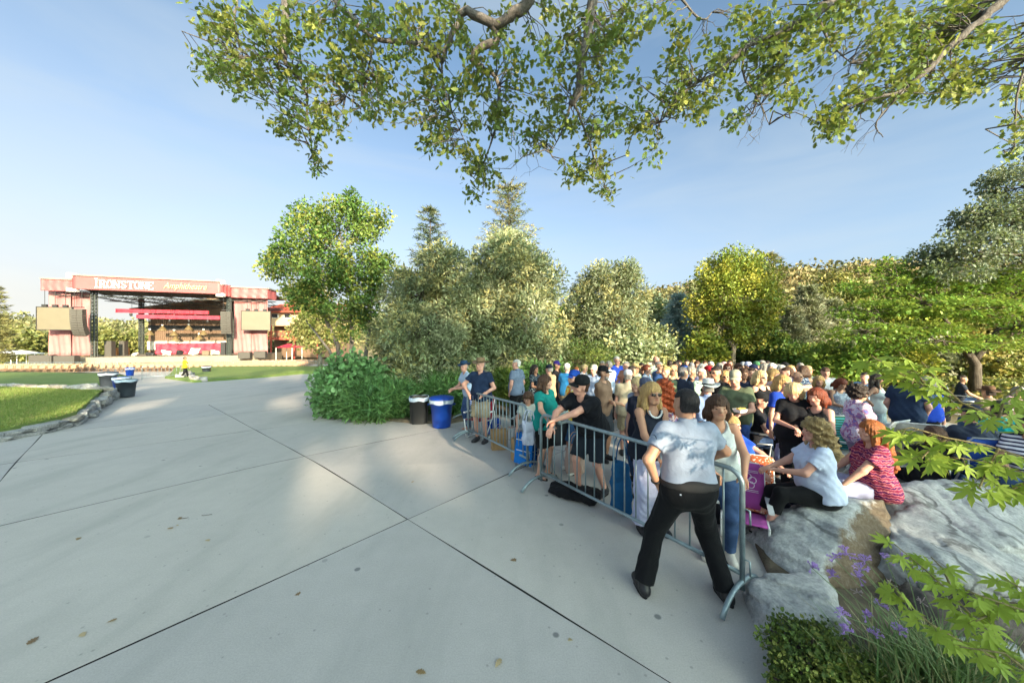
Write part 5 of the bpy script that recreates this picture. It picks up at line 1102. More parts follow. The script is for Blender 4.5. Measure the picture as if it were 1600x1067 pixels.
for k, s in enumerate(spots[:300]):
    tag(link('folding_chair', chm, None, s, (0, 0, SRZ + random.uniform(-.06, .06))), 'beige folding chair in the rows before the stage', 'chair', 'folding chairs before the stage')
if len(spots) > 300:
    V0 = np.array([v.co[:] for v in chm.vertices]); F0 = [np.array([p.vertices[:] for p in chm.polygons if len(p.vertices) == n_]) for n_ in (3, 4)]; Rn = np.array(R3); Vs, Fs = [], ([], [])
    for k, s in enumerate(spots[300:]):
        Vs.append(V0 @ Rn.T + np.array(s))
        for q in (0, 1): Fs[q].append(F0[q] + k * len(V0))
    tag(link('chair_rows', npmesh('chair_rows', np.concatenate(Vs), [np.concatenate(f) for f in Fs if len(f) and f[0].size], M_CH, smooth=False)), 'mass of folding chairs nearest the stage', 'chairs', kind='stuff')

# ============================================================ CROWD BARRIERS
M_GALV = mat('galvanised_steel', '#8fa0a6', .42, .18, 12, .55, bmp=.1)
def arc_pts(c_, r, a0, a1, n=6): return [(c_[0] + r * math.cos(a), 0, c_[1] + r * math.sin(a)) for a in np.linspace(a0, a1, n)]
def make_barrier(L, label, nb=17, simple=False):
    root = empty('crowd_barrier', (0, 0, 0), 0, label, 'barrier', 'steel crowd barriers'); r = .12; T, B = 1.09, .23
    fr = [(0, 0, .10)] + arc_pts((r, T - r), r, math.pi, math.pi / 2) + arc_pts((L - r, T - r), r, math.pi / 2, 0) + [(L, 0, .10)]
    MB().tube(fr, .021, 10 if not simple else 5).build('frame', M_GALV, root, smooth=True)
    MB().tube([(0, 0, B), (L, 0, B)], .019, 10 if not simple else 5).build('bottom_rail', M_GALV, root, smooth=True)
    bar = MB().tube([(0, 0, B), (0, 0, T)], .0085, 7 if not simple else 4).mesh('bar', M_GALV, True)
    for k in range(1, nb + 1): link('bar', bar, root, (L * k / (nb + 1), 0, 0))
    ft = MB(); t = np.linspace(-1, 1, 13); ft.tube([(0, .36 * s, .02 + .15 * (1 - abs(s) ** 2.6)) for s in t], .021, 8 if not simple else 4); fm = ft.mesh('foot', M_GALV, True)
    for x in (.0, L): link('foot', fm, root, (x, 0, 0))
    hk = MB().tube([(L, 0, .78), (L + .055, 0, .78), (L + .06, 0, .66)], .008, 6).mesh('hook', M_GALV, True); link('hook', hk, root); link('hook', hk, root, (0, 0, -.42))
    lp = MB().tube([(0, 0, .86), (-.05, 0, .86), (-.05, 0, .78), (0, 0, .78)], .008, 6).mesh('loop', M_GALV, True); link('loop', lp, root); link('loop', lp, root, (0, 0, -.42))
    return root
def place_barrier(a, b, label, nb=17):
    a, b = Vector(a), Vector(b); d = b - a; o = make_barrier(d.length, label, nb); o.location = (a.x, a.y, float(gz(a.x, a.y))); o.rotation_euler = (0, -math.atan2(float(gz(b.x, b.y) - gz(a.x, a.y)), d.length), math.atan2(d.y, d.x)); return o
B1a, B1b = (.43, 5.05), (1.93, 2.86); B2a, B2b = (-.98, 7.75), (.26, 5.6)
place_barrier(B1a, B1b, 'nearest steel crowd barrier, in front of which the guard stands'); place_barrier(B2a, B2b, 'second steel crowd barrier, below the man in the brown hat'); place_barrier((-1.42, 10.1), (-1.0, 7.85), 'steel crowd barrier seen end-on beside the blue bin')
def copy_tree(o, parent=None):
    c_ = o.copy(); C.objects.link(c_); c_.parent = parent
    for ch in o.children: copy_tree(ch, c_)
    return c_
fb = make_barrier(2.4, 'far crowd barrier before the chair rows, left of the gap', 10, True); first = True
for px, y, rz, lab in ((8, 578, .15, 'leftmost far crowd barrier behind the left lawn'), (36, 577, .15, 'far crowd barrier second from the left edge'), (64, 576, .15, 'far crowd barrier third from the left edge'), (92, 575, .15, 'far crowd barrier fourth from the left edge'), (120, 574, .15, 'far crowd barrier fifth from the left edge'), (148, 573, .15, 'far crowd barrier just left of the path'), (222, 586, .9, 'far crowd barrier turned at the end of the path beside the far blue bin'),
                       (330, 571, .3, 'far crowd barrier right of the person in yellow'), (365, 571, .3, 'far crowd barrier second right of the person in yellow'), (400, 571, .3, 'far crowd barrier third right of the person in yellow'), (435, 570, .3, 'far crowd barrier fourth right of the person in yellow'), (465, 570, .3, 'far crowd barrier left of the broadleaf tree')):
    o = fb if first else copy_tree(fb); first = False; D = 42 if y < 580 else 27
    if px > 300: D = 47
    w = at(px, 0, D); o.location = (w.x, D, float(gz(w.x, D)) - .02); o.rotation_euler = (0, 0, rz); o['label'] = lab; o['group'] = 'far crowd barriers'

# ============================================================ BINS
def round_bin(label, loc, m_, r=.29, H=.74, lid=True, liner=True, rim=.02):
    root = empty('litter_bin', loc, 0, label, 'bin')
    b_ = MB().lathe([(0, .01), (r * .80, .01), (r * .82, .04), (r * .97, H * .78), (r * 1.03, H * .78), (r * 1.05, H * .97), (r * 1.09, H * .97), (r * 1.09, H), (r * 1.0, H), (r * .97, H * .9), (r * .8, .06), (0, .06)], n=32).build('bin_body', m_, root, smooth=True)
    for s in (-1, 1): MB().tube([(s * r * 1.03, -.09, H * .84), (s * r * 1.22, -.06, H * .82), (s * r * 1.22, .06, H * .82), (s * r * 1.03, .09, H * .84)], .014, 6).build('handle', m_, root, smooth=True)
    if liner:
        rr = [(r * 1.10, H + .01), (r * 1.12, H - .03), (r * 1.11, H - .09), (r * 1.09, H - .10)]; lb = MB().lathe(rr, n=40); v = lb.v[0]; v[:, :2] *= 1 + .012 * np.sin(np.arctan2(v[:, 1], v[:, 0]) * 9)[:, None]; v[:, 2] += .015 * np.sin(np.arctan2(v[:, 1], v[:, 0]) * 5) * (v[:, 2] < H)
        lb.build('bag_liner', mat('clear_bag', '#aebfd0', .25, .1, 10), root, smooth=True)
    if lid: MB().lathe([(r * 1.12, H + .005), (r * 1.14, H + .03), (r * 1.06, H + .06), (r * .5, H + .09), (r * .42, H + .085), (0, H + .06)], n=32).build('lid', m_, root, smooth=True)
    return root
def square_bin(label, loc, m_, w=.5, H=.74, rz=.2):
    root = empty('litter_bin', loc, rz, label, 'bin'); mb = MB(); prof = []
    for z, s in ((.01, .78), (.06, .80), (H * .8, .94), (H * .8 + .01, 1.0), (H, 1.03)): prof.append((z, s))
    V = []; n = 28
    for z, s in prof:
        for k in range(n):
            a = 2 * math.pi * k / n; q = (abs(math.cos(a)) ** 6 + abs(math.sin(a)) ** 6) ** (-1 / 6); V.append((math.cos(a) * q * w / 2 * s, math.sin(a) * q * w / 2 * s, z))
    F = [[i * n + k, i * n + (k + 1) % n, (i + 1) * n + (k + 1) % n, (i + 1) * n + k] for i in range(len(prof) - 1) for k in range(n)]
    mb.add(V, F); mb.box((0, 0, H - .2), (w * .8, w * .8, .02)); mb.build('bin_body', m_, root, smooth=True)
    for s in (-1, 1):
        for t_ in (-1, 1): MB().box((s * w * .455, t_ * w * .2, H * .38), (.02, .07, H * .7), ry=s * .06).build('rib', m_, root)
    lb = MB(); V2 = []
    for z, s in ((H + .01, 1.0), (H + .015, 1.07), (H - .04, 1.09), (H - .09, 1.06)):
        for k in range(n): a = 2 * math.pi * k / n; q = (abs(math.cos(a)) ** 6 + abs(math.sin(a)) ** 6) ** (-1 / 6); V2.append((math.cos(a) * q * w / 2 * s, math.sin(a) * q * w / 2 * s, z + .012 * math.sin(a * 7)))
    lb.add(V2, [[i * n + k, i * n + (k + 1) % n, (i + 1) * n + (k + 1) % n, (i + 1) * n + k] for i in range(3) for k in range(n)]); lb.build('bag_liner', mat('clear_bag', '#aebfd0', .25, .1, 10), root, smooth=True)
M_BLUE = mat('blue_plastic', '#0f3f9e', .4, .06, 3); M_BINBLK = mat('black_plastic', '#191d20', .45, .15, 3); M_BINGREY = mat('dark_grey_plastic', '#2f3740', .5, .1, 3)
p = hit(690, 667); round_bin('round blue bin with lid beside the shrub bed', tuple(p), M_BLUE); p = hit(655, 661); square_bin('square black bin with clear liner left of the round blue bin', tuple(p), M_BINBLK)
p = hit(197, 620); round_bin('open dark grey bin at the end of the stone wall', tuple(p), M_BINGREY, .34, .80, lid=False); p = hit(177, 618); round_bin('blue bin between the two dark bins by the stone wall', tuple(p + Vector((-.2, .5, 0))), M_BLUE, .29, .8, lid=False)
p = hit(157, 612); round_bin('dark lidded bin behind the stone wall', tuple(p + Vector((-.3, .6, .12))), M_BINGREY, .34, .8); p = hit(203, 587); round_bin('small far blue bin beside the path', tuple(p), M_BLUE, .3, .7); p = hit(302, 585); round_bin('far dark bin beside the person in yellow', tuple(p + Vector((.8, .6, 0))), M_BINGREY, .36, .75)
# ============================================================ PEOPLE
# A body is one continuous surface: capsules and ellipsoids blended in a distance field and meshed with surface nets.
class Field:
    def __init__(s): s.P = []
    def cap(s, a, b, ra, rb=None, k=.03, clip=None): s.P.append(('c', np.array(a, float), np.array(b, float), ra, ra if rb is None else rb, k, clip)); return s
    def ell(s, c_, r, R=None, k=.03, clip=None): s.P.append(('e', np.array(c_, float), np.array(r, float), np.eye(3) if R is None else R, 0, k, clip)); return s
    def cut(s, fn): s.P.append(('x', fn)); return s
    def mesh(s, vs, disp=None):
        lo = np.full(3, 9.); hi = np.full(3, -9.); bx = []
        for p in s.P:
            if p[0] == 'c': m = max(p[3], p[4]); l, h_ = np.minimum(p[1], p[2]) - m, np.maximum(p[1], p[2]) + m
            elif p[0] == 'e': m = p[2].max(); l, h_ = p[1] - m, p[1] + m
            else: bx.append(None); continue
            bx.append((l, h_)); lo = np.minimum(lo, l); hi = np.maximum(hi, h_)
        lo = lo - 3 * vs; hi = hi + 3 * vs; n = np.ceil((hi - lo) / vs).astype(int) + 1; F = np.full(n, .2, np.float32)
        ax = [(lo[i] + np.arange(n[i]) * vs).astype(np.float32) for i in range(3)]
        for p, b in zip(s.P, bx):
            if p[0] == 'x':
                g = np.meshgrid(*ax, indexing='ij'); F = np.maximum(F, p[1](g[0], g[1], g[2]).astype(np.float32)); continue
            k = p[5]; m = k + 2 * vs; i0 = np.maximum(0, ((b[0] - m - lo) / vs).astype(int)); i1 = np.minimum(n, ((b[1] + m - lo) / vs).astype(int) + 2)
            sl = tuple(slice(i0[i], i1[i]) for i in range(3)); X, Y, Z = np.meshgrid(*[ax[i][sl[i]] for i in range(3)], indexing='ij')
            if p[0] == 'c':
                a, ba = p[1], p[2] - p[1]; q = max(1e-9, ba @ ba); x, y, z = X - a[0], Y - a[1], Z - a[2]
                h_ = np.clip((x * ba[0] + y * ba[1] + z * ba[2]) / q, 0, 1)
                d = np.sqrt((x - h_ * ba[0]) ** 2 + (y - h_ * ba[1]) ** 2 + (z - h_ * ba[2]) ** 2) - (p[3] + (p[4] - p[3]) * h_)
            else:
                R = p[3]; r = p[2]; x, y, z = X - p[1][0], Y - p[1][1], Z - p[1][2]; u = [(R[0, i] * x + R[1, i] * y + R[2, i] * z) / r[i] for i in range(3)]
                k0 = np.sqrt(u[0] ** 2 + u[1] ** 2 + u[2] ** 2); k1 = np.sqrt((u[0] / r[0]) ** 2 + (u[1] / r[1]) ** 2 + (u[2] / r[2]) ** 2) + 1e-6; d = k0 * (k0 - 1) / k1
            if p[6] is not None:
                for pt, nn in p[6]: d = np.maximum(d, (X - pt[0]) * nn[0] + (Y - pt[1]) * nn[1] + (Z - pt[2]) * nn[2])
            f = F[sl]; h_ = np.maximum(k - np.abs(f - d), 0) / k; F[sl] = np.minimum(f, d) - h_ * h_ * k * .25
        V, Q = surface_nets(F, lo, vs)
        if disp is not None and len(V):
            N_ = np.zeros_like(V); e1, e2 = V[Q[:, 1]] - V[Q[:, 0]], V[Q[:, 3]] - V[Q[:, 0]]; fn = np.cross(e1, e2)
            for j in range(4): np.add.at(N_, Q[:, j], fn)
            V = V + unit(N_) * disp(V)[:, None]
        return V, Q

def fold_noise(amp, freq, seed):
    rr = np.random.default_rng(seed); K = [(rr.normal(0, 1, 3) * np.array([1, 1, .7]) * freq * f, rr.random() * 6.28, 1 / f ** .6) for f in (1, 1, 1.7, 2.6)]
    def fn(V): return amp * sum(w * np.sin(V @ k + ph + 1.2 * np.sin(V[:, 2] * freq * .6 + ph)) for k, ph, w in K) / 2.2
    return fn
def hair_noise(amp, seed, wavy):
    def fn(V):
        a = np.arctan2(V[:, 1], V[:, 0]); s = np.sin(a * 23 + seed) * .5 + np.sin(a * 41 + V[:, 2] * 30 + seed) * .5
        return amp * (s + wavy * (np.sin(V[:, 2] * 75 + a * 6 + seed) + np.sin(V[:, 2] * 110 + V[:, 0] * 60)) + .5 * vnoise(V * 30 + seed))
    return fn

SKIN = {'fair': (.56, .335, .245), 'pink': (.60, .33, .25), 'tan': (.45, .255, .165), 'olive': (.36, .20, .125)}
def skin_mat():
    m, nt, bs = nodes_of('skin'); at_ = N(nt, 'ShaderNodeAttribute', attribute_name='tint'); f = noise(nt, 35, 4, .6)
    nt.links.new(mixc(nt, ramp(nt, f, (.3, .75), (0.0, .22)), at_.outputs['Color'], (.50, .20, .14)), bs.inputs['Base Color']); bs.inputs['Roughness'].default_value = .5; bs.inputs['Specular IOR Level'].default_value = .35
    bs.inputs['Subsurface Weight'].default_value = .08; bs.inputs['Subsurface Radius'].default_value = (.02, .008, .004); bump(nt, bs, noise(nt, 260, 3, .6), .12, .002); return m
M_SKIN = skin_mat()
def cloth(col, kind='plain', col2=None):
    key = ('cloth', col, kind, col2)
    if key in _M: return _M[key]
    m, nt, bs = nodes_of('cloth'); c_ = np.array(lin(col)); big = noise(nt, 5, 4, .6)
    base = mixc(nt, ramp(nt, big, (.3, .7), (0.0, 1.0)), tuple(c_ * .86), tuple(np.clip(c_ * 1.1, 0, 1)))
    if kind == 'denim':
        base = mixc(nt, ramp(nt, noise(nt, 7, 3, .5), (.45, .72), (0.0, .55)), base, tuple(np.clip(c_ * 2.2 + .03, 0, 1)))
    elif kind == 'tiedye':
        f = noise(nt, 9, 5, .6, dist=1.5); base = ramp(nt, f, (.34, .44, .52, .60, .70), ('#c4341c', '#e8862a', '#f1d24a', '#e9e2d4', '#d0452a'))
    elif kind == 'floral':
        f = noise(nt, 16, 3, .6, dist=.8); base = ramp(nt, f, (.36, .46, .54, .64), (col, '#e9e4ea', col2 or '#c9607f', '#7a86c8'))
    elif kind == 'dark_floral':
        f = noise(nt, 42, 2, .5); base = ramp(nt, f, (.45, .56, .62), (col, col, col2 or '#9fb0b8'))
    elif kind == 'aztec':
        tcn = nt.nodes.new('ShaderNodeTexCoord'); wv = N(nt, 'ShaderNodeTexWave', Scale=5.5, Distortion=3.5, bands_direction='Z'); wv.inputs['Detail'].default_value = 3; wv.inputs['Detail Scale'].default_value = 5; nt.links.new(tcn.outputs['Object'], wv.inputs['Vector'])
        base = ramp(nt, wv.outputs['Fac'], (.1, .35, .55, .8), ('#4e1b4c', '#a5446a', '#cf8a84', '#7c2545'))
    elif kind == 'stripe':
        tcn = nt.nodes.new('ShaderNodeTexCoord'); wv = N(nt, 'ShaderNodeTexWave', Scale=7.0, Distortion=.4, bands_direction='Z'); nt.links.new(tcn.outputs['Object'], wv.inputs['Vector'])
        base = ramp(nt, wv.outputs['Fac'], (.55, .62), (col, col2 or '#20264a'))
    elif kind == 'camo':
        f = noise(nt, 18, 3, .5); base = ramp(nt, f, (.42, .48, .56), ('#2f3a2a', '#59604a', '#8a8a72'))
    elif kind == 'print':
        tcn = nt.nodes.new('ShaderNodeTexCoord'); dv = N(nt, 'ShaderNodeVectorMath', operation='SUBTRACT'); nt.links.new(tcn.outputs['Object'], dv.inputs[0]); dv.inputs[1].default_value = (0, -.30, 1.10)
        ln_ = N(nt, 'ShaderNodeVectorMath', operation='LENGTH'); nt.links.new(dv.outputs[0], ln_.inputs[0]); mk = clampf(nt, ln_.outputs['Value'], .17, .15)
        base = mixc(nt, mk, base, ramp(nt, noise(nt, 14, 3, .6), (.40, .47, .53, .60, .68), ('#141820', '#2b7fb8', '#e2a52e', '#d4502a', '#1a1d26')))
    elif kind == 'khaki':
        base = mixc(nt, ramp(nt, noise(nt, 34, 2, .5), (.5, .6), (0.0, .4)), base, tuple(c_ * .6))
    nt.links.new(base, bs.inputs['Base Color']); bs.inputs['Roughness'].default_value = .85; bs.inputs['Specular IOR Level'].default_value = .2
    bs.inputs['Sheen Weight'].default_value = .03
    h1 = noise(nt, 9, 4, .6, dist=.6); h2 = noise(nt, 300, 2, .5); a2 = N(nt, 'ShaderNodeMath', operation='MULTIPLY_ADD'); nt.links.new(h2, a2.inputs[0]); a2.inputs[1].default_value = .06; nt.links.new(h1, a2.inputs[2])
    bump(nt, bs, a2.outputs[0], .42, .03); _M[key] = m; return m
def hairmat(col):
    key = ('hair', col)
    if key in _M: return _M[key]
    m, nt, bs = nodes_of('hair'); c_ = np.array(lin(col)); f = noise(nt, 40, 5, .7, stretch=(3.2, 3.2, .25), dist=.3)
    nt.links.new(ramp(nt, f, (.28, .5, .74), (tuple(c_ * .45), tuple(c_), tuple(np.clip(c_ * 1.6 + .01, 0, 1)))), bs.inputs['Base Color']); bs.inputs['Roughness'].default_value = .45; bs.inputs['Specular IOR Level'].default_value = .4
    bump(nt, bs, noise(nt, 70, 4, .7, stretch=(3.2, 3.2, .2)), .9, .012); _M[key] = m; return m
HC = {'black': '#17151a', 'dark': '#2b211c', 'brown': '#4a3222', 'auburn': '#6e3018', 'red': '#a5481f', 'ginger': '#9a5a2a', 'blonde': '#b99862', 'light': '#cdb383', 'grey': '#8b8883', 'white': '#c9c6bf', 'salt': '#57565a', 'sandy': '#9c8459'}
M_EYE = mat('eye', '#1a1210', .25, .1); M_LENS = mat('dark_lens', '#08080a', .12, .1); M_SHOE = mat('black_shoe', '#141519', .4, .2, 9); M_SOLE = mat('rubber_sole', '#101012', .7)

def ik(a, b, l1, l2, hint):
    a, b = np.array(a, float), np.array(b, float); d = b - a; L = np.linalg.norm(d); L2 = min(L, (l1 + l2) * .998); u = d / (L + 1e-9); b = a + u * L2
    x = (l1 * l1 - l2 * l2 + L2 * L2) / (2 * L2); y = math.sqrt(max(0, l1 * l1 - x * x)); h_ = np.array(hint, float); h_ = h_ - u * (h_ @ u); h_ /= np.linalg.norm(h_) + 1e-9
    return a + u * x + h_ * y, b

POSES = {  # wrists, elbow hints, ankles: metres for a 1.75 m figure facing -Y (its left is +X)
    'stand': dict(wl=(.26, -.04, .84), wr=(-.26, -.02, .85)), 'cross': dict(wl=(-.07, -.20, 1.13), wr=(.09, -.22, 1.10)), 'hold': dict(wl=(.24, -.03, .86), wr=(-.10, -.30, 1.12)), 'hold2': dict(wl=(.09, -.30, 1.10), wr=(-.11, -.30, 1.13)),
    'hip': dict(wl=(.19, .0, 1.05), wr=(-.25, -.02, .86), el=(1, .5, 0)), 'hips': dict(wl=(.20, .02, 1.04), wr=(-.20, .02, 1.04), el=(1, .6, 0), er=(-1, .6, 0)), 'pocket': dict(wl=(.20, -.06, .92), wr=(-.20, -.06, .92), el=(1, .8, 0), er=(-1, .8, 0)),
    'phone': dict(wl=(.05, -.26, 1.08), wr=(-.04, -.30, 1.10)), 'face': dict(wl=(.24, -.03, .86), wr=(-.06, -.18, 1.46)), 'up': dict(wl=(.10, -.10, 1.58), wr=(-.30, -.05, .88), el=(1, -.2, .2)),
    'walk': dict(wl=(.25, .12, .88), wr=(-.25, -.18, .90), al=(.09, -.24, .08), ar=(-.09, .26, .12)),
    'rail': dict(lean=14, wl=(.02, -.36, 1.08), wr=(-.10, -.36, 1.05), pz=.93, py=.05), 'rail1': dict(lean=3, wl=(.24, -.02, .86), wr=(-.20, -.42, 1.10), er=(-1, .3, .3)),
    'leanon': dict(lean=30, wl=(-.14, -.46, 1.10), wr=(-.20, -.48, 1.00), pz=.90, py=.16, al=(.12, .28, .08), ar=(-.12, .02, .08), el=(1, -.2, -.3), er=(-1, .1, -.1)),
    'sit': dict(lean=6, pz=.50, py=.05, wl=(.14, -.34, .60), wr=(-.14, -.34, .60), al=(.12, -.46, .08), ar=(-.12, -.44, .08), kn=(0, -1, .9)), 'lowsit': dict(lean=-12, pz=.28, py=.12, wl=(.20, -.30, .50), wr=(-.20, -.30, .50), al=(.15, -.78, .08), ar=(-.13, -.76, .08), kn=(0, -.3, 1)),
    'chat': dict(wl=(.05, -.28, 1.02), wr=(-.08, -.30, 1.00)), 'guard': dict(lean=4, wr=(-.25, -.30, 1.02), wl=(.25, -.02, .93), el=(1, .7, 0), er=(-1, .2, -.2), al=(.36, .0, .08), ar=(-.28, .05, .08), pz=.89, curl=.25),
}
def hand(f, W, d, palm, s, side, curl=.5):
    """palm, four fingers of unequal length and a thumb on the side of the palm; d along the hand, palm = palm normal"""
    d = d / np.linalg.norm(d); n = palm - d * (palm @ d); n = n / (np.linalg.norm(n) + 1e-9); x = np.cross(d, n) * side
    for o_ in (-.030, -.010, .010, .030): f.cap(W + d * .01 * s, W + (d * .082 + x * o_) * s, .015 * s, .0125 * s, .012)
    for o_, L in ((.030, .062), (.010, .074), (-.010, .070), (-.030, .055)):
        b = W + (d * .085 + x * o_) * s; d1 = d * math.cos(curl * .7) + n * math.sin(curl * .7); d2 = d * math.cos(curl * 1.8) + n * math.sin(curl * 1.8)
        m = b + d1 * L * .55 * s; f.cap(b, m, .0092 * s, .0085 * s, .004); f.cap(m, m + d2 * L * .55 * s, .0085 * s, .0072 * s, .004)
    t0 = W + (d * .025 + x * .030) * s; t1 = t0 + (d * .030 + x * .028 + n * .012) * s; f.cap(t0, t1, .0125 * s, .0105 * s, .006); f.cap(t1, t1 + (d * .030 + x * .006 + n * .012) * s, .0105 * s, .008 * s, .004)

PCOUNT = [0]
def person(label, px, py, D, face=0, sex='m', pose='stand', hair=('short', 'brown'), hat=None, top=('tee', '#444444'), bottom=('pants', '#26282e'), skin='fair', heavy=0.0, look=0.0, nod=0.0, glasses=False, shoes='#15161a', height=None, loc=None, beard=None, near=None, seat=None, over={}, group='people waiting behind the barriers', bracelet=None):
    PCOUNT[0] += 1; seed = PCOUNT[0]; P = dict(POSES[pose]); P.update(over); fem = sex == 'f'
    X = (px - CX) / FPX * D; g0 = float(gz(X, D)) if seat is None else seat
    if loc is not None: X, D, g0 = loc
    if height is None:
        height = at(px, py, D).z - g0
        if hat: height -= .03 if hat[0] in ('cap', 'visor') else .06
        if pose in ('stand', 'hold', 'hold2', 'cross', 'hip', 'hips', 'pocket', 'phone', 'face', 'up', 'chat', 'walk', 'rail1'): height = min(1.92, max(1.5, height))
    s = height / 1.75; vs = near or (.0085 if D < 4.2 else .0105 if D < 5.7 else .015 if D < 8 else .021)
    fine = D < 6.0
    root = empty('person', (X, D, g0), math.radians(face), label, 'person', group)
    gth = 1 + heavy * .35; lean = math.radians(P.get('lean', 0)); pz = P.get('pz', .95); py_ = P.get('py', 0.0)
    pel = np.array([0, py_, pz]); RL = np.array(Matrix.Rotation(lean, 3, 'X')); 
    if lean: pass
    TF = lambda p: (pel + RL @ (np.array(p, float) - np.array([0, 0, .95])) + 0) if True else p     # torso frame
    RLx = RL
    sw = .148 if fem else .172
    SHl, SHr = TF((sw, .01, 1.425)), TF((-sw, .01, 1.425)); l1, l2 = .295, .255
    WL, WR = np.array(P['wl'], float), np.array(P['wr'], float)
    EL, WL = ik(SHl, WL, l1, l2, P.get('el', (.7, .8, -.1))); ER, WR = ik(SHr, WR, l1, l2, P.get('er', (-.7, .8, -.1)))
    HPl, HPr = pel + np.array([.092, 0, -.02]), pel + np.array([-.092, 0, -.02]); AL, AR = np.array(P.get('al', (.11, .0, .08)), float), np.array(P.get('ar', (-.11, .03, .08)), float)
    kn = P.get('kn', (0, -1, 0)); KL, AL = ik(HPl, AL, .43, .43, np.array(kn) + np.array([.12, 0, 0])); KR, AR = ik(HPr, AR, .43, .43, np.array(kn) + np.array([-.12, 0, 0]))
    HR_ = RL @ np.array(Matrix.Rotation(math.radians(look), 3, 'Z') @ Matrix.Rotation(math.radians(nod) - lean * .75, 3, 'X')); NK = TF((0, .012, 1.50)); HF = lambda p: NK + HR_ @ (np.array(p, float) - np.array([0, .012, 1.50]))
    a_s = .9 if fem else 1.0; am = a_s * (1 + heavy * .22)
    def torso(f, t=0.0, clip=None, bust=True, kk=.06, belly=True):
        w = 1.0 if not fem else .90
        f.cap(TF((-.088 * w * gth, .0, 1.31)), TF((.088 * w * gth, .0, 1.31)), (.108 if not fem else .098) * (1 + heavy * .12) + t, k=kk, clip=clip)
        f.cap(TF((-.070 * gth, .0, 1.14)), TF((.070 * gth, .0, 1.14)), (.107 if not fem else .092) * gth ** .5 + t, k=kk + .02, clip=clip)
        hw = .082 if not fem else .092; f.cap(TF((-hw * gth, .01, .98)), TF((hw * gth, .01, .98)), (.110 if not fem else .118) * gth ** .4 + t, k=kk + .02, clip=clip)
        f.cap(TF((-sw * .93, .012, 1.42)), TF((sw * .93, .012, 1.42)), .058 + t, k=.05, clip=clip); f.cap(TF((0, .02, 1.40)), TF((0, .018, 1.49)), .085 + t * .8, .058 + t * .5, .05, clip=clip)
        if heavy > .2 and belly: f.ell(TF((0, -.05 - .04 * heavy, 1.08)), np.array([.135, .11, .15]) * gth + t, RLx, .06, clip)
        if fem and bust:
            for sx in (-1, 1): f.ell(TF((sx * .072, -.095 - .02 * heavy, 1.265)), np.array([.068, .062, .070]) * (1 + heavy * .3) + t, RLx, .04, clip)
        f.ell(TF((0, .055, .92)), np.array([.125 * gth, .070, .11]) + t, RLx, .07, clip)
    def arms(f, t=0.0, upto=None, full=True, low=0.0):
        for S, E, W_ in ((SHl, EL, WL), (SHr, ER, WR)):
            if upto is not None and upto <= 1:
                e = S + (E - S) * upto; dd = unit(E - S); f.cap(S, S + (E - S) * min(1, upto + .1), .058 * am + t, .050 * am + t * 1.3, .03, clip=[(e, dd)])
            else:
                f.cap(S, E, .053 * am + t, .040 * am + t, .03)
                if upto is None or upto > 1.5: f.cap(E, W_, .042 * am + t, .027 * a_s + t, .02)
    def legs(f, t=0.0, upto=None, k=.075, flare=0.0):
        for Hh, K, A_ in ((HPl, KL, AL), (HPr, KR, AR)):
            th = (.092 if not fem else .094) * (1 + heavy * .22)
            if upto is not None and upto <= 1:
                e = Hh + (K - Hh) * upto; dd = unit(K - Hh); f.cap(Hh, Hh + (K - Hh) * (upto + .12), th + t, .066 + t + flare, k, clip=[(e, dd)])
            elif upto is not None:
                e = K + (A_ - K) * (upto - 1); dd = unit(A_ - K); f.cap(Hh, K, th + t, .060 + t, k); f.cap(K, K + (A_ - K) * min(1.08, upto - .9), .060 + t, .046 + t + flare, .03, clip=[(e, dd)])
            else:
                f.cap(Hh, K, th + t, .056 + t, k); f.cap(K, A_, .052 + t, .036 + t, .02); c_ = K + (A_ - K) * .32; f.cap(c_ + np.array([0, .016, 0]), c_ + (A_ - K) * .2 + np.array([0, .012, 0]), .047 + t, .036 + t, .03)
    # ---- body
    f = Field(); torso(f, -.012, bust=True); arms(f); legs(f)
    f.cap(NK + RL @ np.array([0, 0, -.05]), HF((0, -.005, 1.60)), .054 * (1 if not fem else .88) * (1 + heavy * .2), .050 * (1 if not fem else .86) * (1 + heavy * .15), .03)
    f.ell(HF((0, .006, 1.672)), (.076, .095, .088), HR_, .03); f.ell(HF((0, -.030, 1.622)), np.array([.062, .068, .090]) * (1 + heavy * .06), HR_, .03); f.cap(HF((-.022, -.062, 1.556)), HF((.022, -.062, 1.556)), .027, k=.035)
    f.cap(HF((0, -.098, 1.655)), HF((0, -.112, 1.622)), .009, .0145, .014); f.cap(HF((-.013, -.100, 1.617)), HF((.013, -.100, 1.617)), .010, k=.010); f.cap(HF((-.038, -.082, 1.672)), HF((.038, -.082, 1.672)), .012, k=.02)
    for sx in (-1, 1): f.ell(HF((sx * .050, -.058, 1.622)), (.022, .024, .026), HR_, .02); f.ell(HF((sx * .078, .008, 1.640)), (.011, .020, .032), HR_, .008)
    f.cap(HF((-.018, -.094, 1.588)), HF((.018, -.094, 1.588)), .0085, k=.008)
    for A_, sgn in ((AL, 1), (AR, -1)): f.cap(A_ + np.array([0, .035, -.045]), A_ + np.array([sgn * .012, -.145, -.058]), .032, .022, .03)
    hands = []
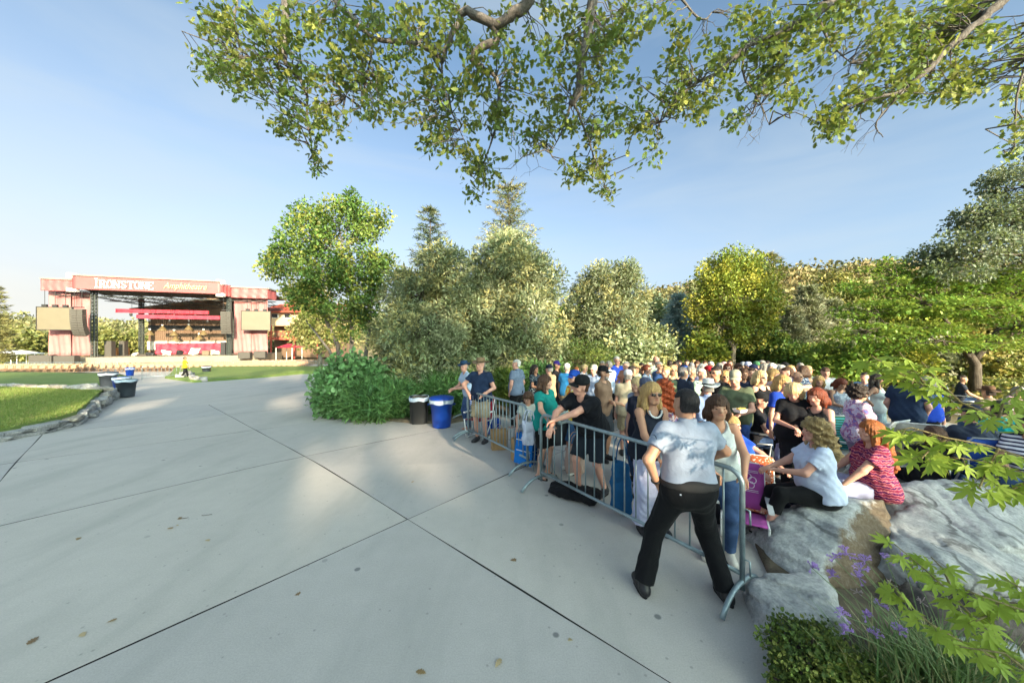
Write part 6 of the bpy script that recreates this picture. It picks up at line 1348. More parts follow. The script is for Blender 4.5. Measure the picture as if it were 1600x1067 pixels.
    for W_, E_, sd in ((WL, EL, -1), (WR, ER, 1)):
        d = unit(W_ - E_); pn = np.array([0, -.2, -1.0]) if abs(d[2]) < .6 else np.array([sd * .9, .1, 0.0])
        if pose in ('stand', 'walk', 'hold', 'hip') and d[2] < -.6: pn = np.array([sd * 1.0, .2, 0])
        if fine: hands.append((W_, d, pn, sd))
        else: x = np.cross(d, pn); f.cap(W_, W_ + d * .085, .034, .030, .02); f.cap(W_ + d * .085, W_ + d * .15 + unit(pn) * .03, .027, .018, .02); f.cap(W_ + d * .03, W_ + d * .075 + unit(x) * .045 * -sd * -1, .016, .012, .015)
    V, Q = f.mesh(vs / s)
    if fine:
        hf = [(V, Q)]
        for W_, d, pn, sd in hands:
            h_ = Field(); h_.cap(W_ - d * .06, W_ + d * .01, .029 * a_s, .025 * a_s, .01); hand(h_, W_, d, pn, 1.0 if not fem else .92, sd, P.get('curl', .55)); v2, q2 = h_.mesh(.0048 if D < 4.7 else .0062); hf.append((v2, q2))
        off = 0; VV, QQ = [], []
        for v2, q2 in hf: VV.append(v2); QQ.append(q2 + off); off += len(v2)
        V, Q = np.concatenate(VV), np.concatenate(QQ)
    sk = np.array(SKIN[skin]); col = np.repeat(sk[None], len(V), 0) * (1 + .05 * vnoise(V * 14 + seed))[:, None]
    hl = (V - NK) @ HR_ + np.array([0, .012, 1.50])       # head-local
    def blend(mask, c_): 
        nonlocal col; m_ = np.clip(mask, 0, 1)[:, None]; col = col * (1 - m_) + np.array(c_) * m_
    fr = hl[:, 1] < -.06
    blend(fr * (1.25 - ((hl[:, 0] / .026) ** 2 + ((hl[:, 2] - 1.588) / .011) ** 2)) * 1.3, sk * np.array([.78, .50, .52]))
    for sx in (-1, 1):
        blend(fr * .8 * (1.2 - (((hl[:, 0] - sx * .034) / .018) ** 2 + ((hl[:, 2] - 1.672) / .007) ** 2)), np.array(lin(HC.get(hair[1], '#4a3222'))) * .8)
        blend(fr * .35 * (1.1 - (((hl[:, 0] - sx * .05) / .025) ** 2 + ((hl[:, 2] - 1.615) / .022) ** 2)), sk * np.array([1.02, .72, .70]))
        if not fine: blend(fr * 1.4 * (1.2 - (((hl[:, 0] - sx * .032) / .015) ** 2 + ((hl[:, 2] - 1.648) / .008) ** 2)), (.03, .02, .02))
    if beard: blend(((hl[:, 1] < -.02) & (hl[:, 2] < 1.605) & (hl[:, 2] > 1.50)) * .75 * ((((hl[:, 0] / .026) ** 2 + ((hl[:, 2] - 1.588) / .010) ** 2)) > 1.1), lin(HC[beard]))
    SC = lambda v: v * s
    body = link('body', npmesh('body', SC(V), Q, M_SKIN, attrs={'tint': np.clip(col, 0, 1)}), root)
    def part(name, fld, m_, disp=None, v=None, parent=None):
        V_, Q_ = fld.mesh((v or vs * 1.08) / s, disp)
        if len(V_): return link(name, npmesh(name, SC(V_), Q_, m_), parent or root)
    # ---- eyes, glasses
    if fine and not glasses:
        for sx in (-1, 1): e_ = Field().ell(HF((sx * .031, -.0865, 1.648)), (.0135, .0095, .0065), HR_, .005); part('eye', e_, M_EYE, v=.0035)
    if glasses:
        gl = Field(); gv = .006 if D < 6 else .010
        for sx in (-1, 1): gl.ell(HF((sx * .034, -.098, 1.647)), (.028, .012, .019), HR_, .004); gl.cap(HF((sx * .062, -.088, 1.655)), HF((sx * .080, .01, 1.655)), .0048, k=.004)
        gl.cap(HF((-.012, -.106, 1.655)), HF((.012, -.106, 1.655)), .005, k=.004); part('sunglasses', gl, M_LENS, v=gv)
    # ---- clothes
    tk = top[0]; tm = cloth(*top[1:]); tt = .014 if tk != 'tank' else .010; hem = {'tee': .86, 'polo': .88, 'tank': .88, 'blouse': .82, 'jacket': .84, 'dress': .90, 'long': .86, 'tucked': 1.005}[tk] - (pz < .6) * -.06
    fd = fold_noise(.009 if tk != 'tank' else .005, 19, seed); up = RL @ np.array([0, 0, 1.0])
    sh = Field(); hp = TF((0, 0, hem)); torso(sh, tt + .004, clip=[(hp, -up)])
    if tk != 'tucked': sh.cap(TF((-.085 * gth, .0, 1.06)), TF((.085 * gth, .0, 1.06)), (.108 if not fem else .100) * gth ** .5 + tt, k=.06, clip=[(hp, -up)]); sh.cap(TF((-.09 * gth, .01, .93)), TF((.09 * gth, .01, .93)), (.116 if not fem else .122) * gth ** .4 + tt, k=.06, clip=[(hp, -up)])
    if tk in ('tee', 'polo', 'tucked', 'dress'): arms(sh, tt, .62)
    elif tk == 'blouse': arms(sh, tt + .012, .55)
    elif tk in ('long', 'jacket'): arms(sh, tt, 2)
    # neckline
    nk = TF((0, -.055 if tk in ('tank', 'blouse', 'dress') else -.03, 1.515)); rr_ = .088 if tk in ('tank', 'blouse', 'dress') else .072; rn = np.array([rr_ * (1.05 if fem else 1), rr_, .075 if tk not in ('tank',) else .13])
    sh.cut(lambda a, b, c_: (1 - np.sqrt(((a - nk[0]) / rn[0]) ** 2 + ((b - nk[1]) / rn[1]) ** 2 + ((c_ - nk[2]) / rn[2]) ** 2)) * rn.min())
    if tk == 'tank':
        for S in (SHl, SHr):
            q = S + np.array([np.sign(S[0]) * .012, 0, .0]); sh.cut(lambda a, b, c_, q=q: .088 - np.sqrt((a - q[0]) ** 2 + (b - q[1]) ** 2 + ((c_ - q[2]) * .75) ** 2))
    part({'dress': 'dress_top', 'jacket': 'jacket'}.get(tk, 'shirt'), sh, tm, fd)
    if tk in ('polo', 'tucked'):
        co = Field(); co.cap(TF((-.030, .028, 1.505)), TF((.030, .028, 1.505)), .046, k=.02, clip=[(TF((0, 0, 1.535)), up)]); co.cap(TF((-.05, -.02, 1.475)), TF((-.02, -.085, 1.44)), .018, .012, .02); co.cap(TF((.05, -.02, 1.475)), TF((.02, -.085, 1.44)), .018, .012, .02); part('collar', co, tm)
    bk, bc = bottom[0], bottom[1:]; bmm = cloth(*bc); fd2 = fold_noise(.006, 24, seed + 50); wp = TF((0, 0, 1.005 if tk in ('tucked',) else .99)); pf = Field()
    if bk in ('pants', 'jeans', 'shorts', 'capri', 'leggings'):
        hw = .082 if not fem else .092; tl = {'leggings': .008, 'jeans': .014}.get(bk, .018)
        torso(pf, tl * .7 if tk != 'tucked' else .017, clip=[(wp, up)], bust=False, belly=False)
        legs(pf, tl, {'shorts': .92, 'capri': 1.55, 'pants': 1.97, 'jeans': 1.95, 'leggings': 1.85}[bk], .075, .016 if bk in ('pants', 'shorts') else .0)
        part('shorts' if bk == 'shorts' else 'trousers', pf, bmm, fd2)
    elif bk == 'skirt':
        a, b = pel + np.array([0, .01, .05]), (pel + np.array([0, .0, -.62]) if pz > .6 else (KL + KR) / 2 + np.array([0, 0, -.02])); L = bottom[-1] if np.isscalar(bottom[-1]) else 1.0
        e = pel + np.array([0, .02, -.86]); pf.cap(pel + np.array([-.07, .01, .04]), pel + np.array([.07, .01, .04]), .135 * gth ** .4, k=.06, clip=[(wp, up)])
        for sx in (-1, 1):
            K_, A_ = (KL, AL) if sx > 0 else (KR, AR); pf.cap(pel + np.array([sx * .08, .01, .0]), K_, .115, .10, .07); pf.cap(K_, A_ + np.array([0, .0, .0]), .10, .105, .09, clip=[(A_ + np.array([0, 0, .01]), np.array([0, 0, -1.0]))])
        part('skirt', pf, bmm, fold_noise(.008, 28, seed + 9))
    if tk == 'tucked':
        be = Field(); torso(be, .027, clip=[(TF((0, 0, 1.020)), up), (TF((0, 0, .984)), -up)], bust=False); part('belt', be, mat('leather_belt', '#17171a', .75, .2, 9))
    # ---- shoes
    if D < 8.2 and shoes:
        sm = mat('shoe_' + str(shoes), shoes, .45, .2, 9) if shoes != 'sandal' else M_SHOE
        for A_, sgn in ((AL, 1), (AR, -1)):
            so = Field(); hz_ = A_[2] - .08; so.cap(A_ + np.array([0, .04, -.038]), A_ + np.array([sgn * .014, -.150, -.048]), .043, .036, .03); so.cap(A_ + np.array([0, .02, -.02]), A_ + np.array([0, .005, .015]), .046, .045, .02); so.cap(A_ + np.array([sgn * .006, -.05, -.045]), A_ + np.array([sgn * .018, -.165, -.052]), .044, .036, .03)
            so.cut(lambda a, b, c_, z=hz_: z + .004 - c_); so.cut(lambda a, b, c_, q=A_: c_ - (q[2] + .03) if False else np.full_like(c_, -1)); sb = part('shoe', so, sm, v=.011) if shoes != 'sandal' else MB().tube([(A_ + np.array(o_)) * s for o_ in ((-.045, -.075, -.062), (-.02, -.09, -.022), (.02, -.09, -.022), (.045, -.075, -.062))], .007 * s, 6).build('sandal_strap', M_SHOE, root, smooth=True)
            sl = MB(); o2 = []
            for t in np.linspace(0, 2 * math.pi, 18)[:-1]: o2.append((A_[0] + sgn * .008 + .052 * math.cos(t) * (1 if math.sin(t) < 0 else .85), A_[1] - .058 + .135 * math.sin(t), 0))
            n_ = len(o2); Vv = [(a * s, b * s, (hz_ + z) * s) for z in (.002, .022) for a, b, _ in o2]; sl.add(Vv, [[k, (k + 1) % n_, n_ + (k + 1) % n_, n_ + k] for k in range(n_)]); sl.add([Vv[k] for k in range(n_)], [[0, k + 1, k] for k in range(1, n_ - 1)])
            sl.build('sole', M_SOLE if shoes != 'sneaker' else M_SOLE, sb)
    # ---- hair
    style, hc = hair; hm = hairmat(HC[hc]); hv = min(vs, .011) if D < 6 else max(.013, vs * .85)
    if style != 'bald':
        hf = Field(); covered = hat is not None and hat[0] in ('cap', 'brim')
        inv = lambda a, b, c_: ((a - NK[0]) * HR_[0, 0] + (b - NK[1]) * HR_[1, 0] + (c_ - NK[2]) * HR_[2, 0], (a - NK[0]) * HR_[0, 1] + (b - NK[1]) * HR_[1, 1] + (c_ - NK[2]) * HR_[2, 1] + .012, (a - NK[0]) * HR_[0, 2] + (b - NK[1]) * HR_[1, 2] + (c_ - NK[2]) * HR_[2, 2] + 1.50)
        th = {'short': .012, 'crop': .006, 'bob': .022, 'long': .020, 'curly': .030, 'pony': .014, 'afro': .040, 'xlong': .022}[style]
        hf.ell(HF((0, .012, 1.678)), np.array([.078, .098, .090]) + th, HR_, .02)
        if style in ('bob', 'long', 'curly', 'xlong'):
            L = {'bob': .20, 'long': .33, 'curly': .34, 'xlong': .50}[style]; wd = {'bob': .050, 'long': .046, 'curly': .070, 'xlong': .066}[style]
            for sx in (-1, 1): hf.cap(HF((sx * .068, .005, 1.68)), HF((sx * .086, .005, 1.68 - L * .55)), .034, wd * .72, .03); hf.cap(HF((sx * .084, .01, 1.68 - L * .5)), HF((sx * .080, .03 if style != 'long' else -.02, 1.69 - L)), wd * .72, wd * .5, .03)
            for q_, sx in enumerate((-.070, -.038, 0, .038, .070)):
                ef = 1 - .10 * abs(q_ - 2) * ((q_ * 7) % 3) * .5; ey = .108 + (.02 + .06 * heavy) * (L > .3)
                hf.cap(HF((sx * .8, .070, 1.68)), HF((sx * 1.25, .098, 1.56)), .042, wd * .72, .04); hf.cap(HF((sx * 1.25, .098, 1.56)), HF((sx * 1.55, ey, 1.70 - L * ef)), wd * .72, wd * .40, .035)
        if style == 'pony': hf.ell(HF((0, .115, 1.69)), (.03, .035, .035), HR_, .02); hf.cap(HF((0, .14, 1.68)), HF((0, .135, 1.50)), .030, .014, .02)
        if style in ('short', 'crop'): hf.cap(HF((-.040, .050, 1.60)), HF((.040, .050, 1.60)), .036 + th * .3, k=.03)
        fl = {'short': 1.700, 'crop': 1.705, 'pony': 1.705, 'afro': 1.71}.get(style, 1.690)
        bang = style in ('bob', 'long', 'curly') and hair[1] in ('blonde', 'light', 'brown')
        def facecut(a, b, c_):
            x, y, z = inv(a, b, c_); w = .068 if style in ('short', 'crop', 'pony', 'afro') else .056
            if style in ('short', 'crop'): d = np.minimum(.034 - y, (fl + .25 * np.maximum(0, y + .02)) - z)
            else: d = np.minimum(np.minimum(-.028 - y, (fl - (.012 if bang else 0)) - z), w - np.abs(x))
            return d
        hf.cut(facecut)
        if style in ('short', 'crop'): hf.cut(lambda a, b, c_: np.minimum(1.585 - inv(a, b, c_)[2], .2))
        if covered: hf.cut(lambda a, b, c_: inv(a, b, c_)[2] - 1.700)
        part('hair', hf, hm, hair_noise({'curly': .010, 'afro': .012, 'short': .003, 'crop': .0015}.get(style, .005), seed, {'curly': 1.0, 'afro': .9, 'xlong': .35}.get(style, .15)), v=hv)
    if beard:
        bf = Field(); bf.cap(HF((-.03, -.062, 1.556)), HF((.03, -.062, 1.556)), .034, k=.02); bf.cut(lambda a, b, c_: ((c_ - HF((0, -.06, 1.578))[2]))); part('beard', bf, hairmat(HC[beard]), v=hv)
    # ---- hats
    if hat:
        kind, hcol = hat[0], hat[1]; hmat_ = cloth(hcol); Mh = Matrix(HR_.tolist()).to_4x4(); ctr = Vector((HF((0, .008, 1.700)) * s).tolist()); b = MB()
        if kind in ('cap', 'visor'):
            prof = [(.099, -.012), (.103, .0), (.102, .030), (.092, .062), (.068, .086), (.035, .097), (.0, .100)] if kind == 'cap' else [(.097, -.012), (.103, .0), (.102, .030), (.096, .030), (.094, -.008)]
            V_ = []; b.lathe([(r * .93, z) for r, z in prof], n=28, squash=(.92, 1.10)); 
            ho = b.build('cap' if kind == 'cap' else 'visor', hmat_, root, smooth=True)
            vb = MB(); rows = []
            for j, t in enumerate(np.linspace(0, 1, 6)):
                for i, a in enumerate(np.linspace(-1, 1, 13)):
                    ang = a * .95; r0 = np.array([math.sin(ang) * .086, -math.cos(ang) * .104]); o_ = np.array([a * .004, -.075 * math.cos(a * 1.35) ** .8]); q = r0 + o_ * t; rows.append((q[0], q[1], -.006 - .012 * a * a * (1 + t) - .010 * t))
            n_ = 13; tp = np.array(rows); bt = tp - np.array([0, 0, .005]); f1 = np.array([[j * n_ + i, j * n_ + i + 1, (j + 1) * n_ + i + 1, (j + 1) * n_ + i] for j in range(5) for i in range(12)]); vb.add(tp, f1); vb.add(bt, f1[:, ::-1])
            rim = [j * n_ for j in range(6)] + [5 * n_ + i for i in range(1, 13)] + [j * n_ + 12 for j in range(4, -1, -1)]; vb.add(np.concatenate([tp[rim], bt[rim]]), [[k, k + 1, len(rim) + k + 1, len(rim) + k] for k in range(len(rim) - 1)])
            vo_ = vb.build('brim', hmat_ if len(hat) < 3 else cloth(hat[2]), ho, smooth=True)
            if hat[0] == 'cap': MB().lathe([(.0, .104), (.008, .102), (.009, .098)], n=8).build('button', hmat_, ho)
            ho.matrix_local = Matrix.Translation(ctr) @ Mh @ Matrix.Scale(s, 4)
        else:
            cr = .098; b.lathe([(cr, -.002), (cr * 1.0, .03), (cr * .96, .075), (cr * .86, .105), (cr * .5, .108), (0, .090)], n=30, squash=(.90, 1.08)); ho = b.build('hat_crown', hmat_, root, smooth=True)
            V_ = []; n_ = 40; br = hat[3] if len(hat) > 3 else .085
            rings = []
            for t in np.linspace(0, 1, 5):
                for k in range(n_): a = 2 * math.pi * k / n_; r = cr * .98 + br * t; rings.append((math.cos(a) * r * .92, math.sin(a) * r * 1.06, .004 - .022 * t * (math.sin(a) ** 2) + .035 * t * t * (math.cos(a) ** 2)))
            tp = np.array(rings); f1 = np.array([[j * n_ + k, j * n_ + (k + 1) % n_, (j + 1) * n_ + (k + 1) % n_, (j + 1) * n_ + k] for j in range(4) for k in range(n_)]); bb_ = MB(); bb_.add(tp, f1[:, ::-1]); bb_.add(tp - np.array([0, 0, .006]), f1); e1 = 4 * n_; bb_.add(np.concatenate([tp[e1:], tp[e1:] - np.array([0, 0, .006])]), [[k, (k + 1) % n_, n_ + (k + 1) % n_, n_ + k] for k in range(n_)])
            bb_.build('hat_brim', hmat_, ho, smooth=True); MB().lathe([(cr * 1.012, .004), (cr * 1.014, .028), (cr * .99, .03)], n=30, squash=(.90, 1.08)).build('hat_band', cloth(hat[2] if len(hat) > 2 else '#1a1a1c'), ho, smooth=True)
            ho.matrix_local = Matrix.Translation(ctr) @ Mh @ Matrix.Scale(s, 4)
    root['_s'] = s
    info = dict(root=root, s=s, WL=WL * s, WR=WR * s, TF=TF, HF=HF, SHl=SHl, SHr=SHr, EL=EL, ER=ER, RL=RL, HR=HR_, pel=pel)
    del root['_s']; return info
# ============================================================ WHO IS WHERE  (photo column of the head, row of its top, distance)
JN = ('jeans', '#2d4468', 'denim'); BLK = ('pants', '#17181c'); KH = ('shorts', '#a3957a', 'khaki'); NVS = ('shorts', '#232a3a')
guard = person('guard in pale blue uniform shirt and black trousers seen from behind', 1075, 602, 2.93, 176, 'm', 'guard', ('short', 'black'), None, ('tucked', '#8b98ad'), ('pants', '#0d0f13'), 'tan', .28, look=14, height=1.80, group='people at the barriers')
blw = person('blonde woman in sunglasses, dark vest and pale skirt leaning on the barrier', 1017, 600, 3.92, 6, 'f', 'rail', ('long', 'blonde'), None, ('tank', '#1d2330'), ('skirt', '#b9bddb'), 'tan', .25, glasses=True, height=1.70, over=dict(wl=(-.02, -.42, 1.04), wr=(-.14, -.40, 1.03), lean=8))
person('man in black cap and black printed T-shirt leaning with both forearms on the barrier', 915, 592, 4.72, -46, 'm', 'leanon', ('crop', 'brown'), ('cap', '#12171b'), ('tee', '#14171e', 'print'), ('shorts', '#1f2731'), 'pink', .45, look=-38, shoes='#33363c', height=1.80)
person('woman in teal blouse and black shorts with a white shoulder bag', 850, 596, 5.45, 48, 'f', 'rail1', ('long', 'brown'), None, ('blouse', '#17857f'), ('shorts', '#15161a'), 'fair', .55, look=25, shoes='sandal', height=1.60, over=dict(wr=(-.30, -.34, 1.05)))
person('brown-haired woman in white tank top and jeans facing the guard', 1121, 624, 3.45, -22, 'f', 'rail', ('bob', 'brown'), None, ('tank', '#c9d2d2'), JN, 'tan', .5, look=6, shoes='#c9c4ba', height=1.63, over=dict(wl=(.16, -.40, 1.05), wr=(-.10, -.40, 1.05), lean=8))
person('man in brown wide-brimmed hat, navy shirt and khaki shorts', 752, 558, 7.55, -22, 'm', 'rail1', ('short', 'grey'), ('brim', '#7b6850', '#4a3d2e', .09), ('polo', '#1c2c47'), KH, 'pink', .4, look=-12, shoes='#2a2a2e', over=dict(wl=(.22, -.26, 1.08), wr=(-.18, -.26, 1.08)))
person('man in dark blue hat and pale blue shirt leaning on the end barrier', 731, 569, 8.7, -62, 'm', 'rail', ('short', 'grey'), ('brim', '#27405e', '#14202e', .07), ('polo', '#a9bdd6'), JN, 'pink', .2, look=30, height=1.76)
person('white-haired man in slate polo shirt with hands behind his back, by the junipers', 807, 563, 9.0, -128, 'm', 'pocket', ('short', 'white'), None, ('polo', '#66758c'), BLK, 'pink', .3, look=30)
person('dark-haired woman in dark patterned dress holding a cup, beside the white-haired man', 836, 571, 9.4, 50, 'f', 'hold', ('long', 'dark'), None, ('dress', '#27323c', 'dark_floral'), ('skirt', '#27323c', 'dark_floral'), 'tan')
person('man in navy cap and tan jacket with back turned', 858, 570, 9.0, -140, 'm', 'cross', ('short', 'grey'), ('cap', '#1a2032'), ('jacket', '#a78f72'), KH, 'pink', .2)
person('man in purple cap and black shirt at the back by the shrubs', 870, 564, 10.6, 60, 'm', 'stand', ('short', 'dark'), ('cap', '#3b2a7c'), ('tee', '#1a1b20'), BLK, 'tan')
person('man in white cap and bright blue T-shirt with back turned', 886, 568, 9.4, 150, 'm', 'stand', ('short', 'grey'), ('cap', '#cfcac4'), ('tee', '#226aa0'), KH, 'pink', .2)
person('seated woman in white top behind the second barrier', 826, 617, 6.8, -20, 'f', 'sit', ('long', 'brown'), None, ('tee', '#b9bfb6'), ('shorts', '#7c8796'), 'fair', .2, height=1.60, nod=25)
person('older man in royal blue cap and orange tie-dye shirt with jean shorts', 897, 579, 5.65, -72, 'm', 'stand', ('short', 'white'), ('cap', '#1f4aa6'), ('tee', '#e0762a', 'tiedye'), ('shorts', '#3e6590', 'denim'), 'pink', .25, glasses=False, shoes='#c9c7c2')
person('man in black cap and brown shirt standing with arms crossed', 943, 572, 6.2, 48, 'm', 'cross', ('short', 'dark'), ('cap', '#15171b'), ('tee', '#7a6353'), ('shorts', '#343941'), 'tan', .1, look=14, beard='grey')
person('blonde woman in white patterned top looking down near the shrubs', 912, 570, 10.4, 55, 'f', 'phone', ('pony', 'light'), None, ('tee', '#c2c4cc', 'dark_floral', '#4a4e5c'), JN, 'fair', nod=15)
person('man in beige cap and light blue shirt looking left', 928, 570, 8.9, -55, 'm', 'stand', ('short', 'grey'), ('cap', '#b9b5a0'), ('polo', '#a3b6d2'), KH, 'pink')
person('grey-haired man in pale blue striped shirt', 951, 565, 9.6, -150, 'm', 'hold', ('short', 'grey'), None, ('polo', '#b4c5dc'), BLK, 'pink')
person('white-haired man in sunglasses and royal blue polo standing tallest at the back', 964, 558, 10.6, 12, 'm', 'stand', ('short', 'white'), None, ('polo', '#2343a8'), BLK, 'pink', .2, glasses=True)
person('grey-haired man in tan shirt half hidden left of the royal blue polo', 941, 565, 11.2, -30, 'm', 'stand', ('short', 'grey'), None, ('tee', '#9a8b78'), BLK, 'tan')
person('grey-templed man in salmon shirt right of the royal blue polo', 978, 566, 9.9, -60, 'm', 'hold', ('short', 'grey'), None, ('polo', '#c08a72'), KH, 'pink')
person('man in straw hat and pale green shirt', 993, 567, 9.5, 40, 'm', 'stand', ('short', 'brown'), ('brim', '#bfa778', '#6b5a3e', .08), ('tee', '#93a58c'), KH, 'tan')
person('man in white cap and cream T-shirt with back turned', 981, 578, 6.5, 168, 'm', 'hold', ('crop', 'grey'), ('cap', '#cdd0d6'), ('tee', '#b8ab92'), KH, 'pink', .35)
person('dark-haired man in dark green shirt right of the cream T-shirt', 988, 573, 7.9, 120, 'm', 'stand', ('short', 'dark'), None, ('tee', '#22352f'), BLK, 'tan')
person('woman in sunglasses with auburn ponytail and light blue top', 1011, 571, 8.9, 52, 'f', 'stand', ('pony', 'auburn'), None, ('tee', '#93a9c2'), JN, 'fair', glasses=True)
person('blonde woman in profile behind the leaning blonde woman', 996, 592, 5.2, -70, 'f', 'stand', ('bob', 'light'), None, ('tee', '#8f97ad'), JN, 'fair')
person('man in grey flat cap and navy T-shirt behind the leaning blonde woman', 1008, 594, 4.75, -28, 'm', 'stand', ('crop', 'grey'), ('cap', '#4a5066'), ('tee', '#1b2133'), NVS, 'pink', .4, height=1.62)
person('white-bearded man with blue backpack straps standing at the very back', 1025, 556, 11.0, 20, 'm', 'stand', ('bald', 'white'), None, ('tee', '#b9bfae'), KH, 'pink', beard='white')
person('grey-haired man in sunglasses and blue shirt with hand raised', 1030, 566, 9.6, 30, 'm', 'face', ('short', 'grey'), None, ('tee', '#2f4f84'), KH, 'tan', glasses=True)
person('sandy-haired man in sage green T-shirt looking left', 1041, 574, 7.0, -62, 'm', 'stand', ('short', 'blonde'), None, ('tee', '#6f7d62'), KH, 'pink')
person('woman with long curly red hair and orange dress seen from behind', 1038, 597, 4.55, 165, 'f', 'stand', ('curly', 'red'), None, ('dress', '#c4694a', 'floral', '#8d3a30'), ('skirt', '#b9573f'), 'fair', height=1.62)
person('dark-haired woman in white top at the back', 1056, 566, 11.0, -40, 'f', 'stand', ('bob', 'dark'), None, ('tee', '#c4c8cf'), JN, 'tan')
person('dark grey-haired man in navy T-shirt turned to the right', 1067, 575, 6.8, 110, 'm', 'stand', ('short', 'salt'), None, ('tee', '#2b3549'), KH, 'tan', .15)
person('woman in blue and white visor at the back', 1069, 568, 10.0, 20, 'f', 'stand', ('pony', 'dark'), ('visor', '#2a4da0', '#8ea4d6'), ('tee', '#7d8ba6'), JN, 'tan')
person('sandy grey-haired man in dark tank top looking right', 1081, 574, 7.5, 72, 'm', 'stand', ('short', 'grey'), None, ('tank', '#20242c'), KH, 'tan')
person('grey-haired man in mint shirt facing the camera', 1096, 577, 7.0, 28, 'm', 'stand', ('short', 'white'), None, ('tee', '#a2c0b4'), KH, 'pink')
person('white-haired woman in lilac top behind the mint shirt', 1097, 570, 9.0, -10, 'f', 'stand', ('bob', 'white'), None, ('tee', '#a79fc2'), JN, 'fair')
person('man in red cap and sunglasses', 1107, 572, 8.5, 15, 'm', 'stand', ('short', 'dark'), ('cap', '#a8202c'), ('tee', '#4a5566'), KH, 'tan', glasses=True)
person('white-haired man in sunglasses and grey shirt at the back', 1111, 566, 11.0, 10, 'm', 'stand', ('short', 'white'), None, ('tee', '#8e939b'), BLK, 'pink', glasses=True)
person('dark-haired man in sunglasses and black T-shirt looking left', 1119, 574, 6.15, -72, 'm', 'hold', ('short', 'dark'), None, ('tee', '#17181d'), KH, 'tan', .25, glasses=True)
person('man in white straw hat with black band and blue shirt seen from behind', 1106, 590, 5.15, 172, 'm', 'stand', ('crop', 'grey'), ('brim', '#c4cbce', '#17181c', .095), ('polo', '#8aa0c8'), KH, 'pink', .3)
person('blonde woman in sunglasses and red top', 1133, 581, 7.0, -20, 'f', 'stand', ('bob', 'blonde'), None, ('tank', '#b02436'), JN, 'tan', glasses=True)
olv = person('man in beige cap and olive T-shirt holding a cup and a food tray', 1150, 578, 5.5, -38, 'm', 'hold2', ('short', 'brown'), ('cap', '#9a9a88'), ('tee', '#535e4a'), ('jeans', '#26427c', 'denim'), 'pink', .3, nod=14, look=-10)
person('brown-haired woman in navy top behind the olive T-shirt', 1162, 577, 7.6, -15, 'f', 'stand', ('long', 'brown'), None, ('tee', '#222a40'), JN, 'tan')
person('sunlit man in slate shirt looking left', 1174, 576, 7.7, -65, 'm', 'stand', ('short', 'brown'), None, ('tee', '#3e4c62'), KH, 'pink')
person('man in white and blue cap at the back left of the green cap', 1169, 566, 10.5, 10, 'm', 'stand', ('short', 'dark'), ('cap', '#b9c2e2', '#6f86c8'), ('tee', '#49a4b8'), KH, 'tan', beard='dark')
person('man in green cap and camouflage shirt at the back', 1182, 565, 10.6, -15, 'm', 'stand', ('short', 'brown'), ('cap', '#3c6a4a'), ('tee', '#59604a', 'camo'), BLK, 'tan')
person('grey-haired man in pale blue shirt behind the green cap', 1191, 564, 11.6, 30, 'm', 'stand', ('short', 'grey'), None, ('polo', '#aebdd2'), KH, 'tan')
person('woman with grey hair and camouflage top', 1196, 569, 9.9, 40, 'f', 'stand', ('bob', 'grey'), None, ('tee', '#59604a', 'camo'), JN, 'fair')
person('woman with white bob and pale plaid shirt', 1206, 569, 9.5, -60, 'f', 'stand', ('bob', 'white'), None, ('long', '#b5bdc2', 'dark_floral', '#6e8a92'), JN, 'fair')
person('blonde woman in sunglasses and black sleeveless dress with hand on hip', 1189, 581, 6.25, 12, 'f', 'hip', ('bob', 'light'), None, ('tank', '#131419'), ('leggings', '#131419'), 'fair', .35, glasses=True)
person('blonde woman in pale floral shirt with pink shoulder', 1209, 578, 7.2, 25, 'f', 'face', ('bob', 'blonde'), None, ('tee', '#c3b9ae', 'floral', '#c88f8a'), JN, 'pink')
person('man in royal blue polo turned to the left', 1229, 575, 6.8, -110, 'm', 'stand', ('short', 'brown'), None, ('polo', '#1f4fb8'), BLK, 'pink', .3)
person('bald man in sunglasses and camouflage shirt', 1245, 581, 7.3, 35, 'm', 'stand', ('bald', 'grey'), None, ('tee', '#4a5142', 'camo'), BLK, 'tan', .2, glasses=True)
person('man in black cap and black shirt at the back near the cypresses', 1227, 567, 10.6, 20, 'm', 'stand', ('short', 'dark'), ('cap', '#17191d'), ('tee', '#1f232b'), BLK, 'tan')
person('seated man in black cap with orange badge among the standing crowd', 1186, 643, 5.9, 48, 'm', 'sit', ('short', 'dark'), ('cap', '#15171b'), ('tee', '#1b1d24'), JN, 'pink', .2, height=1.70, glasses=True)
person('woman in sunglasses and blue top with black shoulders, one arm raised', 1224, 596, 5.25, 10, 'f', 'up', ('bob', 'blonde'), None, ('tee', '#1c3fa6'), ('leggings', '#141519'), 'fair', .3, glasses=True, height=1.63)
person('blonde woman in black T-shirt looking down at a plate', 1241, 612, 4.75, -25, 'f', 'hold2', ('bob', 'light'), None, ('tee', '#17191f'), ('leggings', '#1a1c22'), 'pink', .2, nod=32, look=-18, height=1.60)
person('brown-haired woman in black tank top behind the woman on the boulder', 1277, 624, 4.55, -68, 'f', 'hold2', ('bob', 'auburn'), None, ('tank', '#15161b'), BLK, 'pink', .45, nod=12, height=1.53)
person('woman in floral sleeveless top seen from behind', 1254, 573, 8.6, 165, 'f', 'stand', ('bob', 'brown'), None, ('tank', '#2d4668', 'dark_floral', '#c9d2dc'), JN, 'tan')
person('man in light grey T-shirt looking down near the maple', 1288, 574, 8.5, -25, 'm', 'hold2', ('short', 'brown'), None, ('tee', '#a9b4bf'), KH, 'pink', .2, nod=24)
person('woman with short fair curls and purple top holding a phone', 1280, 589, 7.4, -35, 'f', 'phone', ('bob', 'blonde'), None, ('tank', '#4a2c84'), BLK, 'tan')
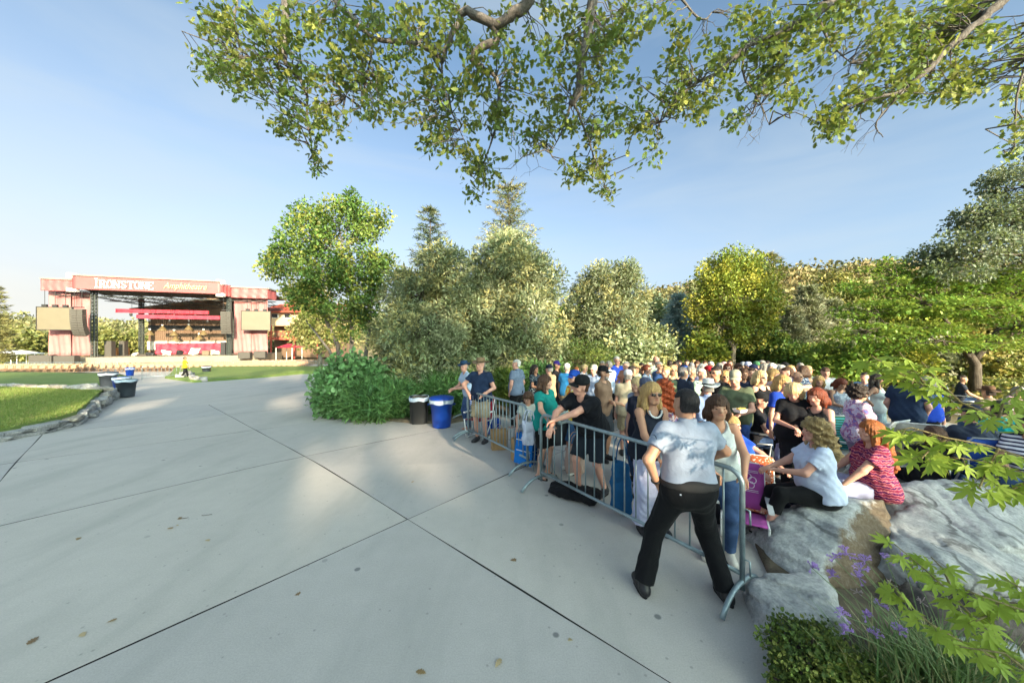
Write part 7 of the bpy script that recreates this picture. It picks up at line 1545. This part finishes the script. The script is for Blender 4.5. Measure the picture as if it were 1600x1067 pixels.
person('auburn-haired woman in silvery tank top looking down at her phone', 1311, 591, 7.2, -10, 'f', 'phone', ('bob', 'auburn'), None, ('tank', '#98a2b0', 'dark_floral', '#d5dae2'), BLK, 'tan', .3, nod=28)
person('dark-haired man in light blue T-shirt looking left', 1351, 583, 8.6, -68, 'm', 'stand', ('short', 'dark'), None, ('tee', '#8fb2d4'), KH, 'pink')
person('woman in sunglasses and white tank top with hand on hip', 1371, 586, 7.5, 28, 'f', 'hips', ('long', 'dark'), None, ('tank', '#d3dcda'), ('jeans', '#9fb4bd', 'denim'), 'tan', .1, glasses=True, look=20)
person('woman with short dark curls in a floral blouse looking right', 1341, 618, 4.95, 78, 'f', 'stand', ('afro', 'dark'), None, ('blouse', '#c6bcd6', 'floral', '#b86a92'), ('pants', '#9a94a8'), 'tan', .3, height=1.52)
sitw = person('woman with curly blonde hair and white T-shirt sitting on the pale boulder', 1272, 655, 3.66, -108, 'f', 'sit', ('curly', 'sandy'), None, ('tee', '#c3cfe8'), ('capri', '#101115'), 'pink', .6, height=1.64, loc=(3.26, 3.66, .02), shoes='sandal', over=dict(pz=.58, wl=(.06, -.40, .80), wr=(-.10, -.42, .78), al=(.10, -.50, .14), ar=(-.10, -.52, .08), kn=(0, -.6, 1)))
person('woman with very long red hair and purple patterned tunic sitting on the rock slab', 1362, 656, 4.05, -112, 'f', 'sit', ('xlong', 'ginger'), None, ('blouse', '#8a3a5c', 'aztec'), ('skirt', '#b6b9d8'), 'fair', .75, height=1.66, loc=(4.22, 4.0, -.02), over=dict(pz=.50, wl=(.22, -.40, .52), wr=(-.22, -.40, .50), al=(.16, -.62, .12), ar=(-.12, -.60, .12)))
person('woman in sunglasses and blue T-shirt sitting low behind the pink beach chair', 1184, 673, 4.35, 22, 'f', 'lowsit', ('long', 'blonde'), None, ('tee', '#1d48b4'), ('pants', '#1d2432'), 'pink', .45, glasses=True, height=1.66, loc=(3.06, 4.40, .12), shoes=None)
person('man in navy T-shirt with hand in pocket behind the maple leaves', 1418, 583, 6.3, 120, 'm', 'pocket', ('short', 'brown'), None, ('tee', '#2b3a54'), ('shorts', '#4a505c'), 'pink', .6)
person('woman in bright blue dress with dark shoulder bag behind the maple leaves', 1447, 590, 6.8, 150, 'f', 'stand', ('bob', 'grey'), None, ('blouse', '#2147b8'), BLK, 'fair', .5)
person('man sitting on the bank beside the maple trunk', 1503, 583, 11.5, 40, 'm', 'sit', ('short', 'dark'), None, ('tee', '#262c38'), JN, 'tan', height=1.74)
person('seated person in navy cap with back turned among the maple leaves', 1519, 642, 4.7, 160, 'm', 'sit', ('crop', 'dark'), ('cap', '#1b2238'), ('tee', '#3a4354'), JN, 'tan', height=1.72)
person('person in turquoise T-shirt seen through the maple leaves', 1562, 628, 5.0, 140, 'm', 'sit', ('short', 'dark'), None, ('tee', '#1fa0a0'), JN, 'tan', .5, height=1.78)
person('person in white and navy striped top sitting at the right edge', 1612, 628, 4.2, -60, 'f', 'sit', ('bob', 'dark'), None, ('tee', '#d4d7e2', 'stripe'), JN, 'tan', .4, height=1.70)
person('woman with brown bob and black top sitting low behind the rock slab', 1436, 686, 4.95, 165, 'f', 'lowsit', ('bob', 'brown'), None, ('tee', '#15161b'), BLK, 'fair', .2, height=1.64)
person('man in brown hat far right beyond the maple leaves', 1545, 605, 8.2, 170, 'm', 'sit', ('short', 'dark'), ('brim', '#5c4636', '#2c211a', .08), ('tee', '#7c7264'), JN, 'tan', height=1.85)
person('person in pink top far right near the bank', 1592, 604, 9.2, -40, 'f', 'sit', ('bob', 'grey'), None, ('tee', '#c9a2b2'), JN, 'fair', height=1.75)
person('person in yellow shirt and dark trousers walking on the path by the stage', 289, 558, 28.7, 150, 'f', 'walk', ('short', 'dark'), None, ('tee', '#c9a51f'), BLK, 'olive', near=.03, group='people on the path')
# further heads showing between the ones above, far back
fills = [('dark-haired man in maroon shirt beside the woman in white top', 1046, 564, 12.0, 'm', 'dark', None, '#5c2a34'), ('woman with dark red hair under the pale tree', 1137, 569, 9.4, 'f', 'auburn', None, '#6a5a66'), ('man in grey cap beside the blue visor', 1080, 567, 11.2, 'm', 'grey', '#7c7f84', '#8a8f98'), ('brown-haired woman far back beside the grey cap', 1089, 565, 12.2, 'f', 'brown', None, '#9c8f80'), ('man in dark shirt far back below the blue spruce', 1073, 563, 13.0, 'm', 'dark', None, '#23262e'),
         ('man in pale pink cap near the pale trunk', 1132, 566, 11.6, 'm', 'grey', '#c4a3a8', '#a8aeb8'), ('grey-haired woman in sunglasses left of the pale trunk', 1124, 568, 10.4, 'f', 'grey', None, '#8c99a8'), ('woman in red shirt right of the pale trunk', 1154, 569, 10.8, 'f', 'brown', None, '#9c2f38'), ('grey-capped man right of the pale trunk', 1161, 566, 11.5, 'm', 'grey', '#8d959e', '#70829a'), ('man in white shirt in front of the cypresses', 1216, 570, 10.2, 'm', 'grey', None, '#c4c8cc'),
         ('blonde woman in navy top in front of the cypresses', 1236, 572, 9.4, 'f', 'blonde', None, '#28344e'), ('tan-capped man at the right of the back rows', 1262, 572, 9.8, 'm', 'brown', '#a8946e', '#5d6a58'), ('man in black shirt between the straw hat and the auburn ponytail', 1003, 568, 10.4, 'm', 'dark', None, '#1d1f25'), ('fair-haired woman in mauve behind the sage green T-shirt', 1051, 572, 8.2, 'f', 'light', None, '#80708c'), ('woman in cream hat far back behind the leaning blonde woman', 1014, 566, 11.8, 'f', 'brown', 'straw', '#aab2a2'),
         ('man in light green shirt behind the red cap', 1101, 565, 12.4, 'm', 'brown', None, '#98ac8e'), ('woman in orange top in the back row below the spruce', 1061, 564, 12.6, 'f', 'dark', None, '#bf7038'), ('man in dark blue cap behind the black sleeveless dress', 1178, 570, 9.2, 'm', 'dark', '#20284a', '#4c5668'), ('woman with white hair behind the royal blue polo shirt man', 1221, 572, 8.8, 'f', 'white', None, '#b8a4a8'), ('man in teal shirt left of the white-bearded man', 1018, 565, 12.0, 'm', 'dark', None, '#2c7a7c'),
         ('woman in yellow top at the back near the spruce', 1084, 563, 13.2, 'f', 'blonde', None, '#c9b04a'), ('man in white T-shirt at the back near the pale trunk', 1140, 564, 13.0, 'm', 'brown', None, '#c9ccd0'), ('woman in dark green blouse in the back rows', 1199, 565, 12.6, 'f', 'dark', None, '#2f4a38'), ('man in grey-blue shirt at the end of the back row', 1250, 568, 11.4, 'm', 'grey', None, '#6d7f9a'), ('boy in orange shirt by the shrubs behind the tie-dye shirt', 901, 574, 11.0, 'm', 'ginger', None, '#c47a4a')]
for i, (lab, px, py, D, sx, hc, cap_, col_) in enumerate(fills):
    person(lab, px, py, D, random.Random(i).choice((-60, -30, 0, 25, 60, 150, 180)), sx, random.Random(i + 3).choice(('stand', 'hold', 'stand', 'cross', 'phone')), (('short' if sx == 'm' else random.Random(i).choice(('bob', 'long', 'pony'))), hc), None if not cap_ else (('brim', '#cbb98f', '#6d5c40', .08) if cap_ == 'straw' else ('cap', cap_)), (random.Random(i).choice(('tee', 'polo') if sx == 'm' else ('tee', 'tank', 'blouse')), col_), random.Random(i + 9).choice((JN, BLK, KH)), random.Random(i).choice(('fair', 'tan', 'pink')), glasses=i % 4 == 1, near=.023)
# guard: watch, shoulder patch, ear piece
gr, gs = guard['root'], guard['s']
wp_ = guard['WL']; d_ = unit(guard['WL'] / gs - guard['EL']); q = np.cross(d_, [0, 0, 1.0]); q = unit(q); r2 = np.cross(d_, q)
MB().tube([tuple(wp_ - d_ * .02 + (q * math.cos(t) + r2 * math.sin(t)) * .034) for t in np.linspace(0, 6.283, 15)], .009, 6).build('watch_strap', M_SHOE, gr, smooth=True)
pp = (guard['SHl'] + (guard['EL'] - guard['SHl']) * .36) * gs; od = unit(np.array([.88, .35, .25])); Rm = Vector(od).to_track_quat('Z', 'Y').to_euler()
em = MB().lathe([(0, .008), (.040, .006), (.042, 0), (.042, -.012)], n=20).build('shoulder_patch', mat('patch_navy', '#1c2740', .8), gr, smooth=True, loc=tuple(pp + od * .066), rot=Rm)
MB().tube([(.030 * math.cos(t), .030 * math.sin(t), .010) for t in np.linspace(0, 6.283, 17)], .003, 5).build('patch_ring', mat('patch_silver', '#aab4c4', .6), em)
MB().tube([(.014 * math.sin(3 * t), .02 * math.cos(t), .010) for t in np.linspace(0, 3.1, 12)], .003, 5).build('patch_mark', mat('patch_silver', '#aab4c4', .6), em)
for sx in (-1, 1):
    MB().box((0, 0, 0), (.11, .010, .016)).build('back_pocket', cloth('#0d0e12'), gr, loc=tuple(np.array([sx * .085, .140, .90]) * gs), rot=(.15, 0, -sx * .25))
MB().box((0, 0, 0), (.055, .035, .10)).build('radio_pouch', mat('leather_belt', '#17171a', .75, .2, 9), gr, loc=tuple(np.array([-.205, .03, .97]) * gs), rot=(0, 0, .3))
MB().box((0, 0, 0), (.05, .012, .035)).build('pocket_button', mat('patch_silver', '#aab4c4', .6), gr, loc=tuple(np.array([.12, .145, .90]) * gs), scale=(.25, .6, .3))
# ============================================================ BAGS, CHAIRS AND THINGS IN HANDS
M_WTUBE = mat('white_tube', '#d5d8d8', .4, .05); M_GTUBE = mat('grey_tube', '#9aa1a6', .35, .1, 6, .5)
def W3(p): return Vector((float(p[0]), float(p[1]), float(p[2])))
def beach_chair(name, label, loc, rz, col, tilt=.5, seat_h=.22, w=.52, bh=.62, frame=M_WTUBE, flower=False, kind='plain', col2=None):
    root = empty(name, loc, rz, label, 'chair'); cm_ = cloth(col, kind, col2)
    # back panel: faces -Y, leans back
    c_, s_ = math.cos(tilt), math.sin(tilt); P = lambda x, t: (x, .22 + t * s_, seat_h + t * c_)
    def panel(pts, th, nm, m_):
        a = np.array(pts); n = np.cross(a[1] - a[0], a[3] - a[0]); n = n / np.linalg.norm(n) * th; nn = 7; U = np.linspace(0, 1, nn); V = []
        for sgn in (0, 1):
            for u in U:
                for v in U: q = a[0] * (1 - u) * (1 - v) + a[1] * u * (1 - v) + a[2] * u * v + a[3] * (1 - u) * v; V.append(q + n * (sgn - 1.6 * math.sin(u * math.pi) * math.sin(v * math.pi)))
        q = np.arange(nn * nn).reshape(nn, nn); f = np.stack([q[:-1, :-1].ravel(), q[1:, :-1].ravel(), q[1:, 1:].ravel(), q[:-1, 1:].ravel()], 1); rim = np.concatenate([q[:, 0], q[-1, 1:], q[-2::-1, -1], q[0, -2:0:-1]]); k = np.arange(len(rim)); k2 = (k + 1) % len(rim)
        return link(nm, npmesh(nm, V, np.concatenate([f[:, ::-1], f + nn * nn, np.stack([rim[k], rim[k2], rim[k2] + nn * nn, rim[k] + nn * nn], 1)]), m_), root)
    bp = panel([P(-w / 2, .02), P(w / 2, .02), P(w / 2, bh), P(-w / 2, bh)], .012, 'back', cm_); panel([(-w / 2, -.22, seat_h + .04), (w / 2, -.22, seat_h + .04), (w / 2, .22, seat_h), (-w / 2, .22, seat_h)], .012, 'seat', cm_)
    MB().tube([P(-w / 2, 0), P(-w / 2, bh - .05), P(-w / 2 + .05, bh), P(w / 2 - .05, bh), P(w / 2, bh - .05), P(w / 2, 0)], .012, 8).build('back_frame', frame, root, smooth=True)
    for sx in (-1, 1):
        x = sx * w / 2; MB().tube([(x, -.24, seat_h + .045), (x, .22, seat_h)], .012, 8).build('seat_rail', frame, root, smooth=True)
        MB().tube([(x, .20, seat_h), (x, -.02, .03), (x, -.10, .012), (x, -.16, .03), (x, -.22, seat_h + .04)], .012, 8).build('leg', frame, root, smooth=True)
        MB().tube([(x, -.05, .02), (x, .22, .012), (x, .36, .03), (x, .30 + .1 * s_, seat_h + .2)], .012, 8).build('leg', frame, root, smooth=True)
        MB().box((sx * (w / 2 + .02), -.0, seat_h + .20), (.05, .42, .022)).build('armrest', frame, root)
    if flower:
        m_ = mat('white_print', '#e6dcea', .7); fy = .035; cx_, ct = w * .12, bh * .62
        for k in range(5):
            a = k * 1.2566 + .3; pts = []
            for t in np.linspace(0, 6.283, 13): r = .05; px_ = cx_ + math.cos(a) * .05 + math.cos(t) * .036; pt = ct + math.sin(a) * .05 + math.sin(t) * .036; v = P(px_, pt); pts.append((v[0], v[1] - .016 * c_ * 1.2, v[2] + .016 * s_))
            MB().tube(pts, .004, 5).build('printed_petal', m_, bp)
        for tt_ in (.40, .43, .80, .83): a_, b_ = P(-w * .3, bh * tt_), P(w * .36, bh * tt_); MB().tube([(a_[0], a_[1] - .018 * c_, a_[2] + .01), (b_[0], b_[1] - .018 * c_, b_[2] + .01)], .003, 4).build('printed_line', m_, bp)
    return root
beach_chair('beach_chair', 'pink beach chair with white printed flower beside the barrier end', (2.58, 3.80, .0), math.radians(-32), '#a84f9e', .36, .20, .42, .54, flower=True)
beach_chair('beach_chair', 'orange beach chair with white floral print next to the pink chair', (2.88, 4.05, .0), math.radians(-32), '#b9603a', .36, .20, .42, .54, kind='dark_floral', col2='#efe3d6')
beach_chair('lounge_chair', 'white sling chair behind the woman with long red hair', (6.35, 5.55, float(gz(6.35, 5.55))), math.radians(150), '#c3c7c0', .5, .34, .55, .75)
beach_chair('lounge_chair', 'white folding chair left of the other white sling chair', (5.75, 5.75, float(gz(5.75, 5.75))), math.radians(200), '#c9c8bd', .5, .34, .50, .75)
beach_chair('lawn_chair', 'blue and green striped lawn chair behind the floral blouse', (5.55, 6.0, float(gz(5.55, 6.0))), math.radians(170), '#4a9aa8', .3, .40, .55, .62, M_GTUBE, kind='stripe', col2='#1f5a3a')
beach_chair('lawn_chair', 'dark chair under the seated woman behind the second barrier', (.33, 6.95, float(gz(.33, 6.95))), math.radians(-20), '#20242c', .2, .44, .50, .50, M_GTUBE)
beach_chair('lawn_chair', 'red and blue lawn chair behind the second barrier below the brown hat', (-.78, 7.9, float(gz(-.78, 7.9))), math.radians(-30), '#8d2030', .25, .40, .46, .55, M_WTUBE)
beach_chair('lawn_chair', 'black folding chair under the seated man in the black cap', (4.27, 5.95, float(gz(4.27, 5.95))), math.radians(48), '#1c1e24', .2, .44, .5, .5, M_GTUBE)
beach_chair('lawn_chair', 'grey folding chair between the teal blouse and the tie-dye shirt', (.75, 5.9, 0.0), math.radians(200), '#3a4048', .2, .42, .48, .5, M_GTUBE)
for px_, D_, rz_, col_, lab in ((1503, 11.5, 40, '#3f5a3c', 'green chair under the man beside the maple trunk'), (1519, 4.7, 160, '#274a9a', 'blue chair under the person in navy cap'), (1562, 5.0, 140, '#2d3038', 'dark chair under the person in turquoise'), (1612, 4.2, -60, '#2c3e66', 'navy chair under the person in stripes'), (1545, 8.2, 170, '#4a4238', 'brown chair under the man in brown hat'), (1592, 9.2, -40, '#6a6e74', 'grey chair under the person in pink')):
    q = on_ground(px_, D_); beach_chair('lawn_chair', lab, tuple(q), math.radians(rz_), col_, .2, .44, .5, .5, M_GTUBE)
# folded blue chairs leaning at the barrier
for k, (dx, dy, tl, lab) in enumerate(((.0, 0, .16, 'bright blue folded chair leaning on the barrier, outermost of three'), (.10, .05, .10, 'blue folded chair in the middle of the three leaning'), (.19, .10, .05, 'dark blue folded chair, innermost of the three leaning'))):
    root = empty('folded_chair', (.20 + dx * .6, 5.78 + dy, .0), math.radians(-40), lab, 'chair', 'folded blue chairs'); m_ = cloth(('#1b6fc0', '#1f63ae', '#17407e')[k])
    MB().box((0, 0, .33), (.36, .025, .50), rx=-tl).build('fabric', m_, root)
    MB().tube([(-.19, .02, .0), (-.20, .06, .60), (-.15, .07, .64), (.15, .07, .64), (.20, .06, .60), (.19, .02, .0)], .011, 7).build('frame', M_GTUBE, root, smooth=True)
    for z in (.24, .30, .48): MB().box((0, -.017 + tl * (.33 - z) * .0, z), (.30, .006, .012), rx=-tl).build('stripe', M_WTUBE, root)
# bags
def soft_bag(name, label, loc, d, m_, seed, handles=False, rz=0.0, sag=.05):
    root = empty(name, loc, rz, label, 'bag'); rr = random.Random(seed)
    pts = [Vector((sx * d[0] / 2 * rr.uniform(.8, 1.05), sy * d[1] / 2 * rr.uniform(.8, 1.1), z * d[2] * rr.uniform(.85, 1.05))) for sx in (-1, 1) for sy in (-1, 1) for z in (.02, .55, 1)]
    link('bag_body', rock_mesh('bag_body', pts, max(.012, min(d) * .10), [m_], k=.03, amp=sag * .35, freq=9, seed=seed), root)
    if handles:
        for sy in (-1, 1): t = np.linspace(0, math.pi, 9); MB().tube([(math.cos(a) * d[0] * .28, sy * d[1] * .3, d[2] * .95 + math.sin(a) * d[2] * .42) for a in t], .008, 6).build('handle', m_, root, smooth=True)
    return root
M_PAPER = mat('kraft_paper', '#a98a62', .85, .12, 9, bmp=.4, bscale=14)
def paper_bag(label, loc, rz):
    root = empty('paper_bag', loc, rz, label, 'bag', 'paper bags behind the barrier'); mb = MB(); w, d, hh = .32, .17, .40; mb.box((0, 0, .004), (w, d, .006))
    for sx in (-1, 1): mb.box((sx * w / 2, 0, hh / 2), (.004, d, hh), ry=sx * .03)
    for sy in (-1, 1): mb.box((0, sy * d / 2, hh / 2), (w, .004, hh), rx=-sy * .03)
    mb.build('bag_body', M_PAPER, root); t = np.linspace(0, math.pi, 8)
    for sy in (-1, 1): MB().tube([(math.cos(a) * .07, sy * d * .5, hh + math.sin(a) * .09) for a in t], .004, 5).build('handle', M_PAPER, root)
paper_bag('brown paper bag nearest the folded blue chairs', (.16, 6.25, -.01), .5); paper_bag('brown paper bag beside the feet of the brown-hatted man', (-.26, 6.95, -.05), .2)
soft_bag('shoulder_bag', 'white cloth shoulder bag hanging at the teal blouse', (.26, 5.28, .52), (.28, .12, .42), cloth('#b7bfd4'), 3, True, .6)
soft_bag('taupe_bag', 'dusty taupe cloth bag behind the nearest barrier', (.98, 5.25, .12), (.34, .24, .46), cloth('#a58f86'), 5, True)
soft_bag('black_bag', 'flat black bag on the ground under the nearest barrier', (.88, 4.75, .0), (.78, .40, .16), cloth('#17181c'), 6, False, -.6); soft_bag('blue_bag', 'teal blue bag beside the leaning blonde woman', (1.36, 4.25, .0), (.30, .22, .72), cloth('#1f5a86'), 7, True)
soft_bag('lilac_bag', 'lilac carrier bag held below the blue top', (3.95, 5.0, .38), (.26, .14, .34), cloth('#8f8fb4'), 8, True); soft_bag('black_purse', 'black shoulder purse beside the blue dress', (8.55, 6.75, .55), (.28, .14, .36), cloth('#15161a'), 9, True)
soft_bag('dark_backpack', 'dark backpack on the ground beside the pink chair', (2.48, 4.05, .0), (.30, .24, .36), cloth('#181a20'), 10); soft_bag('blue_cooler', 'blue cooler bag behind the brown-hatted man', (-.45, 8.25, -.1), (.42, .30, .40), cloth('#1d3f94'), 12)
soft_bag('grey_jacket', 'pale grey jacket bundle at the hip of the tie-dye shirt', (.82, 5.55, .78), (.26, .20, .36), cloth('#9fb0b4'), 14)
# towel over the second barrier
tp = []; 
for i in range(12):
    for j in range(9):
        u, v = i / 11, j / 8; a = (u - .5) * 2; z = -.30 * abs(a) ** 1.2 - .02 * math.sin(v * 9); tp.append((v * .20 - .10 + .02 * math.sin(u * 8), (.035 if a > 0 else -.035) * min(1, abs(a) * 5) * (1 + .5 * math.sin(v * 7 + u * 4)), z))
tq = np.arange(108).reshape(12, 9); tf = np.stack([tq[:-1, :-1].ravel(), tq[1:, :-1].ravel(), tq[1:, 1:].ravel(), tq[:-1, 1:].ravel()], 1)
tow = npmesh('striped_towel', np.concatenate([np.array(tp), np.array(tp) + np.array([0, 0, .012])]), np.concatenate([tf, tf[:, ::-1] + 108]), cloth('#c9d3e6', 'stripe', '#2458b0')); B2d = Vector((B2b[0] - B2a[0], B2b[1] - B2a[1])); q = Vector(B2a) + B2d * .10
tag(link('striped_towel', tow, None, (q.x, q.y, float(gz(q.x, q.y)) + 1.115), (0, 0, math.atan2(B2d.y, B2d.x))), 'blue and white striped cloth hung over the second barrier', 'towel')
# necklace of the leaning blonde woman
b_ = MB(); HFb, sb_ = blw['TF'], blw['s']; ico2 = bmesh.new(); bmesh.ops.create_icosphere(ico2, subdivisions=1, radius=1); iv = np.array([v.co[:] for v in ico2.verts]); iff = np.array([[v.index for v in f.verts] for f in ico2.faces]); ico2.free()
for t in np.linspace(-1, 1, 13): p = HFb((.075 * math.sin(t * 1.5), -.085 - .03 * math.cos(t * 1.5), 1.475 - .075 * math.cos(t * 1.45))) * sb_; b_.add(iv * .0125 + p, iff)
b_.build('necklace', mat('white_beads', '#dfe4e6', .3), blw['root'], smooth=True)
# cup and food tray of the man in the olive T-shirt
def world_of(info, p): return info['root'].matrix_basis @ W3(p)
bpy.context.view_layer.update()
cpos = world_of(olv, olv['WR'] + np.array([0, -.10, .02])); tpos = world_of(olv, olv['WL'] + np.array([0, -.10, .05]))
tag(MB().lathe([(0, 0), (.032, 0), (.043, .11), (.046, .115), (.040, .11), (.03, .01), (0, .01)], n=18).build('paper_cup', mat('cup', '#b4bfd8', .5), smooth=True, loc=cpos), 'pale blue cup in the hand of the man in the olive T-shirt', 'cup')
tr = empty('food_tray', tpos, .4, 'white paper tray of food held by the man in the olive T-shirt', 'food'); MB().add([(-.07, -.05, 0), (.07, -.05, 0), (.07, .05, 0), (-.07, .05, 0), (-.09, -.065, .05), (.09, -.065, .05), (.09, .065, .05), (-.09, .065, .05)], [[0, 3, 2, 1], [0, 1, 5, 4], [1, 2, 6, 5], [2, 3, 7, 6], [3, 0, 4, 7]]).build('tray', M_WHITE if 'M_WHITE' in globals() else mat('wt', '#e9e7e1'), tr)
link('food', rock_mesh('food', [Vector((sx * .06, sy * .045, z)) for sx in (-1, 1) for sy in (-1, 1) for z in (.02, .07)], .012, [mat('food', '#d9b25a', .7, .3, 40)], k=.01, amp=.012, freq=25, seed=3), tr)
# camera bag flag behind, water bottle of the woman in the blue top
bt = on_ground(1222, 5.0); tag(MB().lathe([(0, 0), (.033, 0), (.034, .12), (.030, .15), (.014, .18), (.014, .20), (0, .20)], n=16).build('water_bottle', mat('bottle_plastic', '#8fb4e0', .15), smooth=True, loc=(bt.x, bt.y - .1, 1.02)), 'small water bottle held in front of the blue top', 'bottle')
cu_ = on_ground(836, 9.0); tag(MB().lathe([(0, 0), (.034, 0), (.034, .11), (.03, .12), (0, .12)], n=14).build('drink_can', mat('can', '#a9b8d8', .3, .1, 5, .4), smooth=True, loc=(cu_.x + .12, cu_.y, 1.05)), 'pale drink can held by the woman in the patterned dress', 'can')
